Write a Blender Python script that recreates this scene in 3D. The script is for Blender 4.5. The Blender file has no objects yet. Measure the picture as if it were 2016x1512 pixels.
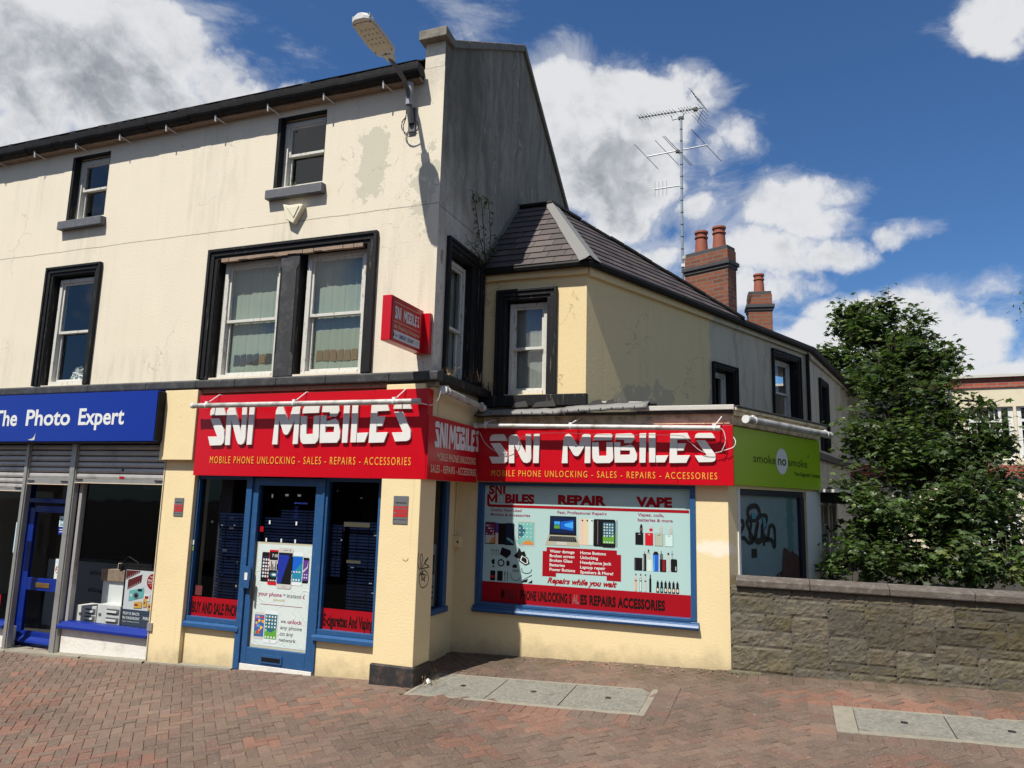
import bpy, bmesh, math, random
from mathutils import Vector, noise
random.seed(7)
R_ = math.radians
scene = bpy.context.scene
COL = scene.collection

# ------------------------------------------------------------------ camera
FPX, PITCH, ROLL, YAW = 1434.7, 8.888, 1.509, -20.821
CAM = Vector((3.60, -7.0, 1.92))
def _axes():
    p, r, y = R_(PITCH), R_(ROLL), R_(YAW)
    rt = Vector((math.cos(y), -math.sin(y), 0)); fw = Vector((math.sin(y), math.cos(y), 0)); up = Vector((0, 0, 1))
    w = fw*math.cos(p) + up*math.sin(p); u2 = up*math.cos(p) - fw*math.sin(p)
    return rt*math.cos(r) + u2*math.sin(r), u2*math.cos(r) - rt*math.sin(r), w
RT, UP, FW = _axes()
cd = bpy.data.cameras.new('camera'); cam = bpy.data.objects.new('camera', cd); COL.objects.link(cam)
from mathutils import Matrix
M_ = Matrix((RT, UP, -FW)).transposed().to_4x4(); M_.translation = CAM
cam.matrix_world = M_
cd.sensor_width = 36; cd.lens = FPX/2016*36; cd.clip_end = 2000; cd.clip_start = .05
scene.camera = cam
def ray(px, py): return RT*((px-1008)/FPX) - UP*((py-756)/FPX) + FW

# ------------------------------------------------------------------ light
SUN_TO = Vector((-.36, -1.0, 1.75)).normalized()
elev = math.asin(SUN_TO.z); azi = math.atan2(SUN_TO.x, SUN_TO.y)
sl = bpy.data.lights.new('sun', 'SUN'); sl.energy = 5.0; sl.angle = R_(.53); sl.color = (1, .955, .88)
so = bpy.data.objects.new('sun', sl); COL.objects.link(so)
so.rotation_euler = (-SUN_TO).to_track_quat('-Z', 'Y').to_euler()
scene.view_settings.view_transform = 'Standard'; scene.view_settings.look = 'None'
scene.view_settings.exposure = 0.50; scene.view_settings.gamma = 1
world = bpy.data.worlds.new('World'); scene.world = world; world.use_nodes = True

class NT:
    """small helper to wire shader nodes"""
    def __init__(s, tree): s.t = tree; s.n = tree.nodes; s.l = tree.links
    def node(s, typ, **kw):
        n = s.n.new(typ)
        for k, v in kw.items():
            if k.startswith('i_'):
                key = k[2:]; key = int(key) if key.isdigit() else key.replace('_', ' ')
                s.put(n.inputs[key], v)
            else: setattr(n, k, v)
        return n
    def put(s, sock, v):
        if isinstance(v, bpy.types.NodeSocket): s.l.new(v, sock)
        elif isinstance(v, (tuple, list, Vector)):
            v = tuple(v)
            sock.default_value = v + (1,) if (sock.type == 'RGBA' and len(v) == 3) else v
        else: sock.default_value = v
    def m(s, op, a, b=0., c=0., clamp=False):
        n = s.n.new('ShaderNodeMath'); n.operation = op; n.use_clamp = clamp
        s.put(n.inputs[0], a); s.put(n.inputs[1], b); s.put(n.inputs[2], c); return n.outputs[0]
    def vm(s, op, a, b=(0, 0, 0), out=0, scale=None):
        n = s.n.new('ShaderNodeVectorMath'); n.operation = op
        s.put(n.inputs[0], a); s.put(n.inputs[1], b)
        if scale is not None: s.put(n.inputs['Scale'], scale)
        return n.outputs['Value'] if op in ('DOT_PRODUCT', 'LENGTH', 'DISTANCE') else n.outputs[0]
    def mix(s, f, a, b, mode='MIX'):
        n = s.n.new('ShaderNodeMix'); n.data_type = 'RGBA'; n.blend_type = mode; n.clamp_factor = True
        s.put(n.inputs[0], f); s.put(n.inputs[6], a); s.put(n.inputs[7], b); return n.outputs[2]
    def noise(s, vec, scale, detail=4, rough=.55, dist=0., dim=None):
        n = s.n.new('ShaderNodeTexNoise'); s.put(n.inputs['Vector'], vec); n.inputs['Scale'].default_value = scale
        n.inputs['Detail'].default_value = detail; n.inputs['Roughness'].default_value = rough; n.inputs['Distortion'].default_value = dist
        return n.outputs['Fac']
    def noisec(s, vec, scale, detail=4):
        n = s.n.new('ShaderNodeTexNoise'); s.put(n.inputs['Vector'], vec); n.inputs['Scale'].default_value = scale
        n.inputs['Detail'].default_value = detail; return n.outputs['Color']
    def ss(s, v, a, b):
        n = s.n.new('ShaderNodeMapRange'); n.interpolation_type = 'SMOOTHSTEP'; s.put(n.inputs[0], v)
        n.inputs[1].default_value = a; n.inputs[2].default_value = b; return n.outputs[0]
    def xyz(s, v):
        n = s.n.new('ShaderNodeSeparateXYZ'); s.put(n.inputs[0], v); return n.outputs
    def comb(s, x, y, z):
        n = s.n.new('ShaderNodeCombineXYZ'); s.put(n.inputs[0], x); s.put(n.inputs[1], y); s.put(n.inputs[2], z); return n.outputs[0]

def build_sky():
    t = NT(world.node_tree); t.n.clear()
    out = t.node('ShaderNodeOutputWorld'); bg = t.node('ShaderNodeBackground'); t.l.new(bg.outputs[0], out.inputs[0])
    sky = t.node('ShaderNodeTexSky', sky_type='NISHITA', sun_disc=False, sun_elevation=elev, sun_rotation=azi, altitude=100, air_density=1.0, dust_density=.4, ozone_density=2.5)
    D = t.node('ShaderNodeTexCoord').outputs['Generated']
    D = t.vm('NORMALIZE', D)
    w1 = t.vm('SUBTRACT', t.noisec(D, 5.0, 7), (.5, .5, .5)); w2 = t.vm('SUBTRACT', t.noisec(D, 17.0, 5), (.5, .5, .5))
    Dw = t.vm('ADD', t.vm('ADD', D, t.vm('SCALE', w1, scale=.11)), t.vm('SCALE', w2, scale=.035))
    blobs = [(100, 110, 400, 150, 1.1), (200, 215, 330, 85, 1.1), (455, 175, 110, 62, .9), (340, 60, 120, 75, .8), (540, 170, 70, 30, .4), (25, 280, 150, 60, .9),
             (1110, 230, 110, 120, 1.1), (1240, 215, 150, 85, 1.1), (1180, 340, 160, 110, 1.3), (1200, 425, 90, 60, .9), (1385, 190, 50, 45, .45), (1345, 160, 60, 40, .6),
             (1462, 285, 60, 32, .3), (1372, 405, 62, 34, .55), (1290, 505, 90, 42, .8), (1390, 310, 40, 25, .3),
             (1570, 400, 115, 75, 1.0), (1500, 485, 120, 66, .9), (1640, 372, 75, 38, .7), (1620, 488, 100, 28, .5), (1545, 545, 70, 45, .45), (1440, 560, 110, 60, .7),
             (1745, 632, 165, 82, 1.2), (1600, 685, 105, 60, 1.0), (1870, 690, 110, 75, 1.1), (1990, 740, 150, 36, 1.1), (1945, 600, 45, 26, .25), (2110, 700, 110, 40, .6),
             (1985, 45, 85, 60, .8), (1780, 456, 50, 18, .35), (925, 50, 24, 40, .05), (1400, 360, 40, 20, .1), (1100, 620, 400, 60, .6)]
    def field(Dw):
      acc = None
      for (px, py, rx, ry, w) in blobs:
        c = ray(px, py); L = c.length; c = c.normalized()
        a = (RT - c*RT.dot(c)).normalized(); b = c.cross(a)
        x = t.vm('DOT_PRODUCT', Dw, a*(FPX*L/rx)); y = t.vm('DOT_PRODUCT', Dw, b*(FPX*L/ry))
        q = t.m('ADD', t.m('MULTIPLY', x, x), t.m('MULTIPLY', y, y))
        v = t.m('MULTIPLY', t.m('SUBTRACT', 1., q), w)
        acc = v if acc is None else t.m('MAXIMUM', acc, v)
      return t.m('MAXIMUM', acc, -1.5)
    acc = field(Dw); above = field(t.vm('ADD', Dw, tuple(UP*.05 - RT*.03)))
    front = t.ss(t.vm('DOT_PRODUCT', D, FW), .35, .6)
    gen = t.m('SUBTRACT', t.m('MULTIPLY', t.noise(D, 2.4, 8), 6.), 3.1)
    dens = t.m('ADD', t.m('MULTIPLY', acc, front), t.m('MULTIPLY', gen, t.m('SUBTRACT', 1., front)))
    n1 = t.noise(D, 9.0, 12, .62); n2 = t.noise(Dw, 30.0, 8, .6)
    d2 = t.m('ADD', dens, t.m('ADD', t.m('MULTIPLY', t.m('SUBTRACT', n1, .5), 2.1), t.m('MULTIPLY', t.m('SUBTRACT', n2, .5), .9)))
    mask = t.ss(d2, -.08, .60)
    up = t.vm('ADD', Dw, (-.008, -.014, .03))
    nb = t.noise(Dw, 12.0, 11, .62); nb2 = t.noise(up, 12.0, 11, .62)
    lit = t.m('MULTIPLY', t.m('SUBTRACT', nb, nb2), .85)
    core = t.ss(t.m('ADD', above, t.m('MULTIPLY', t.m('SUBTRACT', n1, .5), 1.6)), .05, 1.05)
    thick = t.ss(d2, .3, 1.4)
    left = t.ss(t.vm('DOT_PRODUCT', D, RT), -.05, -.38)
    low = t.ss(t.xyz(D)[2], .28, .10)
    shade = t.m('ADD', t.m('SUBTRACT', 1.0, t.m('MULTIPLY', t.m('MULTIPLY', core, thick), .44)), lit)
    shade = t.m('ADD', shade, t.m('MULTIPLY', low, .16)); shade = t.m('SUBTRACT', shade, t.m('MULTIPLY', left, .05))
    shade = t.m('MINIMUM', t.m('MAXIMUM', shade, .42), 1.0)
    ccol = t.mix(t.ss(shade, .30, 1.02), (.30, .335, .385), (.92, .93, .95))
    skyc = t.mix(1., sky.outputs[0], (.56, .86, 1.17), 'MULTIPLY')
    skyc = t.vm('SCALE', skyc, scale=.066)
    ccol = t.vm('SCALE', ccol, scale=.60)
    sx = t.vm('MULTIPLY', D, (1.0, 1.0, 2.2)); wn = t.noise(sx, 6.0, 12, .68, .6)
    halo = t.m('MULTIPLY', t.ss(t.m('ADD', acc, t.m('MULTIPLY', t.m('SUBTRACT', wn, .5), 5.2)), -.7, 1.1), t.m('MULTIPLY', front, .55))
    mask = t.m('MAXIMUM', mask, halo)
    col = t.mix(t.m('MULTIPLY', mask, .97), skyc, ccol)
    t.put(bg.inputs[0], col); bg.inputs[1].default_value = 1.0
build_sky()

# ------------------------------------------------------------------ frames (a vertical plane: s along it, d out of it, z up)
class Fr:
    def __init__(s, o, u, n): s.o = Vector(o); s.u = Vector(u).normalized(); s.n = Vector(n).normalized()
    def __call__(s, a, d, z): return s.o + s.u*a + s.n*d + Vector((0, 0, z))
    def at(s, px, py, d=0.):
        o = s.o + s.n*d; r = ray(px, py); t = (o-CAM).dot(s.n)/r.dot(s.n); P = CAM + r*t
        return (P-o).dot(s.u), P.z
RD = Vector((.41113, .91158, 0)); RN = Vector((.91158, -.41113, 0))
BD = Vector((.206, .978, 0)).normalized(); BN = Vector((BD.y, -BD.x, 0))
WO = Fr((0, 0, 0), (1, 0, 0), (0, 1, 0))               # plain world axes (d = +y)
FA = Fr((0, 0, 0), (1, 0, 0), (0, -1, 0))              # main front
GA = Fr((0, 0, 0), (0, 1, 0), (1, 0, 0))               # gable side
GL = Fr((-.26, 0, 0), (0, 1, 0), (1, 0, 0))            # recessed side shopfront
SB = Fr((0, 1.3, 0), (1, 0, 0), (0, -1, 0))            # set-back shop
SU = Fr((0, 1.38, 0), (1, 0, 0), (0, -1, 0))           # set-back first floor
RU = Fr((1.36, 1.38, 0), RD, RN)                       # wing, first floor side
RL = Fr((2.98, 1.3, 0), RD, RN)                        # wing, ground floor side
B0 = RU(6.42, 0, 0); RB = Fr(B0, BD, BN)               # wing after its bend
SW = Fr((2.99, 1.2, 0), (1, 0, 0), (0, -1, 0))         # stone wall
def gz(x, y):
    x = max(-12, min(12, x)); y = max(-12, min(14, y)); return .02 + .037*x + .055*y

# ------------------------------------------------------------------ materials
MATS = {}
def material(name, color, rough=.6, var=.0, vscale=3., bump=0., bscale=60., metal=0., spec=.5, dirt=None, dirt_amt=0., dscale=2., streak=0., coat=0., attr=False, custom=None, emit=None):
    if name in MATS: return MATS[name]
    m = bpy.data.materials.new(name); m.use_nodes = True; t = NT(m.node_tree)
    b = t.n['Principled BSDF']; t.put(b.inputs['Roughness'], rough); b.inputs['Metallic'].default_value = metal
    b.inputs['Specular IOR Level'].default_value = spec; b.inputs['Coat Weight'].default_value = coat
    P = t.node('ShaderNodeNewGeometry').outputs['Position']
    c = t.node('ShaderNodeRGB'); c.outputs[0].default_value = tuple(color)+(1,); c = c.outputs[0]
    if attr:
        a = t.node('ShaderNodeAttribute', attribute_name='tint'); c = t.mix(1., c, a.outputs['Color'], 'MULTIPLY')
    if var:
        n = t.noise(P, vscale, 8, .6); f = t.m('ADD', 1-var, t.m('MULTIPLY', n, 2*var)); c = t.vm('SCALE', c, scale=f)
    if dirt:
        n = t.noise(P, dscale, 9, .65, .3); k = t.ss(n, .62-dirt_amt*.3, .72)
        if streak:
            x, y, z = t.xyz(P)[:3]; sv = t.comb(t.m('MULTIPLY', x, 9.), t.m('MULTIPLY', y, 9.), t.m('MULTIPLY', z, .6))
            k = t.m('MAXIMUM', k, t.m('MULTIPLY', t.ss(t.noise(sv, 1.3, 6, .6), .52, .75), streak))
        c = t.mix(t.m('MULTIPLY', k, dirt_amt), c, dirt)
    if custom: c = custom(t, P, c, b)
    t.put(b.inputs['Base Color'], c)
    if bump:
        bn = t.node('ShaderNodeBump', i_Strength=bump, i_Distance=.01); t.put(bn.inputs['Height'], t.noise(P, bscale, 8, .65)); t.l.new(bn.outputs[0], b.inputs['Normal'])
    if emit: t.put(b.inputs['Emission Color'], emit[0]); b.inputs['Emission Strength'].default_value = emit[1]
    MATS[name] = m; return m
def near(t, P, x, z, rx, rz, plane='x'):
    s = t.xyz(P); a = t.m('DIVIDE', t.m('SUBTRACT', s[0 if plane == 'x' else 1], x), rx); b_ = t.m('DIVIDE', t.m('SUBTRACT', s[2], z), rz)
    return t.m('SUBTRACT', 1., t.m('ADD', t.m('MULTIPLY', a, a), t.m('MULTIPLY', b_, b_)))
def crack_mask(t, P, scale, w=.012):
    v = t.node('ShaderNodeTexVoronoi', feature='DISTANCE_TO_EDGE', i_Scale=scale)
    t.put(v.inputs['Vector'], t.vm('ADD', P, t.vm('SCALE', t.noisec(P, 3.5, 6), scale=.55)))
    k = t.m('LESS_THAN', v.outputs['Distance'], w)
    return t.m('MULTIPLY', k, t.ss(t.noise(P, 1.1, 3), .54, .6))
def crack_mask2(t, P, scale, w):
    v = t.node('ShaderNodeTexVoronoi', feature='DISTANCE_TO_EDGE', i_Scale=scale)
    t.put(v.inputs['Vector'], t.vm('ADD', P, t.vm('SCALE', t.noisec(P, 6., 7), scale=.35))); return t.m('MULTIPLY', t.m('LESS_THAN', v.outputs['Distance'], w), t.ss(t.noise(P, 4., 3), .45, .55))
def cu_front(t, P, c, b):
    s = t.xyz(P)
    n = t.noise(P, 3.2, 10, .68)
    pk = t.m('ADD', near(t, P, -.92, 5.82, .34, .62), t.m('MULTIPLY', t.m('SUBTRACT', n, .5), 3.4)); pk = t.ss(pk, .50, .54)
    p2 = t.m('ADD', near(t, P, -.2, 5.45, .26, .75), t.m('MULTIPLY', t.m('SUBTRACT', t.noise(P, 6.5, 10, .7), .5), 4.6)); p2 = t.ss(p2, .70, .74)
    p4 = t.m('ADD', near(t, P, -.1, 6.9, .4, .5), t.m('MULTIPLY', t.m('SUBTRACT', t.noise(P, 9., 10, .7), .5), 3.)); 
    c = t.mix(t.m('MULTIPLY', t.ss(p4, .1, 1.3), .5), c, (.36, .34, .29))
    c = t.mix(t.m('MAXIMUM', pk, p2), c, (.49, .46, .355))
    sv = t.comb(t.m('MULTIPLY', s[0], 5.), 0., t.m('MULTIPLY', s[2], .35))
    c = t.mix(t.m('MULTIPLY', t.ss(t.noise(sv, 1.5, 7, .6), .48, .8), .30), c, (.50, .47, .38))
    c = t.mix(t.m('MULTIPLY', t.ss(t.noise(P, .8, 5), .45, .75), .16), c, (.56, .50, .36))
    for (x0, z0, rx, rz) in ((-5.5, 5.1, .42, .75), (-1.95, 5.0, .42, .7), (-4.3, 3.4, 1.2, .35), (-7.2, 3.6, 1.0, .5), (-.4, 4.2, .5, 1.2), (-3.3, 5.9, .6, 1.0), (-6.7, 6.4, .5, .8)):
        g = t.m('MULTIPLY', t.ss(near(t, P, x0, z0, rx, rz), -.2, .9), t.ss(t.noise(t.comb(t.m('MULTIPLY', s[0], 7.), x0, t.m('MULTIPLY', s[2], .8)), 1.6, 8, .68), .42, .72))
        c = t.mix(t.m('MULTIPLY', g, .40), c, (.40, .36, .27))
    fine = t.ss(t.m('ADD', near(t, P, -.55, 5.3, .75, .9), t.m('MULTIPLY', t.m('SUBTRACT', t.noise(P, 3., 5), .5), 2.)), 0., .8)
    c = t.mix(t.m('MULTIPLY', fine, t.m('MULTIPLY', crack_mask2(t, P, 3.2, .012), .55)), c, (.34, .30, .23))
    line = t.m('LESS_THAN', t.m('ABSOLUTE', t.m('SUBTRACT', t.m('ADD', s[2], t.m('MULTIPLY', t.noise(P, 2., 5), .03)), 5.21)), .006)
    line = t.m('MULTIPLY', line, t.ss(t.noise(P, 9., 3), .30, .42))
    c = t.mix(t.m('MULTIPLY', line, .75), c, (.20, .17, .13))
    c = t.mix(t.m('MULTIPLY', crack_mask(t, P, .9, .004), .55), c, (.28, .25, .20))
    spot = t.m('GREATER_THAN', t.noise(P, 38., 2), .80); c = t.mix(t.m('MULTIPLY', spot, .4), c, (.3, .27, .2))
    return c
def cu_gable(t, P, c, b):
    s = t.xyz(P)
    warp = t.vm('ADD', P, t.vm('SCALE', t.noisec(P, 2.2, 5), scale=.35)); w = t.xyz(warp)
    sv = t.comb(0., t.m('MULTIPLY', w[1], 3.4), t.m('MULTIPLY', w[2], .42))
    up = t.ss(t.m('ADD', t.m('ADD', s[2], t.m('MULTIPLY', s[1], .15)), t.m('MULTIPLY', t.noise(P, 1.4, 6), 1.4)), 5.0, 7.0)
    k = t.ss(t.noise(sv, 1.6, 10, .70), .36, .66)
    c = t.mix(t.m('MULTIPLY', up, .86), c, (.235, .205, .150))
    c = t.mix(t.m('MULTIPLY', t.m('MULTIPLY', k, up), .66), c, (.105, .090, .062))
    blot = t.ss(t.noise(P, 2.6, 10, .72), .48, .66); c = t.mix(t.m('MULTIPLY', blot, .38), c, (.13, .112, .08))
    pale = t.ss(t.noise(t.comb(9., t.m('MULTIPLY', w[1], 2.4), t.m('MULTIPLY', w[2], .5)), 1.2, 8, .66), .52, .70)
    c = t.mix(t.m('MULTIPLY', t.m('MULTIPLY', pale, up), .40), c, (.37, .335, .265))
    sv2 = t.comb(3., t.m('MULTIPLY', w[1], 7.), t.m('MULTIPLY', w[2], 2.2))
    nn = t.noise(sv2, 1.7, 9, .68); pl = t.ss(nn, .605, .62)
    c = t.mix(t.m('MULTIPLY', pl, .62), c, (.46, .43, .35))
    edge = t.m('MULTIPLY', t.ss(nn, .58, .60), t.m('SUBTRACT', 1., t.ss(nn, .60, .61))); c = t.mix(t.m('MULTIPLY', edge, .6), c, (.06, .05, .035))
    topd = t.ss(t.m('ADD', near(t, P, .5, 7.2, .9, 1.5, 'y'), t.m('MULTIPLY', t.m('SUBTRACT', t.noise(P, 3., 7), .5), 2.)), 0., 1.)
    c = t.mix(t.m('MULTIPLY', topd, .55), c, (.08, .068, .048))
    c = t.mix(t.m('MULTIPLY', t.ss(t.noise(P, 22., 6, .7), .55, .7), .35), c, (.12, .10, .07))
    pink = t.ss(t.m('ADD', near(t, P, .13, 4.6, .05, .10, 'y'), t.m('MULTIPLY', t.m('SUBTRACT', t.noise(P, 14., 6), .5), 3.)), .35, .4)
    c = t.mix(pink, c, (.36, .23, .17))
    ln = t.m('LESS_THAN', t.m('ABSOLUTE', t.m('SUBTRACT', t.m('ADD', s[2], t.m('MULTIPLY', t.noise(P, 2., 5), .05)), 5.2)), .006)
    return t.mix(t.m('MULTIPLY', ln, .7), c, (.06, .05, .04))
def cu_wing(t, P, c, b):
    s = t.xyz(P)
    # along the wing the yellow paint stops and grey-white paint starts
    al = t.vm('DOT_PRODUCT', t.vm('SUBTRACT', P, tuple(RU.o)), tuple(RD))
    al = t.m('ADD', al, t.m('MULTIPLY', t.noise(P, 2., 6), .5))
    k = t.ss(al, 3.12, 3.16)
    grey = t.mix(t.ss(t.noise(t.comb(t.m('MULTIPLY', al, 2.6), 0., t.m('MULTIPLY', s[2], .3)), 2., 7, .6), .45, .75), (.50, .445, .335), (.29, .25, .175))
    c = t.mix(k, c, grey)
    pk = t.m('ADD', near(t, P, 1.9, 3.25, .40, .30), t.m('MULTIPLY', t.m('SUBTRACT', t.noise(P, 4.5, 9, .66), .5), 4.2)); pk = t.m('MULTIPLY', t.ss(pk, .45, .49), t.m('GREATER_THAN', s[0], 1.362))
    c = t.mix(t.m('MULTIPLY', pk, .75), c, (.42, .36, .255))
    c = t.mix(t.m('MULTIPLY', crack_mask(t, P, 1.3, .006), .5), c, (.22, .18, .1))
    st = t.ss(t.noise(t.comb(t.m('MULTIPLY', s[0], 5.), t.m('MULTIPLY', s[1], 5.), t.m('MULTIPLY', s[2], .4)), 1.5, 7, .62), .5, .8)
    return t.mix(t.m('MULTIPLY', st, .22), c, (.36, .29, .16))
def cu_yellow(t, P, c, b):
    s = t.xyz(P)
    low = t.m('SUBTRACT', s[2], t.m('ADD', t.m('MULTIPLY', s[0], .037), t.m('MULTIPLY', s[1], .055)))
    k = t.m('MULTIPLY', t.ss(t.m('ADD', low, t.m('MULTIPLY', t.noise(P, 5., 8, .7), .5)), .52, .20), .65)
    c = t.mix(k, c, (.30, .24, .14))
    c = t.mix(t.m('MULTIPLY', t.ss(t.noise(P, 1.6, 8, .6), .5, .8), .22), c, (.52, .40, .22))
    wp = t.ss(t.m('ADD', near(t, P, 2.84, 1.44, .26, .10), t.m('MULTIPLY', t.m('SUBTRACT', t.noise(P, 7., 7, .65), .5), 1.8)), -.1, .9)
    c = t.mix(t.m('MULTIPLY', wp, .75), c, (.80, .72, .62))
    c = t.mix(t.m('MULTIPLY', crack_mask(t, P, 1.4, .002), .35), c, (.35, .28, .17))
    ru = t.ss(t.noise(t.comb(t.m('MULTIPLY', s[0], 14.), t.m('MULTIPLY', s[1], 14.), t.m('MULTIPLY', s[2], .5)), 1., 5), .66, .78)
    return t.mix(t.m('MULTIPLY', ru, .25), c, (.33, .22, .12))
render_front = material('cream_render', (.665, .595, .465), .85, .05, 2., .35, 45., custom=cu_front)
render_gable = material('gable_render', (.60, .55, .46), .9, .10, 4., .45, 35., custom=cu_gable)
wing_paint = material('wing_paint', (.68, .54, .29), .8, .04, 2., .3, 30., custom=cu_wing)
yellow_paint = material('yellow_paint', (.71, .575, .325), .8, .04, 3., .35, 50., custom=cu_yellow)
white_riser = material('white_render', (.66, .64, .58), .85, .06, 4., .6, 22., dirt=(.35, .31, .25), dirt_amt=.5, dscale=4.)
def cu_blackp(t, P, c, b):
    n = t.noise(P, 26., 8, .7); c = t.mix(t.m('MULTIPLY', t.ss(n, .60, .72), .45), c, (.06, .06, .058))
    s = t.xyz(P); g = t.noise(t.comb(t.m('MULTIPLY', s[0], 40.), t.m('MULTIPLY', s[1], 40.), t.m('MULTIPLY', s[2], 3.)), 1., 6)
    return t.mix(t.m('MULTIPLY', t.ss(g, .62, .70), .4), c, (.25, .22, .18))
black_paint = material('black_paint', (.012, .012, .0125), .55, .25, 9., .4, 40., spec=.2, custom=cu_blackp)
ledge_paint = material('ledge_paint', (.038, .039, .040), .6, spec=.25, var=.3, vscale=5., bump=.4, bscale=40., dirt=(.10, .10, .10), dirt_amt=.6, dscale=7.)
sill_grey = material('grey_sill', (.085, .09, .10), .6, .2, 6., .3, 40., dirt=(.20, .2, .2), dirt_amt=.4, dscale=9.)
def cu_peel(t, P, c, b):
    s = t.xyz(P); n = t.noise(t.comb(t.m('MULTIPLY', s[0], 30.), t.m('MULTIPLY', s[1], 30.), t.m('MULTIPLY', s[2], 9.)), 1., 8, .7)
    c = t.mix(t.ss(n, .58, .62), c, (.30, .24, .18)); return t.mix(t.ss(n, .66, .70), c, (.13, .11, .09))
white_wood = material('peeling_white_paint', (.54, .53, .48), .6, .12, 12., .4, 60., custom=cu_peel)
bare_wood = material('bare_wood', (.26, .185, .13), .8, .3, 14., .5, 60., dirt=(.1, .07, .05), dirt_amt=.6, dscale=12.)
gutter_black = material('gutter_black', (.012, .011, .011), .6, .5, 11., .5, 24., spec=.15, dirt=(.03, .027, .022), dirt_amt=.5, dscale=9.)
coping_stone = material('coping_stone', (.20, .18, .14), .9, .3, 6., .6, 30., dirt=(.07, .065, .055), dirt_amt=.7, dscale=6.)
def glossless(name, c, r=.5, **k): return material(name, c, r, **k)
def cu_red(t, P, c, b):
    return t.mix(t.m('MULTIPLY', t.ss(t.noise(P, 2.5, 8, .6), .5, .8), .18), c, (.38, .004, .012))
red_panel = material('red_panel', (.47, .002, .010), .28, .04, 2., .02, 30., custom=cu_red)
red_dark = material('red_edge', (.30, .004, .010), .4)
green_panel = material('green_panel', (.27, .44, .004), .35, .04, 2.)
blue_panel = material('blue_panel', (.0015, .020, .235), .30, .05, 2., dirt=(.01, .03, .27), dirt_amt=.15, dscale=3.)
blue_door = material('bright_blue_paint', (.002, .018, .19), .38, .12, 5., .1, 40.)
frame_blue = material('shop_blue_paint', (.016, .072, .185), .42, .12, 5., .15, 40., dirt=(.10, .15, .21), dirt_amt=.3, dscale=14.)
alu = material('aluminium', (.36, .355, .33), .45, .08, 5., metal=.55, dirt=(.16, .15, .13), dirt_amt=.4, dscale=6.)
alu_dark = material('shutter_slat', (.44, .42, .395), .5, .08, 4., metal=.4, dirt=(.15, .13, .12), dirt_amt=.5, dscale=3., streak=.5)
letter_white = material('letter_white', (.66, .655, .62), .45, .06, 6., dirt=(.52, .50, .44), dirt_amt=.35, dscale=9.)
orange = material('letter_orange', (.85, .36, .03), .5); dark_red = material('letter_shadow', (.22, .01, .01), .5)
flat_white = material('print_white', (.64, .65, .63), .5); pale_text = material('print_cream', (.72, .55, .38), .5)
print_black = material('print_black', (.010, .010, .011), .5, spec=.1); soft_black = material('faded_black', (.016, .006, .006), .5, spec=.1)
print_grey = material('print_grey', (.10, .105, .11), .5)
crimson = material('print_crimson', (.30, .004, .010), .5, spec=.15); plum = material('print_plum', (.28, .02, .09), .5)
tube_grey = material('tube_metal', (.45, .44, .41), .5, .12, 6., metal=.3, dirt=(.12, .11, .09), dirt_amt=.75, dscale=7.)
tube_face = material('tube_cover', (.62, .62, .60), .4, .05, 9.)
cable_white = material('white_cable', (.60, .60, .58), .5); cable_black = material('black_cable', (.015, .015, .015), .5)
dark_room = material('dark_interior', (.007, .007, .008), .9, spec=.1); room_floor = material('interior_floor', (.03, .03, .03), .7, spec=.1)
counter_mat = material('counter_grey', (.13, .13, .135), .6, .05)
lead = material('lead_sheet', (.155, .152, .142), .6, .12, 5., .5, 16., dirt=(.12, .11, .10), dirt_amt=.4, dscale=5.)
felt = material('roof_felt', (.05, .048, .045), .9, .3, 6., .5, 30.)
steel = material('galvanised_steel', (.40, .42, .43), .4, .1, 8., metal=.6)
mast_mat = material('mast_steel', (.30, .34, .36), .45, .1, 8., metal=.5)
terracotta = material('terracotta', (.27, .075, .040), .75, .2, 9., .3, 60., dirt=(.10, .035, .02), dirt_amt=.5, dscale=9.)
mortar_pale = material('pale_mortar', (.50, .48, .43), .9, .1, 9., .4, 40.)
slate = material('slate', (.072, .062, .056), .55, .25, 8., .3, 40., attr=True)
twig = material('twig', (.07, .045, .03), .9); plinth_black = material('black_plinth', (.020, .020, .019), .6, .4, 12., .6, 30., dirt=(.13, .07, .05), dirt_amt=.55, dscale=12.)
concrete = material('concrete', (.215, .195, .15), .9, .3, 14., .5, 70., dirt=(.15, .135, .10), dirt_amt=.5, dscale=8.)
slab_mat = material('aggregate_slab', (.175, .168, .138), .9, .85, 34., .8, 60., dirt=(.075, .072, .058), dirt_amt=.5, dscale=6.)

def glass_material(name, refl=.9, tint=(.86, .90, .88), base=.04):
    m = bpy.data.materials.new(name); m.use_nodes = True; t = NT(m.node_tree); t.n.clear()
    out = t.node('ShaderNodeOutputMaterial'); tr = t.node('ShaderNodeBsdfTransparent', i_Color=tint); gl = t.node('ShaderNodeBsdfGlossy', i_Roughness=.02, i_Color=(.9, .92, .95))
    P = t.node('ShaderNodeNewGeometry').outputs['Position']
    bn = t.node('ShaderNodeBump', i_Strength=.05, i_Distance=.02); t.put(bn.inputs['Height'], t.noise(P, 2.2, 2)); t.l.new(bn.outputs[0], gl.inputs['Normal'])
    g = t.node('ShaderNodeNewGeometry'); c = t.m('ABSOLUTE', t.vm('DOT_PRODUCT', g.outputs['Incoming'], g.outputs['Normal']))
    f = t.m('MULTIPLY', t.m('ADD', base, t.m('MULTIPLY', t.m('POWER', t.m('SUBTRACT', 1., c), 5.), .96)), refl)
    mx = t.node('ShaderNodeMixShader', i_0=f); t.l.new(tr.outputs[0], mx.inputs[1]); t.l.new(gl.outputs[0], mx.inputs[2]); t.l.new(mx.outputs[0], out.inputs[0])
    return m
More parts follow.
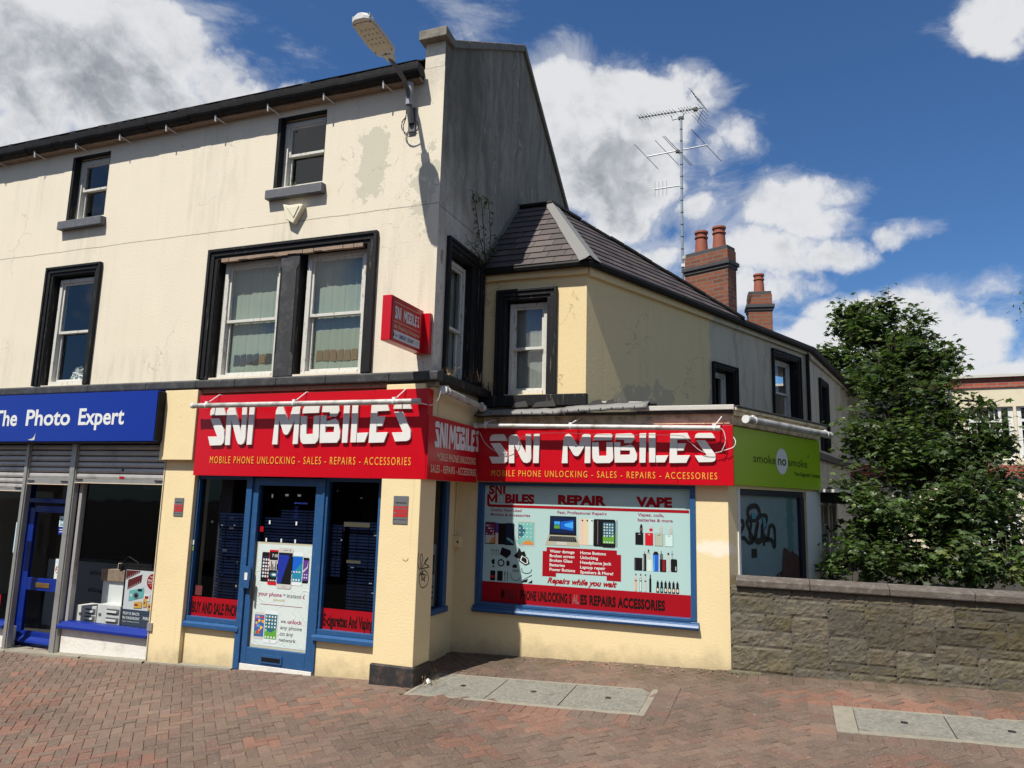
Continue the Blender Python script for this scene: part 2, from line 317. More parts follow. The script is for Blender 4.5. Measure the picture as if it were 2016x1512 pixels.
glass = glass_material('window_glass', 1.0, (.90, .93, .91), .07); glass_dim = glass_material('tinted_shop_glass', .5, (.50, .53, .55)); glass_clear = glass_material('clear_shop_glass', .5, (.90, .92, .92))

def brick_custom(sc, c1, c2, mortar, mode):
    def f(t, P, c, b):
        s = t.xyz(P)
        a = t.vm('DOT_PRODUCT', P, mode[0]); bb = t.vm('DOT_PRODUCT', P, mode[1])
        nrm = t.node('ShaderNodeNewGeometry').outputs['Normal']
        k = t.m('GREATER_THAN', t.m('ABSOLUTE', t.vm('DOT_PRODUCT', nrm, mode[0])), .7)
        u = t.m('ADD', t.m('MULTIPLY', a, t.m('SUBTRACT', 1., k)), t.m('MULTIPLY', bb, k))
        br = t.node('ShaderNodeTexBrick', i_Color1=c1, i_Color2=c2, i_Mortar=mortar, i_Scale=sc, i_Mortar_Size=.012, i_Bias=0., i_Brick_Width=.225, i_Row_Height=.075)
        t.put(br.inputs['Vector'], t.comb(u, s[2], 0.))
        n = t.noise(P, 9., 8, .65); o = t.mix(t.m('MULTIPLY', t.ss(n, .5, .75), .5), br.outputs[0], (.07, .035, .025))
        return o
    return f
brick_chim = material('chimney_brick', (1, 1, 1), .9, .15, 7., .5, 40., custom=brick_custom(1., (.235, .066, .028), (.13, .040, .022), (.14, .105, .08), (tuple(RN), tuple(RD))))
brick_blue = material('blue_brick', (.045, .043, .046), .7, .3, 10., .5, 40.)
brick_far = material('far_brick', (1, 1, 1), .9, .1, 7., custom=brick_custom(1., (.36, .075, .035), (.28, .05, .03), (.22, .15, .12), ((1, 0, 0), (0, 1, 0))))

# ------------------------------------------------------------------ mesh builder
WL = {}
class MB:
    def __init__(s): s.v = []; s.f = []; s.m = []; s.c = []
    def add(s, vs, fs, mat, col=None):
        o = len(s.v); s.v += [Vector(v) for v in vs]
        for f in fs: s.f.append([i+o for i in f]); s.m.append(mat); s.c.append(col)
        return s
    def box(s, fr, s0, s1, d0, d1, z0, z1, mat, col=None):
        vs = [fr(a, d, z) for a in (s0, s1) for d in (d0, d1) for z in (z0, z1)]
        return s.add(vs, [(0, 1, 3, 2), (4, 6, 7, 5), (0, 4, 5, 1), (2, 3, 7, 6), (0, 2, 6, 4), (1, 5, 7, 3)], mat, col)
    def prism(s, fr, pts, d0, d1, mat, col=None):
        n = len(pts); vs = [fr(a, d0, z) for a, z in pts] + [fr(a, d1, z) for a, z in pts]
        return s.add(vs, [list(range(n)), list(range(2*n-1, n-1, -1))] + [(i, (i+1) % n, n+(i+1) % n, n+i) for i in range(n)], mat, col)
    def sheet(s, fr, pts, d, mat, col=None): return s.add([fr(a, d, z) for a, z in pts], [list(range(len(pts)))], mat, col)
    def rect(s, fr, s0, s1, z0, z1, d, mat): return s.sheet(fr, [(s0, z0), (s1, z0), (s1, z1), (s0, z1)], d, mat)
    def tube(s, pts, r, mat, n=8, r2=None, caps=True):
        pts = [Vector(p) for p in pts]; k = len(pts); rings = []
        for i, p in enumerate(pts):
            d = (pts[min(i+1, k-1)] - pts[max(i-1, 0)]).normalized(); a = d.cross(Vector((0, 0, 1)))
            if a.length < .05: a = d.cross(Vector((1, 0, 0)))
            a.normalize(); b = d.cross(a); rr = r if r2 is None else r + (r2-r)*i/(k-1)
            rings.append([p + (a*math.cos(t*2*math.pi/n) + b*math.sin(t*2*math.pi/n))*rr for t in range(n)])
        vs = [v for rg in rings for v in rg]; fs = []
        for i in range(k-1):
            for j in range(n): fs.append((i*n+j, i*n+(j+1) % n, (i+1)*n+(j+1) % n, (i+1)*n+j))
        if caps: fs += [list(range(n))[::-1], [(k-1)*n+j for j in range(n)]]
        return s.add(vs, fs, mat)
    def lathe(s, base, prof, mat, n=16):
        base = Vector(base); vs = []
        for r, z in prof: vs += [base + Vector((r*math.cos(2*math.pi*j/n), r*math.sin(2*math.pi*j/n), z)) for j in range(n)]
        fs = [(i*n+j, i*n+(j+1) % n, (i+1)*n+(j+1) % n, (i+1)*n+j) for i in range(len(prof)-1) for j in range(n)]
        fs += [list(range(n))[::-1], [(len(prof)-1)*n+j for j in range(n)]]
        return s.add(vs, fs, mat)
    def ell(s, fr, cs, cz, rs, rz, d, mat, n=20, a0=0, a1=360):
        return s.sheet(fr, [(cs+rs*math.cos(R_(a0+(a1-a0)*i/n)), cz+rz*math.sin(R_(a0+(a1-a0)*i/n))) for i in range(n if a1-a0 == 360 else n+1)], d, mat)
    def rrect(s, fr, s0, s1, z0, z1, rad, d, mat, d1=None):
        pts = []
        for cx, cz, a in ((s1-rad, z1-rad, 0), (s0+rad, z1-rad, 90), (s0+rad, z0+rad, 180), (s1-rad, z0+rad, 270)):
            for k in range(4): pts.append((cx+rad*math.cos(R_(a+k*30)), cz+rad*math.sin(R_(a+k*30))))
        return s.sheet(fr, pts, d, mat) if d1 is None else s.prism(fr, pts, d, d1, mat)
    def build(s, name, parent=None, smooth=False, bevel=0, recalc=True, **props):
        if parent is None:
            xs = [v.x for v in s.v]; ys = [v.y for v in s.v]; zs = [v.z for v in s.v]
            org = Vector(((min(xs)+max(xs))/2, (min(ys)+max(ys))/2, min(zs))); pw = Vector((0, 0, 0))
        else: pw = WL[parent.name]; org = pw
        me = bpy.data.meshes.new(name); me.from_pydata([tuple(v-org) for v in s.v], [], s.f)
        mats = []; idx = []
        for m in s.m:
            if m not in mats: mats.append(m)
            idx.append(mats.index(m))
        for m in mats: me.materials.append(m)
        me.polygons.foreach_set('material_index', idx)
        if any(c is not None for c in s.c):
            at = me.attributes.new('tint', 'FLOAT_COLOR', 'FACE'); buf = []
            for c in s.c: buf += list(c if c is not None else (1, 1, 1))[:3] + [1.]
            at.data.foreach_set('color', buf)
        if smooth: me.polygons.foreach_set('use_smooth', [True]*len(me.polygons))
        me.validate(); me.update()
        if recalc:
            bm = bmesh.new(); bm.from_mesh(me); bmesh.ops.recalc_face_normals(bm, faces=bm.faces); bm.to_mesh(me); bm.free()
        o = bpy.data.objects.new(name, me); COL.objects.link(o); o.location = org - pw
        if parent is not None: o.parent = parent
        WL[o.name] = org
        if smooth: 
            md = o.modifiers.new('es', 'EDGE_SPLIT'); md.split_angle = R_(40)
        if bevel: 
            md = o.modifiers.new('bv', 'BEVEL'); md.width = bevel; md.segments = 2; md.limit_method = 'ANGLE'; md.angle_limit = R_(50)
        for k, v in props.items(): o[k] = v
        return o
def thing(name, label, cat, loc, group=None):
    o = bpy.data.objects.new(name, None); COL.objects.link(o); o.location = loc; o.empty_display_size = .2
    o['label'] = label; o['category'] = cat
    if group: o['group'] = group
    WL[o.name] = Vector(loc); return o
def copy_thing(o, delta, label, parent=None):
    c = o.copy(); COL.objects.link(c)
    if parent is None: c.location = o.location + Vector(delta); c['label'] = label
    else: c.parent = parent
    WL[c.name] = WL[o.name] + Vector(delta)
    for ch in list(o.children): copy_thing(ch, delta, None, c)
    return c

_tc = {}
def text_polys(txt, bold=0., shear=0., sp=1.):
    key = (txt, bold, shear, sp)
    if key in _tc: return _tc[key]
    cu = bpy.data.curves.new('t', 'FONT'); cu.body = txt; cu.offset = bold; cu.shear = shear; cu.resolution_u = 3; cu.space_character = sp
    ob = bpy.data.objects.new('t', cu); COL.objects.link(ob)
    bpy.context.view_layer.update()
    me = bpy.data.meshes.new_from_object(ob.evaluated_get(bpy.context.evaluated_depsgraph_get()))
    vs = [(v.co.x, v.co.y) for v in me.vertices]; fs = [list(p.vertices) for p in me.polygons]
    bpy.data.objects.remove(ob); bpy.data.curves.remove(cu); bpy.data.meshes.remove(me)
    x0 = min(v[0] for v in vs); x1 = max(v[0] for v in vs); 
    _tc[key] = (vs, fs, x0, x1); return _tc[key]
CAPH = .729
def put_text(mb, fr, txt, s0, s1, z0, h, d, mat, bold=0., shear=0., rise=0., sp=1.):
    """cap height h, baseline z0, stretched to run from s0 to s1"""
    vs, fs, x0, x1 = text_polys(txt, bold, shear, sp); k = (s1-s0)/(x1-x0); q = h/CAPH
    mb.add([fr(s0+(x-x0)*k, d, z0+y*q+rise*(x-x0)/(x1-x0)) for x, y in vs], fs, mat)

def wall_sheet(mb, fr, s0, s1, z0, z1, holes, mat, thick=.2, d=0.):
    ss = sorted({s0, s1} | {h[0] for h in holes} | {h[1] for h in holes}); zs = sorted({z0, z1} | {h[2] for h in holes} | {h[3] for h in holes})
    ss = [a for a in ss if s0 <= a <= s1]; zs = [a for a in zs if z0 <= a <= z1]
    for i in range(len(ss)-1):
        for j in range(len(zs)-1):
            cs = (ss[i]+ss[i+1])/2; cz = (zs[j]+zs[j+1])/2
            if any(h[0] < cs < h[1] and h[2] < cz < h[3] for h in holes): continue
            for dd in (d, d-thick): mb.rect(fr, ss[i], ss[i+1], zs[j], zs[j+1], dd, mat)
    for h in holes:
        a, b, c, e = h[:4]
        for (p, q) in (((a, c), (b, c)), ((b, c), (b, e)), ((b, e), (a, e)), ((a, e), (a, c))):
            mb.add([fr(p[0], d, p[1]), fr(q[0], d, q[1]), fr(q[0], d-thick, q[1]), fr(p[0], d-thick, p[1])], [(0, 1, 2, 3)], mat)

def clip(poly, hp):
    """clip polygon (2D) by half planes (a,b,c): a*x+b*y+c>=0"""
    for a, b, c in hp:
        out = []
        for i in range(len(poly)):
            p, q = poly[i], poly[(i+1) % len(poly)]; fp = a*p[0]+b*p[1]+c; fq = a*q[0]+b*q[1]+c
            if fp >= 0: out.append(p)
            if (fp >= 0) != (fq >= 0): k = fp/(fp-fq); out.append((p[0]+(q[0]-p[0])*k, p[1]+(q[1]-p[1])*k))
        poly = out
        if len(poly) < 3: return None
    return poly
def hull_planes(pts):
    n = len(pts); cx = sum(p[0] for p in pts)/n; cy = sum(p[1] for p in pts)/n; out = []
    for i in range(n):
        p, q = pts[i], pts[(i+1) % n]; a, b = -(q[1]-p[1]), q[0]-p[0]; c = -(a*p[0]+b*p[1])
        if a*cx+b*cy+c < 0: a, b, c = -a, -b, -c
        out.append((a, b, c))
    return out
def slated(mb, P, w=.26, h=.19, rnd=None, tones=None):
    """P: planar convex polygon in 3D, P[0]->P[1] is the eave; fills it with overlapping slates"""
    rnd = rnd or random.Random(3); o = Vector(P[0]); u = (Vector(P[1])-o).normalized(); nn = u.cross(Vector(P[-1])-o).normalized()
    if nn.z < 0: nn = -nn
    v = nn.cross(u)
    if v.z < 0: v = -v
    p2 = [((Vector(p)-o).dot(u), (Vector(p)-o).dot(v)) for p in P]; hp = hull_planes(p2)
    x0 = min(p[0] for p in p2); x1 = max(p[0] for p in p2); y1 = max(p[1] for p in p2)
    mb.add([Vector(p)-nn*.012 for p in P], [list(range(len(P)))], slate, (.5, .5, .5))
    row = 0; y = -.02
    while y < y1:
        x = x0 - (w/2 if row % 2 else 0) - rnd.random()*.03
        while x < x1:
            ww = w*rnd.uniform(.86, 1.1); jy = rnd.uniform(-.006, .006)
            q = clip([(x+.003, y+jy), (x+ww-.003, y+jy), (x+ww-.003, y+h+.02), (x+.003, y+h+.02)], hp)
            if q:
                g = rnd.uniform(.55, 1.35); tn = tones(o+u*x+v*y, rnd) if tones else (g, g*.97, g*.98)
                top = [o+u*a+v*b+nn*(.016-.013*((b-y)/h)) for a, b in q]; bot = [p-nn*.008 for p in top]; k = len(q)
                mb.add(top+bot, [list(range(k))]+[(i, (i+1) % k, k+(i+1) % k, k+i) for i in range(k)], slate, tn)
            x += ww
        y += h; row += 1

def sash_window(parent, name_label, fr, s0, s1, z0, z1, dg, rail, fw=.055, behind=None, surround=None, mull=None, blind=None, extra=None, sidew=None):
    """vertical sliding window in the opening s0..s1, z0..z1; dg = depth of its outer face"""
    w = MB()
    for a, b in ((s0, s0+fw), (s1-fw, s1)): w.box(fr, a, b, dg-.10, dg, z0, z1, white_wood)
    w.box(fr, s0+fw, s1-fw, dg-.10, dg-.002, z1-fw, z1, white_wood); w.box(fr, s0+fw, s1-fw, dg-.10, dg+.012, z0, z0+.05, white_wood)
    a, b = s0+fw, s1-fw
    # upper sash in front, lower sash behind
    for (p, q, lo, hi, dd) in ((a, b, rail-.02, z1-fw, dg-.022), (a, b, z0+.05, rail+.012, dg-.060)):
        f2 = .032
        w.box(fr, p, p+f2, dd-.03, dd, lo, hi, white_wood); w.box(fr, q-f2, q, dd-.03, dd, lo, hi, white_wood)
        w.box(fr, p+f2, q-f2, dd-.03, dd-.001, lo, lo+.036, white_wood); w.box(fr, p+f2, q-f2, dd-.03, dd-.001, hi-.03, hi, white_wood)
    wo = w.build('window', parent, bevel=.003)
    if name_label: wo['label'] = name_label
    g = MB()
    for (lo, hi, dd) in ((rail+.014, z1-fw-.028, dg-.036), (z0+.084, rail-.016, dg-.076)): g.rect(fr, a+.030, b-.030, lo, hi, dd, glass)
    g.build('glass', wo)
    if blind:
        bl = MB(); k = 14
        for i in range(k):
            x0_ = s0+(s1-s0)*i/k; x1_ = s0+(s1-s0)*(i+1)/k
            q = .003*math.sin(i*2.3)
            bl.add([fr(x0_, dg-.108+q, z0), fr(x1_, dg-.108-q, z0), fr(x1_, dg-.108-q, z1), fr(x0_, dg-.108+q, z1)], [(0, 1, 2, 3)], blind)
        if extra: extra(bl)
        bl.build('blind', wo)
    return wo

# ================================================================== MAIN BUILDING
house = thing('terrace_building', 'three storey cream rendered corner building with black framed sash windows and stained gable', 'building', (-3, 2, 0))
LZ = 3.13                       # underside of the string course
top_holes = [(-5.93, -5.20, 5.66, 6.61), (-2.33, -1.60, 5.67, 6.61)]
mid_holes = [(-6.02, -5.22, 3.28, 4.84), (-3.09, -2.11, 3.29, 4.80), (-1.84, -.90, 3.29, 4.80)]
far_holes = [(-9.1, -8.3, 3.28, 4.84), (-9.2, -8.5, 5.66, 6.61)]
mb = MB(); wall_sheet(mb, FA, -11, 0, LZ, 6.88, top_holes+mid_holes+far_holes, render_front, .24)
# end pier standing above the gutter
mb.box(FA, -.26, -.004, -.235, -.0, 6.883, 7.215, render_front)
mb.build('front_wall', house)
# gable wall
zr = lambda y: 7.20 + (y-.13)*(8.68-7.20)/(2.56-.13) if y < 2.56 else 8.68 - (y-2.56)*(8.68-7.02)/(5.0-2.56)
gw0, gw1, gz0, gz1 = .36, 1.16, 3.24, 4.76      # side window opening
def gable_sheet(mb, d):
    mb.sheet(GA, [(0, LZ), (gw0, LZ), (gw0, zr(gw0)), (.13, 7.20), (0, 7.20)], d, render_gable)
    mb.sheet(GA, [(gw0, gz1), (gw1, gz1), (gw1, zr(gw1)), (gw0, zr(gw0))], d, render_gable)
    mb.sheet(GA, [(gw0, LZ), (gw1, LZ), (gw1, gz0), (gw0, gz0)], d, render_gable)
    mb.sheet(GA, [(gw1, LZ), (7.0, LZ), (7.0, zr(7.0)), (2.56, 8.68), (gw1, zr(gw1))], d, render_gable)
mb = MB(); gable_sheet(mb, 0.0); gable_sheet(mb, -.24)
for (p, q) in (((gw0, gz0), (gw1, gz0)), ((gw1, gz0), (gw1, gz1)), ((gw1, gz1), (gw0, gz1)), ((gw0, gz1), (gw0, gz0))):
    mb.add([GA(p[0], 0, p[1]), GA(q[0], 0, q[1]), GA(q[0], -.24, q[1]), GA(p[0], -.24, p[1])], [(0, 1, 2, 3)], render_gable)
mb.build('gable_wall', house)
# hidden back, far side, floors and inner linings keep the rooms dark
mb = MB(); mb.box(WO, -11, 0, 6.98, 7.1, -.5, 6, render_front); mb.box(WO, -11.1, -11, 0, 7, -.5, 7, render_front)
mb.build('back_wall', house)
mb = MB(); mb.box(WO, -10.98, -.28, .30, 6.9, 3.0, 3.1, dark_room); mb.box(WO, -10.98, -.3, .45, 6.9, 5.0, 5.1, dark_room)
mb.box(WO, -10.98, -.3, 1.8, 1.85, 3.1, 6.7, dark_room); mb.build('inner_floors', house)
# kneeler and raking coping
mb = MB()
mb.prism(GA, [(-.10, 7.20), (.14, 7.19), (.17, 7.29), (-.10, 7.32)], -.31, .05, coping_stone)
for (y0, y1) in ((.15, 2.56), (2.56, 7.0)):
    n = 6
    for i in range(n):
        a = y0+(y1-y0)*i/n+.004; b = y0+(y1-y0)*(i+1)/n-.004
        mb.prism(GA, [(a, zr(a)-.02), (b, zr(b)-.02), (b, zr(b)+.085), (a, zr(a)+.085)], -.30, .045, coping_stone)
mb.build('coping', house, bevel=.008)
# roof
mb = MB()
slated(mb, [(-11, -.16, 6.90), (-.29, -.16, 6.90), (-.29, 2.56, 8.62), (-11, 2.56, 8.62)], .32, .24)
mb.build('roof', house)
mb = MB(); mb.add([(-11, 2.56, 8.60), (-.29, 2.56, 8.60), (-.29, 7.1, 5.5), (-11, 7.1, 5.5)], [(0, 1, 2, 3)], slate, (.7, .7, .7)); mb.build('rear_roof', house)
# gutter with its feed brackets
mb = MB(); k = 60; rr = random.Random(5)
for i in range(k):
    a = -11+10.76*i/k; b = -11+10.76*(i+1)/k; j = rr.uniform(-.007, .007)
    pts = [(.135+.075*math.cos(R_(t)), 6.80+j+.085*math.sin(R_(t))) for t in range(180, 361, 20)] + [(.215, 6.855+j), (.06, 6.855+j)]
    mb.add([FA(a, d, z) for d, z in pts]+[FA(b, d, z) for d, z in pts], [list(range(len(pts))), list(range(2*len(pts)-1, len(pts)-1, -1))]+[(q, (q+1) % len(pts), len(pts)+(q+1) % len(pts), len(pts)+q) for q in range(len(pts))], gutter_black)
    if rr.random() < .5: mb.box(FA, a, a+rr.uniform(.05, .15), .05, .2, 6.85, 6.87+rr.random()*.025, gutter_black)
mb.box(FA, -11, -.27, .0, .06, 6.74, 6.88, gutter_black)
mb.build('gutter', house)
mb = MB(); mb.box(FA, -11, -.27, .001, .11, 6.70, 6.735, bare_wood); mb.build('soffit_board', house)
for i in range(11):
    x = -.72 - i*.83; b = MB()
    b.tube([FA(x+.06, .0, 6.655), FA(x, .16, 6.70), FA(x, .17, 6.76)], .008, tube_face, 6); b.tube([FA(x, .15, 6.64), FA(x, .16, 6.72)], .011, tube_face, 6)
    b.build('gutter_clip', house)
# string course with joints, turning the corner
mb = MB(); xs = [-11, -9.6, -8.2, -6.85, -5.9, -4.95, -3.95, -3.14, -2.55, -1.95, -1.27, -.45, .14]
for i in range(len(xs)-1):
    a, b = xs[i]+.003, xs[i+1]-(.003 if i < len(xs)-2 else 0)
    pts = [(0, 3.14), (.135, 3.14), (.14, 3.155), (.14, 3.225), (.12, 3.245), (0, 3.265)]
    f = Fr(FA(a, 0, 0), (0, -1, 0), (1, 0, 0))
    mb.prism(f, pts, 0, b-a, ledge_paint)
for (a, b) in ((0.003, .6), (.606, 1.372)):
    f = Fr(GA(a, 0, 0), (1, 0, 0), (0, 1, 0)); mb.prism(f, [(0, 3.14), (.135, 3.14), (.14, 3.155), (.14, 3.225), (.12, 3.245), (0, 3.265)], 0, b-a, black_paint)
mb.box(FA, -3.1, .10, .0, .08, 3.085, 3.139, bare_wood)
mb.build('string_course', house, bevel=.004)

# windows of the front
blind_g = material('green_blind', (.235, .275, .225), .9, .08, 3.); blind_w = material('net_curtain', (.20, .215, .205), .9, .2, 14.)
def arch(parent, fr, s0, s1, z0, z1, w, mat=black_paint, foot=True, seed=1):
    """moulded surround round an opening, three steps"""
    m = MB()
    for (o, i, d) in ((w, w*.72, .052), (w*.72, w*.30, .034), (w*.30, 0, .016)):
        m.box(fr, s0-o, s0-i, .001, d, z0, z1+i, mat); m.box(fr, s1+i, s1+o, .001, d, z0, z1+i, mat); m.box(fr, s0-o, s1+o, .001, d, z1+i, z1+o, mat)
    return m.build('surround', parent, bevel=.006)
def lining(parent, fr, s0, s1, z0, z1, mat, dep=.13):
    m = MB(); t = .006
    m.box(fr, s0-.001, s0+t, -dep, .001, z0, z1, mat); m.box(fr, s1-t, s1+.001, -dep, .001, z0, z1, mat); m.box(fr, s0+t, s1-t, -dep, .001, z1-t, z1+.001, mat)
    return m.build('reveal', parent)
def sill(parent, fr, s0, s1, z0, z1, d, mat):
    m = MB(); m.prism(Fr(fr(s0, 0, 0), fr.n, fr.u), [(-.1, z0), (d, z0), (d, z1-.012), (-.1, z1)], 0, s1-s0, mat); return m.build('sill', parent, bevel=.006)
for (h, lab, gl) in ((top_holes[0], 'small top floor window near the left edge', (-5.93, -5.23, 5.63, 5.50)), (top_holes[1], 'top floor window above the wide double window', (0, 0, 0, 0))):
    w = sash_window(house, lab, FA, h[0]+.045, h[1]-.0, h[2], h[3]-.03, -.10, 6.14)
    lining(w, FA, h[0], h[1], h[2], h[3], black_paint, .09)
    m = MB(); m.box(FA, h[0], h[0]+.045, -.10, -.001, h[2], h[3], black_paint); m.build('jamb', w)
    sill(w, FA, h[0]-.05, h[1]+.055, 5.50, 5.63, .085, sill_grey)
    m = MB(); m.box(FA, h[1]-.22, h[1]-.03, -.32, -.28, h[2]+.02, h[2]+.32, bare_wood if h is top_holes[0] else dark_room); m.build('board', w)
w = sash_window(house, 'first floor window with plastic bag behind the glass', FA, mid_holes[0][0]+.05, mid_holes[0][1]-.04, 3.29, 4.80, -.07, 4.04, .05)
lining(w, FA, *mid_holes[0], black_paint); arch(w, FA, -6.02, -5.22, 3.27, 4.84, .125)
m = MB(); rb = random.Random(8)
for i in range(260):
    x = -5.55+rb.uniform(-.13, .13); z = 3.34+rb.random()*.20*(1-((x+5.55)/.15)**2); m.add([FA(x+rb.uniform(-.05, .05), -.20+rb.uniform(-.03, .03), z+rb.uniform(-.04, .04)) for _ in range(3)], [(0, 1, 2)], flat_white)
m.build('plastic_bag', w)
for h in far_holes:
    w = sash_window(house, None, FA, h[0], h[1], h[2], h[3], -.1, (h[2]+h[3])/2)
# the wide double window
big = MB(); 
for (o, i, d) in ((.14, .10, .055), (.10, .045, .035), (.045, 0, .016)):
    big.box(FA, -3.09-o, -3.09-i, .001, d, 3.27, 4.80+i, black_paint); big.box(FA, -.90+i, -.90+o, .001, d, 3.27, 4.80+i, black_paint); big.box(FA, -3.09-o, -.90+o, .001, d, 4.80+i, 4.80+o, black_paint)
bs = big.build('window_surround', house, bevel=.006)
m = MB(); rp = random.Random(4); x = -3.02
while x < -.96:
    q = rp.uniform(.08, .22); m.box(FA, x, min(x+q, -.95), -.02, .030, 4.768+rp.uniform(-.006, .010), 4.812, bare_wood); x += q+rp.choice([0, 0, 0, .01])
m.build('bare_lintel', bs)
m = MB(); m.prism(FA, [(-2.11, 3.27), (-1.84, 3.27), (-1.84, 3.50), (-1.875, 3.56), (-1.875, 4.58), (-1.84, 4.64), (-1.84, 4.80), (-2.11, 4.80), (-2.11, 4.64), (-2.085, 4.58), (-2.085, 3.56), (-2.11, 3.50)], -.12, .012, ledge_paint); m.build('mullion', bs, bevel=.006)
m = MB(); m.box(FA, -2.115, -1.835, -.22, .004, 3.27, 4.80, black_paint); m.build('mullion_post', bs)
card = material('card_strip', (.16, .105, .05), .8, .2, 20.); card_d = material('dark_strip', (.035, .033, .03), .8, .2, 20.)
for (h, lab, br) in ((mid_holes[1], 'left half of the wide window with dark taped strips', [card_d]*4+[card, card_d]), (mid_holes[2], 'right half of the wide window with brown taped strips', [card]*6)):
    def strips(bl, h=h, br=br):
        n = len(br); c = (h[0]+h[1])/2+.02; rq = random.Random(len(lab))
        for i in range(n):
            a = c-.30+i*.098
            bl.sheet(FA, [(a, 3.47+rq.uniform(-.015, .01)), (a+.088, 3.475+rq.uniform(-.015, .01)), (a+.086, 3.605+rq.uniform(-.01, .01)), (a+.004, 3.60+rq.uniform(-.012, .01))], -.181, br[i])
    w_ = sash_window(house, lab, FA, h[0]+.055, h[1]-.035, 3.285, 4.78, -.08, 4.02, .06, blind=blind_g, extra=strips); lining(w_, FA, h[0], h[1], h[2]-.01, h[3], black_paint, .12)
    
# gable side window
w = sash_window(house, 'tall narrow window in the shaded gable side', GA, gw0+.03, gw1-.16, 3.26, 4.72, -.10, 3.91, .05, blind=blind_w)
arch(w, GA, gw0, gw1, 3.265, 4.76, .13); lining(w, GA, gw0, gw1, 3.26, 4.76, black_paint)
m = MB(); m.box(GA, gw1-.16, gw1-.004, -.16, -.005, 3.26, 4.755, black_paint); m.build('jamb', w)

# ---------------- ground floor of the red shop, front
mb = MB()
sh = [(-3.10, -2.31, .37, 3.0), (-2.30, -1.28, -.2, 3.0), (-1.28, -.53, .37, 3.0)]
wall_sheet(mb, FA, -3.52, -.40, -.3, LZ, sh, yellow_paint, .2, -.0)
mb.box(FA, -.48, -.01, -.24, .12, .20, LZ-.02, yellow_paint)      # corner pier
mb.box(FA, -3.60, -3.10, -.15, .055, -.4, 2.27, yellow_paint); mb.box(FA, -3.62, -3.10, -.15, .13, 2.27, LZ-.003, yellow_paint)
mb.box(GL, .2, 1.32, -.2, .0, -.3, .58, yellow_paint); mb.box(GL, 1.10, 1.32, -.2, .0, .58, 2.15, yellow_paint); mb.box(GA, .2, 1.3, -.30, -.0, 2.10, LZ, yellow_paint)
mb.build('shop_wall', house, bevel=.006)
mb = MB(); mb.box(FA, -.50, .015, -.26, .14, -.3, .20, plinth_black); mb.build('plinth', house, bevel=.012)

def pane(parent, fr, s0, s1, z0, z1, d, mat=glass): m = MB(); m.rect(fr, s0, s1, z0, z1, d, mat); return m.build('glass', parent)
def shop_window(lab, s0, s1, z0, z1, fr=FA, st=.05, dd=-.02, silld=.05, label=None):
    m = MB(); m.box(fr, s0, s0+st, dd-.07, dd+.02, z0+.05, z1, frame_blue); m.box(fr, s1-st, s1, dd-.07, dd+.02, z0+.05, z1, frame_blue)
    m.box(fr, s0+st, s1-st, dd-.07, dd+.018, z1-.05, z1, frame_blue); m.box(fr, s0-.0, s1+.0, dd-.07, dd+.03, z0+.035, z0+.085, frame_blue)
    m.prism(Fr(fr(s0-.02, 0, 0), fr.n, fr.u), [(-.08, z0-.03), (silld, z0-.03), (silld, z0+.015), (-.0, z0+.036), (-.08, z0+.036)], 0, s1-s0+.04, frame_blue)
    o = m.build('shop_window', house if fr is not SB else annex, bevel=.004)
    if label: o['label'] = label
    return o
wl = shop_window('l', -3.12, -2.31, .37, 2.10, label='shop window left of the red shop door')
pane(wl, FA, -3.07, -2.36, .45, 2.05, -.045, glass_dim)
wr = shop_window('r', -1.28, -.53, .37, 2.10, label='shop window right of the red shop door')
pane(wr, FA, -1.23, -.58, .45, 2.05, -.045, glass_dim)
# vinyl bands on the two windows
def vinyl(parent, s0, s1, txt, seed):
    m = MB(); m.rect(FA, s0, s1, .455, .675, -.040, crimson); put_text(m, FA, txt, s0+.012, s1-.004, .495, .125, -.038, soft_black, .03); return m.build('vinyl_band', parent)
vinyl(wl, -3.065, -2.362, 'BUY AND SALE PHON', 1); vinyl(wr, -1.225, -.585, 'E-cigarettes And Vaping', 2)
m = MB(); m.rect(FA, -3.03, -2.93, .69, .80, -.043, material('ghost_red', (.12, .02, .02), .6)); m.build('faded_sticker', wl)
# blinds inside
def blinds(parent, s0, s1, z0, z1, seed):
    m = MB(); z = z0; rq = random.Random(seed); m.rect(FA, s0, s1, z0, z1, -.15, material('blind_shade', (.008, .016, .045), .6))
    bm_ = material('navy_blind', (.018, .036, .105), .4, .3, 5.)
    while z < z1:
        t_ = rq.uniform(.010, .022)
        m.prism(Fr(FA(s0, -.12, 0), (0, -1, 0), (1, 0, 0)), [(0, z), (.022, z+.012), (.024, z+t_+.016), (.002, z+t_+.006)], 0, s1-s0, bm_); z += .034
    m.tube([FA(s0+.1, -.09, z0), FA(s0+.1, -.09, z1)], .003, cable_black, 5); m.tube([FA(s1-.15, -.09, z0), FA(s1-.15, -.09, z1)], .003, cable_black, 5)
    return m.build('blind', parent)
blinds(wl, -2.80, -2.36, .60, 1.64, 3); blinds(wr, -.98, -.58, .60, 1.60, 4); blinds(wr, -1.24, -1.08, 1.0, 1.56, 5)
m = MB(); m.box(FA, -2.99, -2.80, -.30, -.27, .46, 2.1, counter_mat); m.build('inner_panel', wl)
material('masking_tape', (.24, .20, .13), .7)
for q in ((-1.03, -.70, 1.56, 1.61), (-.97, -.79, 1.17, 1.20)): m = MB(); m.rect(FA, *q, -.048, MATS['masking_tape']); m.build('tape', wr)
for i in range(7): q = random.Random(i+50); x, z = q.uniform(-1.2, -.62), q.uniform(.8, 2.0); m = MB(); m.rect(FA, x, x+q.uniform(.01, .06), z, z+q.uniform(.004, .02), -.0475, tube_face); m.build('tape', wr)
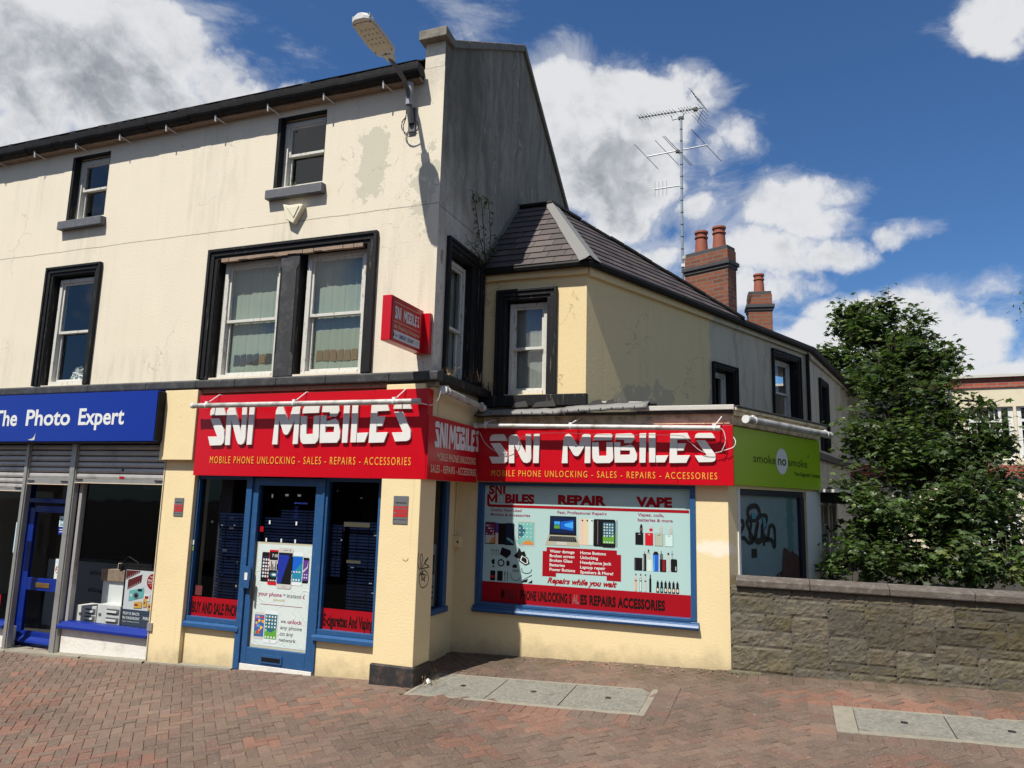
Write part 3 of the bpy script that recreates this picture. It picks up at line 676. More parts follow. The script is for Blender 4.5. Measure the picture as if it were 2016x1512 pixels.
for i in range(9): q = random.Random(i+150); x, z = q.uniform(-3.0, -2.45), q.uniform(.75, 1.6); m = MB(); m.rect(FA, x, x+q.uniform(.01, .07), z, z+q.uniform(.004, .03), -.0475, counter_mat if i % 3 else tube_face); m.build('tape', wl)
# door
m = MB()
m.box(FA, -2.335, -2.255, -.10, .035, -.06, 2.10, frame_blue); m.box(FA, -1.285, -1.26, -.10, .022, .0, 2.10, frame_blue)
m.box(FA, -2.25, -2.175, -.08, .012, .006, 2.08, frame_blue); m.box(FA, -1.385, -1.288, -.08, .012, .006, 2.08, frame_blue)
m.box(FA, -2.175, -1.385, -.08, .011, .006, .185, frame_blue); m.box(FA, -2.175, -1.385, -.08, .011, 1.99, 2.08, frame_blue)
door = m.build('door', house, bevel=.004); door['label'] = 'blue framed glazed shop door'
pane(door, FA, -2.175, -1.385, .185, 1.99, -.035, glass_dim)
blinds(door, -2.16, -1.40, 1.32, 1.62, 6); blinds(door, -1.92, -1.40, 1.62, 1.70, 9)
m = MB(); m.box(FA, -1.97, -1.68, .011, .022, .035, .125, frame_blue); m.box(FA, -1.95, -1.70, .0225, .024, .055, .10, print_black); m.build('letter_slot', door)
m = MB(); m.box(FA, -2.27, -2.175, .030, .055, .83, 1.07, frame_blue); m.box(FA, -2.245, -2.205, .0555, .057, .92, 1.0, flat_white); m.tube([FA(-2.15, .03, .72), FA(-2.15, .03, .92)], .016, cable_black, 8); m.build('lock_box', door)
m = MB(); m.box(FA, -2.28, -1.29, -.1, .018, -.08, .004, white_riser); m.build('door_step', house, bevel=.002)
m = MB()
for x, z in ((-2.02, 1.88), (-1.83, 1.885), (-1.66, 1.885), (-2.03, 1.58), (-1.66, 1.58), (-2.06, 1.38), (-1.85, 1.38), (-1.66, 1.38)): m = MB(); m.rect(FA, x, x+(.02 if z != 1.885 else .045), z-.03 if z != 1.885 else z-.012, z+.012, -.03, flat_white); m.build('tape', door)
m = MB(); put_text(m, FA, 'OPENING HOURS', -1.70, -1.52, 1.79, .017, -.031, material('sticker_blue', (.03, .06, .40), .5))
for i, tx in enumerate(('Mon 9-5', 'Tue 9-5', 'Wed 9-5', 'Thu 9-5', 'Fri 9-5', 'Sat 9-5')): put_text(m, FA, '-----'[:3+i % 3], -1.69, -1.64, 1.75-i*.024, .014, -.031, MATS['sticker_blue'])
m.build('window_lettering', door)
m = MB(); m.rect(FA, -2.15, -2.10, 1.46, 1.52, -.031, crimson); m.build('window_sticker', door)
for i, (x, z, mt) in enumerate(((-3.10, 1.27, flat_white), (-3.10, 1.20, material('label_green', (.2, .3, .1), .5)))):
    m = MB(); m.box(FA, x, x+.03, .001, .004, z, z+.055, mt); m.build('frame_sticker', wl)
# interior of the red shop
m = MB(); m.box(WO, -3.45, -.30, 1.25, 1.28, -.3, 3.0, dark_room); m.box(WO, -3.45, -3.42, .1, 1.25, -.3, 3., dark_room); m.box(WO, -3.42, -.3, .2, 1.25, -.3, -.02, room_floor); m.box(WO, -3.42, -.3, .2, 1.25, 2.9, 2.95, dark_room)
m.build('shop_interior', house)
# recessed side shop window
m = MB(); m.box(GL, 1.00, 1.10, -.07, .015, .64, 2.14, frame_blue); m.box(GL, .2, 1.125, -.07, .035, .575, .64, frame_blue); sw = m.build('shop_window', house, bevel=.004); sw['label'] = 'narrow recessed side window behind the corner pier'
pane(sw, GL, .1, 1.0, .64, 2.12, -.03, glass_dim)
m = MB(); m.box(WO, -.9, -.86, .2, 1.28, -.3, 3., dark_room); m.build('inner_wall', sw)
m = MB(); m.box(GL, .4, .90, -.06, -.045, .66, 1.36, flat_white); m.box(GL, .78, .87, -.044, -.042, 1.02, 1.24, print_black); m.box(GL, .79, .86, -.0415, -.040, 1.04, 1.21, print_grey)
for i in range(3): m.rect(GL, .80, .86, .74+i*.06, .77+i*.06, -.044, print_grey)
m.build('window_card', sw)

# ---------------- photo shop, ground floor
photo = thing('photo_shop_front', 'blue and white shopfront with grey roller shutters half raised', 'shopfront', (-6.2, .1, -.2))
mb = MB(); mb.box(FA, -5.08, -3.601, -.16, .0, -.5, .155, white_riser); mb.box(FA, -9.0, -6.10, -.16, .0, -.6, .06, white_riser); mb.build('riser_wall', photo, bevel=.008)
mb = MB(); mb.box(FA, -11, -6.6, -.3, -.02, 2.47, 3.13, dark_room); mb.box(FA, -6.6, -3.6, -.3, -.02, 2.47, 3.13, dark_room); mb.build('header', photo)
m = MB(); m.box(FA, -5.08, -3.61, -.10, -.02, .15, .20, blue_door); m.prism(Fr(FA(-5.12, 0, 0), (0, -1, 0), (1, 0, 0)), [(-.1, .15), (.06, .15), (.06, .185), (0, .23), (-.1, .235)], 0, 1.51, blue_door)
m.box(FA, -5.07, -5.02, -.09, -.02, .23, 1.96, alu_dark)
pw = m.build('display_window', photo, bevel=.004); pane(pw, FA, -5.02, -3.63, .23, 1.96, -.06, glass_clear); pw['label'] = 'right display window with a film poster'
m = MB(); m.prism(Fr(FA(-9, 0, 0), (0, -1, 0), (1, 0, 0)), [(-.1, .06), (.06, .06), (.06, .10), (0, .14), (-.1, .145)], 0, 2.92, blue_door); pl_ = m.build('display_window', photo, bevel=.004); pane(pl_, FA, -9, -6.1, .14, 1.85, -.06, glass_clear)
m = MB(); m.rect(FA, -6.22, -6.12, 1.02, 1.42, -.055, material('notice_blue', (.45, .62, .68), .5)); m.rect(FA, -6.19, -6.13, 1.37, 1.41, -.054, blue_panel)
for i in range(9): m.rect(FA, -6.20, -6.14, 1.33-i*.033, 1.34-i*.033, -.054, print_grey)
m.build('notice', pl_)
m = MB(); m.rect(FA, -6.60, -6.33, .16, .46, -.055, crimson); put_text(m, FA, 'order', -6.56, -6.38, .40, .035, -.053, flat_white, .01); put_text(m, FA, 'online', -6.56, -6.38, .34, .03, -.053, flat_white, .01); put_text(m, FA, 'here', -6.56, -6.38, .28, .03, -.053, flat_white, .01); m.rect(FA, -6.40, -6.35, .21, .27, -.053, flat_white); m.build('red_notice', pl_)
# recessed door, seen through the shutter opening (depth .2)
m = MB(); D0 = -.20
m.box(FA, -6.19, -6.08, D0-.05, D0, -.2, 1.62, blue_door); m.box(FA, -5.46, -5.36, D0-.05, D0, -.2, 1.62, blue_door); m.box(FA, -6.08, -5.46, D0-.05, D0-.001, 1.56, 1.65, blue_door)
m.box(FA, -6.08, -5.46, D0-.05, D0-.001, .53, .69, blue_door); m.box(FA, -6.08, -5.46, D0-.05, D0-.001, -.2, .0, blue_door)
m.prism(Fr(FA(-6.19, D0, 0), (0, -1, 0), (1, 0, 0)), [(0, -.13), (.06, -.13), (.05, -.10), (.0, -.06)], 0, .83, blue_door); m.box(FA, -6.2, -5.3, D0-.04, D0+.05, 1.69, 1.75, blue_door); m.box(FA, -6.25, -6.19, D0-.06, D0+.02, -.2, 1.95, blue_door); m.box(FA, -5.36, -5.30, D0-.06, D0+.02, -.2, 1.95, blue_door)
m.box(FA, -6.25, -5.25, D0-.06, .0, -.35, -.2, blue_door)
pd = m.build('door', photo, bevel=.004); pane(pd, FA, -6.08, -5.46, 0, .53, D0-.02, glass_clear); pane(pd, FA, -6.08, -5.46, .69, 1.56, D0-.02, glass_clear); pane(pd, FA, -6.19, -5.36, 1.75, 1.95, D0-.02, glass_clear)
brass = material('brass', (.45, .28, .09), .3, .1, 30., metal=.8)
m = MB(); m.box(FA, -5.90, -5.64, D0, D0+.008, .572, .635, brass); m.build('letter_plate', pd, bevel=.004)
m = MB(); m.rect(FA, -5.62, -5.50, 1.38, 1.52, D0-.015, material('pale_blue_print', (.50, .66, .72), .5)); m.rect(FA, -5.62, -5.50, 1.28, 1.375, D0-.015, blue_panel); m.ell(FA, -5.56, 1.465, .012, .012, D0-.013, print_black, 8)
for rr_ in (.024, .036):
    for sg in (-1, 1): m.tube([FA(-5.56+sg*rr_*math.cos(R_(a)), D0-.013, 1.465+rr_*math.sin(R_(a))) for a in range(-45, 46, 15)], .003, print_black, 4)
for i in range(3): m.rect(FA, -5.60, -5.52, 1.42-i*.012, 1.424-i*.012, D0-.013, print_grey)
for i in range(2): m.rect(FA, -5.60, -5.52, 1.34-i*.03, 1.35-i*.03, D0-.013, flat_white)
m.build('door_sticker', pd)
m = MB(); m.rect(FA, -5.60, -5.50, .70, .96, D0-.015, flat_white); m.rect(FA, -5.59, -5.51, .91, .945, D0-.014, MATS['pale_blue_print']); 
m.tube([FA(-5.55+.032*math.cos(R_(a)), D0-.013, .82+.04*math.sin(R_(a))) for a in range(0, 361, 30)], .004, crimson, 4); m.tube([FA(-5.575, D0-.013, .845), FA(-5.525, D0-.013, .795)], .004, crimson, 4); m.rect(FA, -5.575, -5.53, .815, .823, D0-.014, print_black); m.build('door_sticker', pd)
m = MB(); m.box(FA, -6.2, -5.2, -.20, .03, -.4, -.185, concrete); m.build('door_step', photo, bevel=.006)
# shutter guides
for (a, b) in ((-6.06, -5.97), (-5.21, -5.09), (-3.60, -3.555)):
    m = MB(); g0 = -.32; m.box(FA, a, b, -.02, .05, g0, 2.47, alu); m.box(FA, a+.02, b-.015, .0505, .065, g0, 2.47, alu); m.build('shutter_guide', photo, bevel=.004)
def shutter(s0, s1, zb, seed):
    m = MB(); z = 2.47; 
    while z > zb+.06:
        m.prism(Fr(FA(s0, -.0, 0), (0, -1, 0), (1, 0, 0)), [(.0, z-.072), (.028, z-.068), (.034, z-.045), (.030, z-.015), (.004, z-.002)], 0, s1-s0, alu_dark); z -= .075
    o = m.build('roller_shutter', photo); 
    m = MB(); m.box(FA, s0, s1, -.005, .045, zb-.03, z+.002, alu); m.box(FA, s0, s1, .0, .055, zb-.034, zb-.028, pale_text); m.box(FA, s0+.01, s0+.13, .046, .06, zb+.005, zb+.02, cable_black); m.box(FA, s1-.13, s1-.01, .046, .06, zb+.005, zb+.02, cable_black)
    if s1-s0 > 1: m.box(FA, (s0+s1)/2+.02, (s0+s1)/2+.10, .046, .05, zb+.03, zb+.06, crimson); m.ell(FA, (s0+s1)/2+.05, zb+.14, .02, .02, .036, cable_black, 10)
    m.build('bottom_rail', o, bevel=.003)
shutter(-5.09, -3.60, 2.00, 1); shutter(-5.97, -5.21, 1.97, 2); shutter(-9, -6.06, 1.87, 3)
m = MB(); m.box(FA, -3.60, -3.53, .056, .075, .25, .34, alu); m.build('shutter_lock', photo)
# display and interior
m = MB()
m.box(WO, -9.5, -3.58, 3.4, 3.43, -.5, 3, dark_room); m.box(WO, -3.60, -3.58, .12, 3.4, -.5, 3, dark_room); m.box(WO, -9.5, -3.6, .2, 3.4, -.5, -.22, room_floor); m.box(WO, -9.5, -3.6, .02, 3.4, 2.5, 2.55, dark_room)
m.box(WO, -5.25, -3.6, .10, .75, .05, .17, counter_mat)
m.build('shop_interior', photo)
for (a, b, y, z0_, z1_, tz) in ((-7.2, -5.3, 1.35, -.2, .80, .62), (-5.2, -3.75, 1.5, -.2, .88, .70)):
    m = MB(); m.box(WO, a, b, y, y+.4, z0_, z1_, counter_mat); f = Fr((0, y, 0), (1, 0, 0), (0, -1, 0))
    for q in range(2):
        for r_ in range(2): put_text(m, f, '#iSnaps', a+.15+q*.75, a+.5+q*.75, tz-r_*.25, .06, .004, print_black, .01)
    m.build('counter', photo)
bx = material('display_box', (.56, .56, .54), .6, .2, 9., dirt=(.3, .29, .27), dirt_amt=.5, dscale=14.)
P2 = None
def disp_box(a, b, y, z1_, lab):
    m = MB(); z0_ = .172; dk = material('box_inside', (.10, .10, .10), .8)
    m.box(WO, a, b, y, y+.22, z0_, z1_, bx); f = Fr((0, y, 0), (1, 0, 0), (0, -1, 0))
    for r_ in range(2):
        zc = z0_+(z1_-z0_)*(.28+.42*r_); m.box(f, a+(b-a)*.42, b-.03, .001, .004, zc-.035, zc+.035, dk); m.box(f, a+(b-a)*.45, b-.06, .004, .02, zc-.012, zc+.012, flat_white)
    m.rrect(f, a+.04, a+.09, (z0_+z1_)/2-.02, (z0_+z1_)/2+.02, .012, .002, dk)
    for q in (a, b-.012): m.box(f, q, q+.012, .0, .006, z0_, z1_, MATS['counter_grey'])
    o = m.build('display_box', bevel=.004); o['label'] = lab; o['category'] = 'box'; o['group'] = 'boxes in the photo shop window'
disp_box(-5.19, -4.83, .28, .385, 'smaller white drawer box in the photo shop window, left of the pair'); disp_box(-4.82, -4.40, .26, .425, 'larger white drawer box in the photo shop window, beside the film poster')
m = MB(); f = Fr((0, .48, 0), (1, 0, 0), (0, -1, 0)); m.box(f, -4.98, -4.52, 0, .03, .172, .70, flat_white); m.box(f, -5.0, -4.48, -.05, .06, .70, .85, bare_wood); m.box(f, -4.76, -4.70, -.02, .02, .85, .93, pale_text)
o = m.build('display_stand', bevel=.005); o['label'] = 'white display stand with wooden top behind the two drawer boxes'; o['category'] = 'stand'
# camera kit silhouettes on the stand
m = MB(); 
m.box(f, -4.72, -4.58, -.05, .05, .855, .93, print_black); m.tube([f(-4.65, .08, .895), f(-4.65, .0, .895)], .035, print_black, 12); m.tube([f(-4.70, .0, .93), f(-4.60, .0, 1.02), f(-4.45, .0, .96), f(-4.38, 0, .90)], .010, print_black, 6); m.box(f, -4.6, -4.15, .0, .04, .88, .94, print_black)
o = m.build('camera', bevel=.004); o['label'] = 'black camera with strap on top of the white display stand'; o['category'] = 'camera'
# film poster
pos = thing('film_poster', 'black framed poster about photo film in the right display window', 'poster', (-4.1, .3, .18)); f = Fr((0, .27, 0), (1, 0, 0), (0, -1, 0))
m = MB(); m.box(f, -4.42, -3.66, -.03, 0, .175, .915, print_black); m.build('frame', pos, bevel=.004)
m = MB(); m.rect(f, -4.385, -3.69, .40, .885, .003, material('poster_grey', (.55, .57, .58), .5)); m.rect(f, -4.385, -3.69, .20, .40, .003, material('poster_navy', (.03, .045, .075), .5))
film = material('film_brown', (.10, .012, .012), .4)
for (c, z) in ((-4.28, .86), (-4.24, .74)):
    m.sheet(f, [(c-.10, z-.10), (c+.12, z-.0), (c+.13, z+.02 if z > .8 else z+.10), (c-.10, z+.02)], .005, film)
    for i in range(7): m.rect(f, c-.09+i*.03, c-.08+i*.03, z-.085+i*.0135, z-.075+i*.0135, .006, flat_white)
m.ell(f, -3.93, .76, .095, .095, .006, crimson, 28); put_text(m, f, 'FREE', -3.97, -3.89, .805, .02, .008, flat_white, .01); put_text(m, f, 'PHOTO', -4.005, -3.855, .755, .035, .008, flat_white, .015); put_text(m, f, 'PROCESSING', -4.0, -3.86, .73, .016, .008, flat_white, .01); put_text(m, f, 'ask in store', -3.97, -3.89, .705, .011, .008, flat_white)
teal = material('camera_teal', (.12, .38, .38), .5); m.sheet(f, [(-4.30, .50), (-4.05, .56), (-4.06, .68), (-4.30, .63)], .006, teal); m.ell(f, -4.18, .575, .045, .04, .007, print_grey, 16); m.ell(f, -4.18, .575, .025, .022, .008, print_black, 12); m.rect(f, -4.16, -4.09, .63, .66, .007, print_black); m.rect(f, -4.28, -4.25, .56, .59, .007, flat_white)
for (x, z, w_, h_) in ((-4.20, .42, .13, .09), (-4.05, .44, .06, .12), (-3.97, .41, .12, .10)): m.sheet(f, [(x, z), (x+w_, z+.01), (x+w_, z+h_), (x, z+h_-.015)], .009, material('film_box_yellow', (.55, .33, .06), .5)); m.rect(f, x+.01, x+w_*.5, z+h_*.35, z+h_*.6, .010, crimson)
m.rect(f, -4.05, -3.95, .52, .61, .0085, flat_white); m.rect(f, -4.03, -3.97, .55, .58, .0095, crimson)
put_text(m, f, 'FILM IS BACK', -4.37, -4.09, .335, .035, .006, flat_white, .015); put_text(m, f, 'IN FASHION!', -4.37, -4.09, .28, .035, .006, flat_white, .015); put_text(m, f, 'ENJOY THE MAGIC OF FILM', -4.37, -4.09, .245, .013, .006, flat_white)
put_text(m, f, 'MAX', -4.03, -3.90, .29, .04, .006, flat_white, .02); m.build('print', pos)
# hanging frames deep inside
m = MB(); f = Fr((0, 1.0, 0), (1, 0, 0), (0, -1, 0)); m.rect(f, -5.05, -4.3, 1.9, 2.06, .0, room_floor); put_text(m, f, 'FRAMING', -4.95, -4.4, 1.95, .09, .004, print_black, .02); m.build('hanging_sign', photo)

# ================================================================== WING BUILDING (set back)
wing = thing('rear_wing', 'two storey yellow and grey wing with a slate roof running back from the corner', 'building', (2.5, 4.5, 0))
mb = MB()
wx = 1.36
wall_sheet(mb, SU, -.02, wx, 2.6, 4.84, [(.30, .86, 3.19, 4.40)], wing_paint, .2)
wall_sheet(mb, RU, 0, 6.42, 2.6, 4.80, [(3.03, 3.62, 2.9, 3.94), (5.03, 5.93, 3.30, 4.45)], wing_paint, .22)
wall_sheet(mb, RU, 1.2, 6.42, -.5, 2.6, [], wing_paint, .22)
wall_sheet(mb, RB, 0, 4.6, -.5, 4.80, [(1.05, 1.75, 2.98, 4.30)], wing_paint, .22)
mb.build('wall', wing, bevel=.0)
mb = MB(); e2 = RB(4.6, 0, 0); mb.add([e2, e2+Vector((0, 0, 4.8)), e2+Vector((-5, 1, 4.8)), e2+Vector((-5, 1, 0))], [(0, 1, 2, 3)], wing_paint)
mb.box(WO, .1, .13, 1.7, 9, 0, 4.7, dark_room); mb.build('back_wall', wing)
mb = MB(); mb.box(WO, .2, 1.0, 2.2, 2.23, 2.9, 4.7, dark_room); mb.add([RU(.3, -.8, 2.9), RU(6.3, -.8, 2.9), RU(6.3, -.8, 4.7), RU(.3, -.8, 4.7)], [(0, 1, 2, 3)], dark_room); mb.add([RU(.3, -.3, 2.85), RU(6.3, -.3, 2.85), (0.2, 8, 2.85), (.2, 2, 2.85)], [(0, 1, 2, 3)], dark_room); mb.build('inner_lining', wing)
w = sash_window(wing, 'tall window in the sunny yellow end wall', SU, .33, .83, 3.20, 4.37, -.09, 3.79, .045, blind=blind_w)
arch(w, SU, .31, .86, 3.18, 4.40, .13); lining(w, SU, .30, .86, 3.19, 4.40, black_paint)
mb = MB(); mb.box(SU, .02, 1.39, .001, .09, 3.03, 3.17, black_paint); mb.build('sill_course', wing, bevel=.006)
for (h, lab, r_) in (((3.03, 3.62, 2.9, 3.94), 'smallest window of the shaded side', 3.4), ((5.03, 5.93, 3.30, 4.45), 'larger window beside the downpipe', 3.86)):
    w = sash_window(wing, lab, RU, h[0]+.02, h[1]-.02, h[2], h[3]-.02, -.13, r_, .05); arch(w, RU, h[0], h[1], h[2], h[3], .08 if h[0] < 4 else .10); lining(w, RU, *h, black_paint)
w = sash_window(wing, 'window after the bend, half hidden by leaves', RB, 1.07, 1.73, 2.98, 4.28, -.13, 3.6, .05); arch(w, RB, 1.05, 1.75, 2.98, 4.30, .09); lining(w, RB, 1.05, 1.75, 2.98, 4.30, black_paint)
# low string at the first floor of the wing
mb = MB(); mb.box(RU, 2.6+1.6, 6.42, .001, .10, 2.78, 2.90, ledge_paint); mb.box(RB, 0, 4.6, .001, .10, 2.78, 2.90, ledge_paint); mb.build('string_course', wing, bevel=.006)
mb = MB(); mb.tube([RU(6.28, .05, 0), RU(6.28, .05, 4.66)], .035, gutter_black, 10); mb.tube([RU(6.15, .03, 2.8), RU(6.15, .03, 4.5)], .012, wing_paint, 6); mb.build('downpipe', wing)
# gutter: front, rounded hip corner, side, bend
gp = [Vector((.02, 1.30, 4.775)), Vector((1.28, 1.285, 4.775)), Vector((1.42, 1.31, 4.775)), RU(.12, .09, 4.775), RU(3.2, .09, 4.755), RU(6.40, .09, 4.74), RB(.1, .09, 4.735), RB(4.7, .09, 4.68)]
mb = MB(); mb.tube(gp, .052, gutter_black, 8)
mb.build('gutter', wing)
mb = MB(); mb.box(SU, .0, wx+.02, .001, .05, 4.66, 4.76, wing_paint); mb.box(RU, .0, 6.42, .001, .05, 4.64, 4.74, wing_paint); mb.box(RB, .0, 4.6, .001, .05, 4.60, 4.72, wing_paint); mb.build('cornice', wing)
# roof slopes
A0 = Vector((.0, 2.60, 6.15)); A1 = Vector((.49, 2.60, 6.15)); E0 = Vector((.0, 1.25, 4.80)); E1 = Vector((1.43, 1.25, 4.80)); E2 = RU(6.45, .12, 4.78); E3 = RB(4.75, .12, 4.74)
_n = (E1-E2).cross(A1-E2)
def on_slope(px, py, p, n): r = ray(px, py); return CAM + r*((p-CAM).dot(n)/r.dot(n))
Em = RU(3.75, .12, 4.79); A2 = Em; A3 = RB(4.75, -3.0, 5.3)
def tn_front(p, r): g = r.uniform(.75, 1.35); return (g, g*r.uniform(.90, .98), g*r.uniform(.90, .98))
mb = MB(); slated(mb, [E0, E1, A1, A0], .25, .175, random.Random(9), tn_front)
def planar(P):  # push the 4th point into the plane of the others
    n = (P[1]-P[0]).cross(P[2]-P[0]); t = n.dot(P[3]-P[0])/n.z; return P[:3]+[P[3]-Vector((0, 0, t))]
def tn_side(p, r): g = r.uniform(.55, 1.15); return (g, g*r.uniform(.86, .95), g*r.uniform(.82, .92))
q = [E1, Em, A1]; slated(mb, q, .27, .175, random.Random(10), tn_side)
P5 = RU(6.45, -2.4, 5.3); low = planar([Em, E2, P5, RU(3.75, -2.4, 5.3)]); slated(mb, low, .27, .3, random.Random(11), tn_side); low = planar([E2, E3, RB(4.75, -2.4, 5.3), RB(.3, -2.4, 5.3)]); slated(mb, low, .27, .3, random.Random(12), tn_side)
mb.build('roof', wing)
mb = MB(); mb.add([A0, A1, Em, RU(3.75, -2.4, 4.85), (0.05, 5.5, 5.0)], [(0, 1, 2, 3, 4)], felt); mb.build('roof_back', wing)
mb = MB(); rr = random.Random(2)
for i in range(14):
    a = A1.lerp(A2, i/14); b = A1.lerp(A2, (i+1)/14-.004); j = Vector((0, 0, rr.uniform(-.008, .012))); mb.tube([a+j, b+j], .055, gutter_black, 7)
mb.tube([A0+Vector((0, -.02, .02)), A1+Vector((0.02, -.02, .02))], .035, gutter_black, 7)
mb.build('ridge_tiles', wing)
# lead hip: wide sheet dressed over the hip
hipn1 = (E1-E0).cross(A1-E0).normalized(); hipd = (A1-E1).normalized()
sidn = (q[1]-q[0]).cross(q[2]-q[0]).normalized(); sidn = sidn if sidn.z > 0 else -sidn; hipn1 = hipn1 if hipn1.z > 0 else -hipn1
u1 = hipd.cross(hipn1).normalized(); u1 = u1 if u1.x < 0 else -u1; u2 = hipd.cross(sidn).normalized(); u2 = u2 if u2.dot(RD) > 0 else -u2
mb = MB(); n = 12; L = (A1-E1).length; rows = []; rr = random.Random(6)
for i in range(n+1):
    c = E1 + hipd*(L*i/n); k = (1.0-.35*i/n)
    row = [c+u1*(.13*k+rr.uniform(-.006, .006))+hipn1*.024, c+u1*.05+hipn1*(.030+rr.uniform(0, .006)), c+Vector((0, 0, .055)), c+u2*.05+sidn*.030, c+u2*(.16*k+rr.uniform(-.006, .006))+sidn*.026]; rows.append(row)
vs = [v for r_ in rows for v in r_]
mb.add(vs, [(i*5+j, i*5+j+1, (i+1)*5+j+1, (i+1)*5+j) for i in range(n) for j in range(4)], lead); mb.build('lead_hip', wing, smooth=True)
# patchy lead flashing against the gable is part of the roof edge
mb = MB(); mb.add([GA(1.25, .012, 4.83), GA(2.62, .012, 6.19), GA(2.62, .012, 6.27), GA(1.25, .012, 4.92)], [(0, 1, 2, 3)], lead); mb.build('flashing', wing)

def chimney(c, u, w_, dep, z0, z1, pots, lab):
    f = Fr(c, u, Vector((u.y, -u.x, 0)))
    m = MB(); m.box(f, 0, w_, -dep, 0, z0, z1-.30, brick_chim); m.box(f, 0, w_, -dep, 0, z1-.20, z1, brick_chim); m.box(f, .03, w_-.03, -dep+.03, -.03, z1-.3, z1-.2, brick_chim)
    o = m.build('chimney', wing); o['label'] = lab
    m = MB(); m.box(f, -.045, w_+.045, -dep-.045, .045, z1-.285, z1-.215, brick_blue); m.box(f, -.02, w_+.02, -dep-.02, .02, z1-.345, z1-.285, brick_blue); m.box(f, -.0+.01, w_-.01, -dep+.01, -.01, z1, z1+.07, brick_blue); m.build('brick_band', o, bevel=.006)
    for (a, h_, r_) in pots:
        m = MB(); b = f(a, -dep/2, z1+.06)
        m.lathe(b, [(r_*1.05, 0), (r_*1.03, .05), (r_*.93, h_*.55), (r_*.90, h_*.66), (r_*1.06, h_*.70), (r_*1.06, h_*.74), (r_*.9, h_*.77), (r_*.92, h_*.88), (r_*1.08, h_*.92), (r_*1.06, h_), (r_*.8, h_), (r_*.75, h_*.8)], terracotta, 18); m.build('chimney_pot', o, smooth=True)
    return o, f
uN = Vector((.91158, -.41113, 0))
ch1, cf = chimney((1.93, 6.20, 0), uN, .86, .30, 4.9, 6.38, [(.26, .42, .115), (.62, .42, .115)], 'nearer brick chimney with two terracotta pots')
m = MB(); 
for i in range(6): m.box(cf, .50+i*.07, .60+i*.07, .001, .02, 5.36-i*.075, 5.44-i*.075, mortar_pale)
m.build('stepped_flashing', ch1)
chimney((2.93, 8.42, 0), Vector((math.cos(R_(8)), math.sin(R_(8)), 0)), .47, .38, 4.8, 6.22, [(.24, .42, .105)], 'farther small brick chimney with one terracotta pot')

# ================================================================== SINGLE STOREY SHOP EXTENSION
annex = thing('shop_extension', 'low yellow shop extension with a big poster window, between the corner and the stone wall', 'building', (1.6, 1.6, 0))
WX = (.05, 2.62, .60, 2.09)
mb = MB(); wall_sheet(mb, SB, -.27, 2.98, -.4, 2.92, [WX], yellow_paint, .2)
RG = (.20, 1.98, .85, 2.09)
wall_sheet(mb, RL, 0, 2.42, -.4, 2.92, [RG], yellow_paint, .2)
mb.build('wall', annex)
for q in ((.20, .25, -.05, .012, .85, 2.09), (1.98, 2.42, .001, .012, -.4, 2.10)): mb = MB(); mb.box(RL, *q, letter_white); mb.build('corner_board', annex, bevel=.004)
mb = MB(); mb.add([(0, 1.3, 2.93), (2.98, 1.3, 2.93), RL(2.42, 0, 2.93), RU(2.6, 0, 2.93), (1.36, 1.38, 2.93), (0, 1.38, 2.93)], [(0, 1, 2, 3, 4, 5)], felt)
mb.box(RL, 2.0, 2.42, -.9, -.7, -.4, 2.9, dark_room); mb.build('flat_roof', annex)
mb = MB(); peel = material('peeling_cream', (.62, .52, .34), .8, .1, 9., .5, 30., dirt=(.10, .08, .06), dirt_amt=.75, dscale=9.)
mb.box(SB, .1, 3.02, .001, .05, 2.78, 2.90, peel); mb.box(SB, .0, 3.06, .001, .11, 2.90, 2.925, ledge_paint); mb.box(SB, 2.0, 3.07, .001, .13, 2.93, 2.985, mortar_pale)
mb.box(RL, -.0, 2.40, .001, .05, 2.78, 2.88, peel); mb.box(RL, .0, 2.44, .001, .09, 2.88, 2.93, peel); mb.box(RL, .0, 2.46, .001, .12, 2.93, 2.965, peel); mb.box(RL, .0, 2.47, .001, .14, 2.966, 2.985, ledge_paint)
mb.build('cornice', annex, bevel=.006)
# sheets of lead lying on the edge, ragged
rr = random.Random(12)
def lead_sheet(s0, s1, z0, z1, d0, n=14, tilt=0.):
    m = MB(); top = []; 
    for i in range(n+1):
        t = i/n; s_ = s0+(s1-s0)*t; w1 = rr.uniform(-.006, .007); dz = tilt*t
        top.append([SB(s_, -.06, z1+.05+dz+w1*.5), SB(s_, .06, z1+.02+dz+w1), SB(s_+w1, d0+w1*.6, z1-.02+dz+w1), SB(s_+w1, d0+.012, z0+dz+rr.uniform(-.006, .006))])
    k = len(top[0]); vs = [v for r_ in top for v in r_]; m.add(vs, [(i*k+j, i*k+j+1, (i+1)*k+j+1, (i+1)*k+j) for i in range(n) for j in range(k-1)], lead)
    for i in range(int((s1-s0)/.13)): 
        p = SB(s0+.07+i*.13, d0+.016, (z0+z1)/2-.005+tilt*i*.13/(s1-s0)); m.box(Fr(p, SB.u, SB.n), -.006, .006, 0, .003, -.006, .006, cable_black)
    o = m.build('lead_flashing', annex, smooth=True); o.modifiers.new('s', 'SOLIDIFY').thickness = .006; return o
lead_sheet(.06, 1.13, 2.90, 2.965, .19); lead_sheet(1.15, 2.14, 2.915, 2.985, .19, tilt=.035)
m = MB(); 
for i, (a, w_) in enumerate(((.45, .22), (.72, .30), (1.42, .18), (1.6, .15))): m.prism(SU, [(a, 3.01), (a+w_, 3.02), (a+w_-.03, 3.09), (a+.05, 3.07)], .10, .112, felt)
for i in range(5): m.box(Fr(SU(1.42+i*.16, .02, 3.0+rr.uniform(0, .03)), (1, .2, 0), (0, -1, .3)), 0, .15, 0, .08, 0, .02, mortar_pale if i % 2 else felt)
m.build('loose_slates', annex)
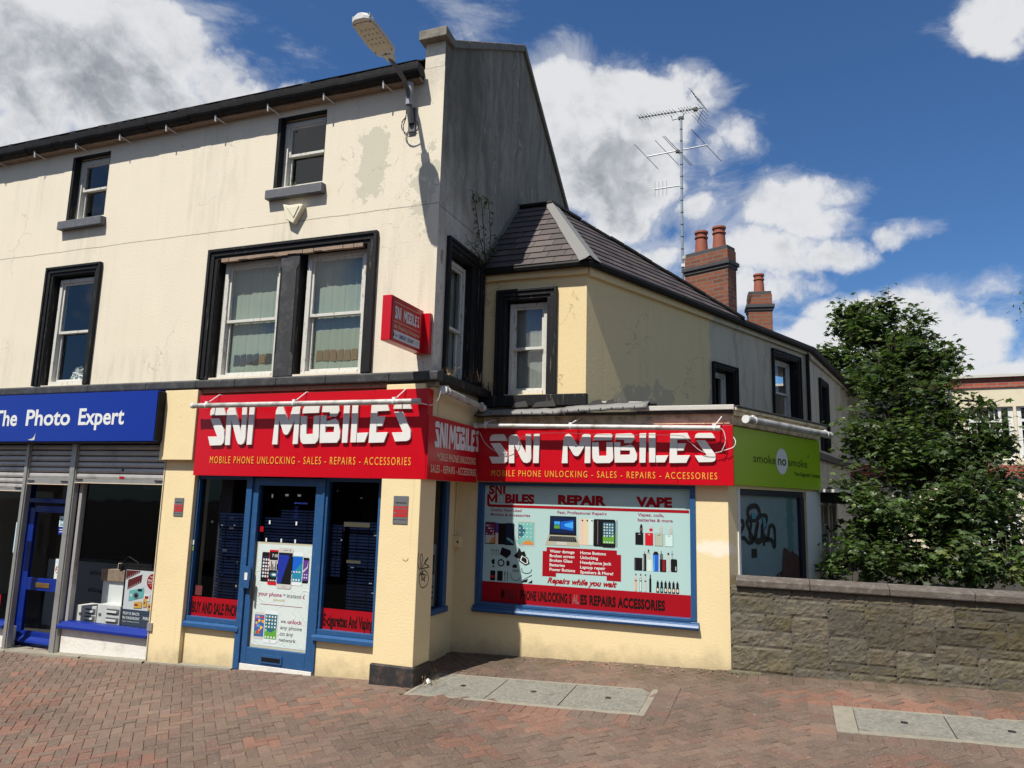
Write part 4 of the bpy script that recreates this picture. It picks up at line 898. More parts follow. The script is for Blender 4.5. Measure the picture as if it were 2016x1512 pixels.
# poster window frame
m = MB(); m.box(SB, .04, .11, -.07, .015, .66, 2.10, frame_blue); m.box(SB, 2.575, 2.635, -.07, .015, .66, 2.10, frame_blue); m.box(SB, .11, 2.575, -.07, .014, 2.065, 2.10, frame_blue); m.box(SB, .11, 2.575, -.07, .02, .655, .69, frame_blue)
m.prism(Fr(SB(.02, 0, 0), SB.n, SB.u), [(-.07, .575), (.05, .575), (.06, .60), (.045, .625), (.02, .63), (.015, .655), (-.07, .655)], 0, 2.64, frame_blue)
pwin = m.build('shop_window', annex, bevel=.004); pwin['label'] = 'wide window frame filled by the repair and vape poster'
# side window of the green shop
m = MB(); navy = material('dark_frame', (.006, .008, .02), .5); m.box(RL, .25, 1.95, -.10, -.02, 2.02, 2.09, navy); m.box(RL, 1.86, 1.98, -.10, -.02, .85, 2.02, navy); m.box(RL, .25, .28, -.10, -.02, .85, 2.02, navy)
gwin = m.build('side_window', annex); gwin['label'] = 'dirty whitewashed window with black graffiti under the green sign'
def cu_wash(t, P, c, b):
    n = t.noise(P, 3., 9, .7); c = t.mix(t.ss(n, .35, .75), c, (.16, .22, .21)); s = t.xyz(P)
    k = near(t, P, 3.60, 1.72, .05, .75); k = t.ss(t.m('ADD', k, t.m('MULTIPLY', t.m('SUBTRACT', t.noise(P, 12., 8, .7), .5), 3.2)), .2, .5)
    return t.mix(t.m('MULTIPLY', k, .7), c, (.03, .13, .12))
wash = material('whitewashed_glass', (.20, .27, .27), .35, .1, 30., custom=cu_wash)
m = MB(); m.rect(RL, .28, 1.86, .85, 2.02, -.06, wash); m.build('glass', gwin)
m = MB(); dp_ = material('dark_pile', (.02, .02, .018), .8, .4, 12.); rusty = material('rusty_stuff', (.07, .026, .017), .8, .5, 14.)
rq = random.Random(4); lump = lambda a, b, z0, z1: [(a, .85)] + [(a+(b-a)*k/9, z0+(z1-z0)*(k/9)**.6+rq.uniform(-.02, .02)) for k in range(10)] + [(b, .85)]
m.sheet(RL, lump(.80, 1.50, .88, 1.16), -.057, dp_); m.sheet(RL, [(1.36, .85), (1.37, 1.1), (1.40, 1.30), (1.43, 1.40), (1.47, 1.41), (1.55, 1.385), (1.60, 1.34), (1.68, 1.37), (1.74, 1.33), (1.80, 1.32), (1.86, 1.27), (1.86, .85)], -.054, rusty)
m.sheet(RL, [(1.24, .85), (1.26, 1.02), (1.30, 1.12), (1.33, 1.0), (1.38, .92), (1.38, .85)], -.056, wash); m.rect(RL, 1.62, 1.86, .85, 1.05, -.053, dp_)
m.build('pile_behind_glass', gwin)
def stroke(mb, fr, pts, d, r, mat, px=True, flat=True):
    q = [fr.at(x, y, d) for x, y in pts] if px else pts
    # smooth through the points
    out = []
    for i in range(len(q)-1):
        p0 = q[max(i-1, 0)]; p1 = q[i]; p2 = q[i+1]; p3 = q[min(i+2, len(q)-1)]
        for k in range(4):
            t = k/4; out.append(tuple(.5*((2*p1[j])+(-p0[j]+p2[j])*t+(2*p0[j]-5*p1[j]+4*p2[j]-p3[j])*t*t+(-p0[j]+3*p1[j]-3*p2[j]+p3[j])*t**3) for j in (0, 1)))
    out.append(q[-1]); n = len(out); L = []; Rr = []
    for i, p in enumerate(out):
        a = out[max(i-1, 0)]; b = out[min(i+1, n-1)]; dx, dz = b[0]-a[0], b[1]-a[1]; l = math.hypot(dx, dz) or 1; nx, nz = -dz/l*r, dx/l*r
        L.append(fr(p[0]+nx, d, p[1]+nz)); Rr.append(fr(p[0]-nx, d, p[1]-nz))
    mb.add(L+Rr, [(i, i+1, n+i+1, n+i) for i in range(n-1)], mat)
G_ = lambda *a: [(1440+x/6.573, 930+y/6.573) for x, y in a]
m = MB(); spray = material('spray_black', (.008, .008, .009), .5)
stroke(m, RL, G_((290, 430), (225, 470), (220, 560), (270, 610), (340, 600), (370, 530), (340, 450), (290, 430)), -.052, .030, spray)
stroke(m, RL, G_((105, 640), (150, 630), (160, 700), (120, 780), (110, 850), (170, 850), (230, 910), (290, 880), (250, 780), (200, 640), (260, 650), (240, 830), (300, 850), (330, 700), (350, 650), (320, 880), (390, 880), (400, 660), (430, 950)), -.051, .022, spray)
stroke(m, RL, G_((380, 560), (460, 570), (440, 700), (400, 760), (470, 860), (500, 700), (560, 720), (565, 970), (520, 870), (430, 880), (300, 870)), -.050, .024, spray)
m.sheet(RL, [RL.at(x, y, -.049) for x, y in G_((262, 530), (320, 535), (318, 600), (266, 600))], -.049, material('cyan_patch', (.06, .22, .28), .5)); m.sheet(RL, [RL.at(x, y, -.049) for x, y in G_((385, 575), (440, 590), (452, 690), (415, 740), (410, 620))], -.0485, MATS['cyan_patch'])
m.rect(RL, .62, .74, 1.32, 1.42, -.052, spray); m.build('graffiti', gwin)
# french door and canopy further back
m = MB(); 
for a in (2.50, 2.78, 3.08, 3.36): m.box(RL, a, a+.05, -.22, -.16, -.1, 1.96, letter_white)
for a in (2.64, 2.94, 3.23): m.box(RL, a, a+.02, -.21, -.17, .1, 1.94, letter_white)
for z in (.45, .95, 1.45, 1.92): m.box(RL, 2.5, 3.4, -.205, -.175, z, z+.03, letter_white)
m.box(RL, 2.44, 2.50, -.24, -.15, -.1, 1.98, letter_white)
fd = m.build('garden_door', annex); fd['label'] = 'white glazed garden door under the dark canopy'; pane(fd, RL, 2.5, 3.4, 0, 1.95, -.20, glass)
m = MB(); m.box(RL, 2.42, 3.55, -.75, -.72, -.4, 2.1, dark_room); m.build('door_backing', annex)
m = MB(); m.prism(RL, [(2.42, 1.99), (3.9, 1.96), (3.9, 2.10), (2.42, 2.13)], -.8, .18, gutter_black); m.box(RL, 2.30, 2.95, .05, .24, 2.10, 2.14, mortar_pale); m.build('canopy', annex)

# ================================================================== SIGNS
C6 = lambda *a: [(380+x/3.537, 740+y/3.537) for x, y in a]
GLY = [  # block letters measured on the front sign
 [(128, 292), (130, 262), (145, 238), (210, 232), (222, 240), (237, 290)], [(130, 312), (190, 310), (226, 392), (228, 440), (222, 468), (205, 484), (128, 486), (114, 428), (178, 428)],
 [(232, 483), (246, 262), (262, 238), (292, 234), (300, 242), (343, 400), (353, 232), (386, 230), (374, 440), (364, 470), (345, 481), (325, 476), (312, 450), (276, 320), (266, 483)],
 [(382, 481), (404, 230), (440, 228), (417, 480)],
 [(560, 479), (586, 262), (600, 234), (618, 224), (634, 238), (672, 330), (704, 236), (722, 222), (746, 224), (755, 240), (738, 476), (702, 477), (716, 320), (682, 392), (668, 414), (652, 418), (638, 406), (607, 318), (597, 479)],
 [(768, 280), (776, 246), (792, 224), (876, 220), (892, 228), (884, 276)], [(760, 296), (800, 295), (797, 412), (842, 411), (850, 294), (888, 292), (884, 430), (876, 456), (858, 474), (776, 476), (760, 462), (754, 430)],
 [(905, 272), (912, 222), (1006, 215), (1024, 228), (1028, 262), (1008, 292), (1000, 300), (960, 300), (962, 272)], [(890, 470), (897, 292), (936, 291), (934, 360), (930, 364), (929, 402), (988, 400), (992, 364), (934, 364), (936, 330), (1000, 312), (1018, 330), (1033, 400), (1030, 440), (1010, 468)],
 [(1044, 469), (1060, 216), (1102, 213), (1082, 468)],
 [(1104, 466), (1118, 213), (1160, 211), (1143, 466)], [(1150, 405), (1228, 402), (1202, 464), (1148, 466)],
 [(1230, 469), (1252, 213), (1358, 207), (1374, 262), (1292, 266), (1282, 402), (1364, 400), (1336, 466)], [(1290, 298), (1345, 296), (1325, 360), (1287, 362)],
 [(1402, 250), (1408, 222), (1424, 208), (1508, 205), (1518, 214), (1529, 250)], [(1408, 269), (1466, 268), (1522, 392), (1522, 432), (1514, 448), (1496, 457), (1414, 460), (1392, 402), (1468, 400)]]
GPT = [[FA.at(*C6(p)[0], .12) for p in g] for g in GLY]
gs0, gs1 = min(p[0] for g in GPT for p in g), max(p[0] for g in GPT for p in g)
gz0_, gz1_ = 2.455, 2.885
def logo(mb, fr, s0, s1, z0, z1, d0, d1, mat, tight=False):
    for k, g in enumerate(GPT):
        cut = .075 if tight else 0.; off = cut if k > 3 else 0.
        pts = [(s0+((p[0]-gs0)/(gs1-gs0)-off)/(1-cut)*(s1-s0), z0+(p[1]-gz0_)/(gz1_-gz0_)*(z1-z0)) for p in g]
        if d1 is None: mb.sheet(fr, pts, d0, mat)
        else: mb.prism(fr, pts, d0, d1, mat)
LET = ((0, 1), (2,), (3,), (4,), (5, 6), (7, 8), (9,), (10, 11), (12, 13), (14, 15))
def raised(fr, s0, s1, z0, z1, d0, d1, parent):
    for ids in LET:
        m = MB()
        for g in ids: m.prism(fr, [(s0+(p[0]-gs0)/(gs1-gs0)*(s1-s0), z0+(p[1]-gz0_)/(gz1_-gz0_)*(z1-z0)) for p in GPT[g]], d0, d1, letter_white)
        m.build('raised_letter', parent, bevel=.002)
def sub_text(parent, fr, txt, s0, s1, z, h, d, mat, shadow=True):
    """one painted line, each word a part of the sign"""
    sp = 1.3 if shadow else 1.1; bd = -.004 if shadow else .01; ws = txt.split(' '); ext = lambda q: text_polys(q, bd, 0., sp)[2:4]
    X0, X1 = ext(txt); k = (s1-s0)/(X1-X0)
    for i, w in enumerate(ws):
        a0, a1 = ext(w); e = ext(' '.join(ws[:i+1]))[1]; b = s0+(e-X0)*k; a = b-(a1-a0)*k; m = MB()
        if shadow: put_text(m, fr, w, a+.005, b+.005, z-.005, h, d-.001, dark_red, bd, sp=sp)
        put_text(m, fr, w, a, b, z, h, d, mat, bd, sp=sp); m.build('painted_word', parent)
LINE = 'MOBILE PHONE UNLOCKING - SALES - REPAIRS - ACCESSORIES'
sg = thing('shop_sign', 'long red fascia sign with raised white letters over the front door', 'sign', FA(-1.5, .1, 2.1), 'red fascia signs of the phone shop')
m = MB(); m.box(FA, -3.07, -.62, .0, .12, 2.09, 3.05, red_panel); m.box(FA, -.617, .035, .0, .122, 2.09, 3.055, red_panel); m.box(FA, -3.09, -3.07, -.01, .10, 2.10, 3.0, red_dark); m.build('board', sg, bevel=.002)
raised(FA, gs0, gs1, gz0_, gz1_+.035, .124, .146, sg)
sub_text(sg, FA, LINE, -2.83, -.14, 2.235, .088, .1245, orange)
sg = thing('shop_sign', 'short red fascia sign on the shaded return wall between the two long ones', 'sign', GA(.6, .03, 2.1), 'red fascia signs of the phone shop')
m = MB(); m.prism(GA, [(-.118, 2.09), (1.19, 2.09), (1.19, 2.76), (-.118, 2.77)], .0365, .055, red_panel); m.build('board', sg, bevel=.002)
m = MB(); logo(m, GA, .02, 1.23, 2.445, 2.725, .057, .062, letter_white, True); m.build('letters', sg)
sub_text(sg, GA, 'MOBILE PHONE UNLOCKING', .10, 1.14, 2.305, .085, .058, pale_text, False); sub_text(sg, GA, 'SALES - REPAIRS - ACCESSORIES', -.04, 1.16, 2.17, .085, .058, pale_text, False)
sg = thing('shop_sign', 'long red fascia sign with raised white letters over the poster window', 'sign', SB(1.5, .05, 2.1), 'red fascia signs of the phone shop')
m = MB(); m.box(SB, .058, 2.46, .0, .10, 2.115, 2.765, red_panel); m.box(SB, 2.463, 3.05, .0, .102, 2.112, 2.765, red_panel); m.build('board', sg, bevel=.002)
raised(SB, .22, 2.87, 2.335, 2.685, .104, .126, sg)
sub_text(sg, SB, LINE, .25, 2.88, 2.175, .078, .1045, orange)
sg = thing('green_shop_sign', 'lime green fascia sign with small dark lettering on the shaded side wall', 'sign', RL(1.2, .05, 2.1))
m = MB(); m.box(RL, .02, 2.36, .0, .05, 2.125, 2.765, green_panel); m.build('board', sg, bevel=.002)
m = MB(); m.ell(RL, 1.23, 2.44, .155, .155, .0515, letter_white, 32); m.build('oval', sg)
m = MB(); put_text(m, RL, 'smoke', .50, 1.065, 2.395, .105, .052, print_black, -.004); m.build('lettering', sg); m = MB(); put_text(m, RL, 'no', 1.115, 1.345, 2.395, .115, .053, material('dark_green', (.06, .13, .01), .5), .03); m.build('lettering', sg); m = MB(); put_text(m, RL, 'smoke', 1.40, 1.95, 2.395, .105, .052, print_black, -.004)
m.build('lettering', sg); m = MB(); put_text(m, RL, 'The eCigarette Company', 1.56, 2.34, 2.285, .05, .052, print_black, .005); m.build('lettering', sg); m = MB()
m.tube([RL(1.985+.018*math.cos(R_(a)), .052, 2.545+.018*math.sin(R_(a))) for a in range(0, 361, 40)], .002, print_grey, 4); put_text(m, RL, 'R', 1.979, 1.991, 2.537, .016, .052, print_grey); m.build('lettering', sg)
sg = thing('blue_shop_sign', 'royal blue fascia sign with rounded white lettering above the shutters', 'sign', FA(-6, .2, 2.5))
m = MB(); m.box(FA, -9.5, -3.61, .0, .25, 2.49, 3.115, blue_panel); m.build('board', sg, bevel=.003)
m = MB(); m.box(FA, -3.608, -3.595, .0, .24, 2.50, 3.10, gutter_black); m.box(FA, -9.5, -3.61, .03, .24, 2.47, 2.489, gutter_black); m.build('end_cap', sg)
for tx, a, b in (('The', -6.49, -6.03), ('Photo', -5.86, -5.05), ('Expert', -4.90, -4.12)): m = MB(); put_text(m, FA, tx, a, b, 2.705, .215, .253, flat_white, .022); m.build('lettering', sg)
m = MB(); m.prism(FA, [(-5.72, 2.505), (-5.66, 2.51), (-5.65, 2.60), (-5.67, 2.56), (-5.70, 2.53), (-5.78, 2.515)], .251, .2515, mortar_pale); m.build('scrape', sg)
# projecting sign
ps = thing('projecting_sign', 'red box sign projecting at right angles from the wall near the corner', 'sign', (-.15, -.4, 3.45))
m = MB(); m.box(WO, -.205, -.10, -.755, -.06, 3.455, 3.925, red_panel); m.build('box', ps, bevel=.004)
m = MB(); m.box(FA, -.20, -.02, .0, .06, 3.45, 3.90, red_panel); m.build('wall_plate', ps, bevel=.003)
PX = Fr((-.10, 0, 0), (0, 1, 0), (1, 0, 0))
m = MB(); m.box(PX, -.735, -.70, .0, .008, 3.47, 3.91, red_dark); m.box(PX, -.70, -.12, .0, .002, 3.53, 3.89, red_panel); m.rect(PX, -.73, -.13, 3.485, 3.575, .004, tube_face)
for z in (3.665, 3.865): m.rect(PX, -.70, -.13, z, z+.005, .004, pale_text)
m.rect(PX, -.135, -.130, 3.60, 3.87, .004, pale_text)
logo(m, PX, -.68, -.16, 3.70, 3.83, .004, None, letter_white)
put_text(m, PX, 'Sales | Repairing | Accessories', -.71, -.15, 3.60, .045, .004, pale_text)
m.ell(PX, -.695, 3.527, .020, .026, .005, print_black, 14); m.ell(PX, -.705, 3.530, .016, .022, .0052, print_black, 12); m.sheet(PX, [(-.695, 3.556), (-.685, 3.572), (-.680, 3.562)], .0053, print_black); m.ell(PX, -.672, 3.533, .007, .009, .0054, tube_face, 8)
put_text(m, PX, 'iPhone', -.66, -.60, 3.517, .022, .005, print_black, .01); put_text(m, PX, 'SAMSUNG', -.575, -.43, 3.508, .045, .005, material('brand_navy', (.01, .02, .16), .5), .02); put_text(m, PX, 'SONY', -.40, -.26, 3.508, .045, .005, print_black, .02); put_text(m, PX, 'HTC', -.235, -.15, 3.508, .045, .005, material('brand_green', (.25, .45, .15), .5))
m.build('printed_face', ps)

# ================================================================== POSTER PANEL IN THE BIG WINDOW
pp = thing('window_poster', 'large pale window poster advertising repair and vape goods', 'poster', SB(1.35, -.05, .69))
PO = Fr(SB(0, -.05, 0), SB.u, SB.n)
def cu_panel(t, P, c, b): return t.mix(t.m('MULTIPLY', t.ss(t.noise(P, 2.6, 6), .5, .8), .15), c, (.31, .47, .44))
panel_m = material('poster_ground', (.37, .535, .51), .45, .02, 3., custom=cu_panel)
m = MB(); m.box(PO, .10, 2.58, -.03, 0, .68, 2.07, panel_m); m.build('panel', pp)
m = MB(); red = crimson; L1, L2, L3 = .0015, .003, .0045
# heading block
put_text(m, PO, 'S', .160, .238, 1.965, .105, L1, red, .05); put_text(m, PO, 'N', .243, .330, 1.965, .105, L1, red, .045); m.rect(PO, .345, .375, 1.965, 2.07, L1, red)
m.rect(PO, .245, .275, 1.90, 1.97, L1, red)
m.sheet(PO, [(.14, 1.86), (.14, 1.962), (.168, 1.962), (.205, 1.90), (.242, 1.962), (.275, 1.962), (.275, 1.86), (.243, 1.86), (.243, 1.915), (.212, 1.865), (.198, 1.865), (.170, 1.915), (.170, 1.86)], L2, red); put_text(m, PO, 'BILES', .375, .75, 1.862, .105, L1, red, .055)
for q in ((.298, .302, 1.865, 1.955), (.352, .356, 1.865, 1.955)): m.rect(PO, *q, L1, red)
m.rect(PO, .302, .352, 1.951, 1.956, L1, red); m.rect(PO, .302, .352, 1.864, 1.869, L1, red)
m.sheet(PO, [(.14, 1.83), (.14, 1.86), (.17, 1.86), (.185, 1.838), (2.56, 1.836), (2.56, 1.804), (.17, 1.806)], L1, red)
put_text(m, PO, 'REPAIR', 1.045, 1.625, 1.865, .105, L1, red, .06); put_text(m, PO, 'VAPE', 1.97, 2.375, 1.865, .105, L1, red, .06)
put_text(m, PO, 'Quality New/Used', .19, .59, 1.757, .034, L1, plum, .018); put_text(m, PO, 'Mobiles & Accessories', .19, .70, 1.703, .034, L1, plum, .018)
put_text(m, PO, 'Fast, Professional Repairs', 1.04, 1.63, 1.753, .034, L1, plum, .018)
put_text(m, PO, 'Vapes, coils,', 1.99, 2.285, 1.755, .036, L1, plum, .018); put_text(m, PO, 'batteries & more', 1.99, 2.38, 1.698, .036, L1, plum, .018)
# phones left
C = lambda n, c, r=.5: material(n, c, r, spec=.15)
navy2 = C('screen_navy', (.012, .02, .05)); violet = C('screen_violet', (.10, .04, .22)); aqua = C('screen_aqua', (.16, .42, .38)); aqua2 = C('screen_aqua_dark', (.02, .12, .16)); orange2 = C('screen_orange', (.55, .22, .05)); sblue = C('screen_blue', (.01, .10, .48)); sblue2 = C('screen_light_blue', (.05, .33, .75)); leaf_g = C('screen_green', (.10, .30, .04)); silver = C('case_silver', (.48, .47, .43)); rosy = C('case_rose', (.62, .47, .38)); gold = C('case_gold', (.60, .52, .33)); khaki = C('laptop_khaki', (.38, .37, .27)); redv = C('case_red', (.50, .01, .02))
m.rrect(PO, .125, .262, 1.365, 1.625, .012, L1, print_black); m.rect(PO, .133, .255, 1.375, 1.615, L2, C('screen_crimson', (.16, .02, .05))); m.rect(PO, .133, .255, 1.375, 1.47, L2+.0005, silver); m.sheet(PO, [(.19, 1.375), (.255, 1.375), (.255, 1.46), (.21, 1.43)], L3-.0005, orange2)
for i in range(4):
    for j in range(4): m.rect(PO, .142+i*.028, .158+i*.028, 1.575-j*.032, 1.591-j*.032, L3, (flat_white, redv, sblue, silver)[(i*3+j) % 4])
m.rrect(PO, .262, .31, 1.365, 1.62, .01, L1, rosy); m.rect(PO, .262, .30, 1.50, 1.62, L2, violet); m.rrect(PO, .30, .39, 1.365, 1.615, .01, L2, print_black); m.rrect(PO, .385, .505, 1.36, 1.62, .012, L3, print_black); m.rect(PO, .397, .495, 1.372, 1.61, .005, navy2); m.sheet(PO, [(.40, 1.44), (.495, 1.38), (.495, 1.41), (.43, 1.45)], .0055, aqua)
m.rrect(PO, .55, .765, 1.365, 1.655, .012, L1, silver); m.rect(PO, .557, .755, 1.38, 1.64, L2, aqua); m.sheet(PO, [(.557, 1.44), (.62, 1.48), (.65, 1.54), (.60, 1.60), (.557, 1.62)], L3-.0007, aqua2); m.sheet(PO, [(.60, 1.38), (.75, 1.38), (.75, 1.40), (.69, 1.435), (.63, 1.41)], L3-.0007, orange2)
for i in range(4):
    for j in range(4): m.rect(PO, .57+i*.046, .583+i*.046, 1.61-j*.05, 1.623-j*.05, L3, flat_white)
# laptop
m.sheet(PO, [(.945, 1.505), (1.275, 1.505), (1.27, 1.725), (.95, 1.725)], L1, print_black); m.rect(PO, .962, 1.258, 1.53, 1.71, L2, C('screen_deep', (.005, .015, .06))); m.sheet(PO, [(1.08, 1.58), (1.235, 1.56), (1.235, 1.68), (1.08, 1.66)], L3-.0005, sblue); m.sheet(PO, [(1.13, 1.61), (1.235, 1.585), (1.235, 1.665), (1.13, 1.635)], L3, sblue2)
for (a, z, c_) in ((1.005, 1.625, sblue2), (1.04, 1.625, sblue2), (1.005, 1.58, leaf_g), (1.04, 1.58, leaf_g)): m.rect(PO, a, a+.032, z, z+.038, .005, c_)
m.sheet(PO, [(.893, 1.385), (1.318, 1.385), (1.28, 1.507), (.938, 1.507)], L1, khaki); m.sheet(PO, [(.935, 1.435), (1.282, 1.435), (1.262, 1.492), (.952, 1.492)], L2, print_black)
for i in range(14):
    for j in range(4): m.rect(PO, .955+i*.0222+j*-.001, .970+i*.0222, 1.442+j*.0125, 1.449+j*.0125, L3, print_grey)
m.rect(PO, 1.035, 1.16, 1.392, 1.428, L2, silver)
# phone row
for i, c_ in enumerate((rosy, gold, C('case_pale', (.52, .62, .60)))): m.rrect(PO, 1.305+i*.057, 1.40+i*.057, 1.405, 1.705, .02, L1+i*.0006, c_); m.ell(PO, 1.345+i*.057, 1.685, .009, .009, L3, print_black, 10)
for i in range(3): m.rrect(PO, 1.475+i*.05, 1.625+i*.05-.02, 1.40, 1.705, .02, L3+i*.0006, print_black); m.rect(PO, 1.478+i*.05, 1.4805+i*.05, 1.42, 1.69, .0068, silver)
m.rrect(PO, 1.575, 1.735, 1.395, 1.705, .02, .0068, print_black); m.rect(PO, 1.59, 1.722, 1.435, 1.67, .0074, aqua2); m.sheet(PO, [(1.59, 1.435), (1.722, 1.435), (1.722, 1.54), (1.66, 1.50), (1.59, 1.52)], .0078, leaf_g)
for i in range(4):
    for j in range(5): m.rect(PO, 1.60+i*.031, 1.616+i*.031, 1.64-j*.032, 1.656-j*.032, .0084, flat_white if (i+j) % 3 else silver)
for i in range(4): m.rect(PO, 1.60+i*.031, 1.616+i*.031, 1.442, 1.456, .0084, flat_white)
m.rrect(PO, 1.748, 1.755, 1.395, 1.70, .003, L1, print_black)
# red list
m.sheet(PO, [(.915, 1.362), (1.752, 1.362), (1.752, 1.315), (1.80, 1.315), (1.80, 1.022), (1.635, 1.022), (1.635, 1.072), (1.035, 1.072), (1.035, 1.028), (.867, 1.028), (.867, 1.315), (.915, 1.315)], L1, red)
for i, (a, b, wa, wb) in enumerate((('Water damage', 'Home Buttons', .30, .30), ('Broken screen', 'Unlocking', .30, .21), ('Broken Glass', 'Headphone Jack', .275, .365), ('Batteries', 'Laptop repair', .185, .295), ('Power Buttons', 'Speakers & More!', .31, .385))):
    put_text(m, PO, a, .955, .955+wa, 1.302-i*.052, .034, L2, flat_white, .022); put_text(m, PO, b, 1.325, 1.325+wb, 1.302-i*.054, .034, L2, flat_white, .022)
put_text(m, PO, 'Repairs while you wait', .93, 1.755, .955, .064, L1, red, .04, .35)
m.rect(PO, .10, 2.58, .685, .925, L1, red)
put_text(m, PO, 'M', .355, .40, .745, .105, L2, soft_black, .05, sp=1.08); put_text(m, PO, 'OBILE', .405, .555, .745, .10, L2, C('fading_black', (.14, .012, .02)), .045)
put_text(m, PO, 'PHONE UNLOCKING S', .60, 1.225, .745, .105, L2, soft_black, .05, sp=1.08); put_text(m, PO, 'AL', 1.235, 1.315, .745, .10, L2, C('worn_grey', (.25, .08, .08)), .045); put_text(m, PO, 'ES REPAIRS ACCESSORIES', 1.33, 2.29, .745, .105, L2, soft_black, .05, sp=1.08)
# accessories, black silhouettes
for i in range(4): m.rect(PO, .22+i*.028, .226+i*.028, 1.23+(i % 2)*.01, 1.315-(i % 2)*.02, L1, print_grey); m.rect(PO, .218+i*.028, .229+i*.028, 1.285, 1.30, L2, print_black)
m.sheet(PO, [(.325, 1.25), (.35, 1.335), (.465, 1.30), (.47, 1.26), (.415, 1.205)], L1, print_black); m.sheet(PO, [(.505, 1.24), (.55, 1.285), (.565, 1.33), (.58, 1.33), (.60, 1.29), (.64, 1.30), (.66, 1.25), (.62, 1.20), (.53, 1.22)], L1, print_black)
m.sheet(PO, [(.57, 1.185), (.60, 1.265), (.685, 1.225), (.71, 1.16), (.655, 1.135)], L2, print_black); m.sheet(PO, [(.585, 1.19), (.607, 1.25), (.68, 1.215), (.69, 1.165), (.655, 1.15)], L3, flat_white); m.sheet(PO, [(.60, 1.195), (.618, 1.238), (.668, 1.213), (.676, 1.172), (.655, 1.16)], .005, print_black)
m.sheet(PO, [(.22, 1.175), (.26, 1.195), (.265, 1.15), (.255, 1.12), (.225, 1.14)], L1, print_black); m.rect(PO, .235, .262, 1.095, 1.11, L1, print_black)
for k_, r_ in enumerate((.040, .033)): m.tube([PO(.345+r_*math.cos(R_(a)), L1, 1.15+r_*math.sin(R_(a))) for a in range(0, 361, 20)], .0035, print_black, 4)
m.rrect(PO, .415, .455, 1.12, 1.175, .006, L1, print_black); m.rect(PO, .423, .43, 1.175, 1.19, L1, print_black); m.rrect(PO, .49, .55, 1.10, 1.13, .012, L1, print_black); m.rrect(PO, .50, .545, 1.125, 1.14, .007, L1, print_black)
m.rrect(PO, .21, .275, .94, 1.055, .006, L1, print_black); m.rect(PO, .22, .265, .97, 1.0, L2, redv); m.rrect(PO, .30, .37, .94, 1.055, .006, L1, print_black)
for q in (.395, .43): m.rect(PO, q, q+.006, .94, 1.03, L1, print_black); m.rect(PO, q-.004, q+.010, 1.01, 1.05, L2, print_grey)
for q in range(7): m.rect(PO, .495+q*.012, .500+q*.012, 1.055-(q % 2)*.006, 1.085-(q % 2)*.006, L1, print_black)
stroke(m, PO, [(.475, 1.035), (.48, .985), (.53, .955), (.585, .975), (.60, 1.02)], L1, .003, print_black, False); stroke(m, PO, [(.61, 1.105), (.62, 1.06), (.67, 1.045), (.72, 1.06), (.735, 1.095)], L1, .004, print_black, False)
m.sheet(PO, [(.575, .945), (.60, .955), (.74, 1.035), (.735, 1.02)], L1, print_black); m.sheet(PO, [(.60, .935), (.63, .965), (.69, .985), (.68, .945)], L1, print_black); m.sheet(PO, [(.69, .935), (.745, .975), (.745, .935)], L1, print_black)
# vape goods
for i, (c_, dx) in enumerate(((print_black, 0), (redv, 0), (C('case_olive', (.38, .42, .33)), 0), (C('case_mint', (.50, .66, .62)), 0))):
    a = 1.965+i*.11; z = 1.44-.002*i; m.rect(PO, a-.003, a+.087, z-.003, z+.133, L1, print_grey if i > 1 else c_); m.rect(PO, a, a+.084, z, z+.13, L2, c_); m.rect(PO, a+.03, a+.055, z+.112, z+.117, L3, flat_white if i < 2 else print_grey)
    m.rect(PO, a+.05, a+.078, z+.135, z+.155, L1, (print_black, silver, silver, silver)[i]); m.ell(PO, a+.064, z+.172, .020, .018, L2, (C('tank_brown', (.14, .08, .06)), redv, C('tank_pale', (.45, .48, .42)), C('tank_pale', (.45, .48, .42)))[i], 10); m.rect(PO, a+.050, a+.078, z+.185, z+.21, L3, (print_black, silver, silver, silver)[i]); m.rect(PO, a+.055, a+.073, z+.21, z+.225, L3, (print_black, silver, silver, silver)[i])
m.rect(PO, 1.95, 2.04, 1.155, 1.295, L1, print_black); m.rect(PO, 1.953, 1.962, 1.16, 1.29, L2, print_grey)
m.rect(PO, 2.05, 2.085, 1.155, 1.34, L1, print_black); m.rect(PO, 2.055, 2.06, 1.165, 1.33, L2, silver); m.rect(PO, 2.064, 2.071, 1.34, 1.37, L1, print_grey)
m.rect(PO, 2.095, 2.145, 1.155, 1.28, L1, C('case_mint2', (.52, .66, .58))); m.rect(PO, 2.097, 2.125, 1.28, 1.36, L1, C('tank_pale', (.45, .48, .42))); m.rect(PO, 2.103, 2.118, 1.365, 1.39, L1, print_black); m.rect(PO, 2.095, 2.127, 1.352, 1.356, L2, print_black)
m.sheet(PO, [(2.165, 1.155), (2.22, 1.155), (2.222, 1.34), (2.16, 1.34)], L1, C('vape_blue', (.02, .10, .50))); m.rect(PO, 2.17, 2.18, 1.16, 1.33, L2, sblue2); m.sheet(PO, [(2.158, 1.34), (2.224, 1.34), (2.21, 1.372), (2.175, 1.372)], L2, print_black)
m.rect(PO, 2.235, 2.305, 1.155, 1.29, L1, print_black); m.rect(PO, 2.265, 2.292, 1.165, 1.285, L2, C('vape_maroon', (.25, .01, .015))); m.rect(PO, 2.237, 2.270, 1.29, 1.35, L1, print_grey); m.rect(PO, 2.248, 2.255, 1.35, 1.38, L1, print_black)
m.rect(PO, 2.318, 2.340, 1.16, 1.34, L1, silver); m.rect(PO, 2.320, 2.338, 1.34, 1.365, L1, print_black)
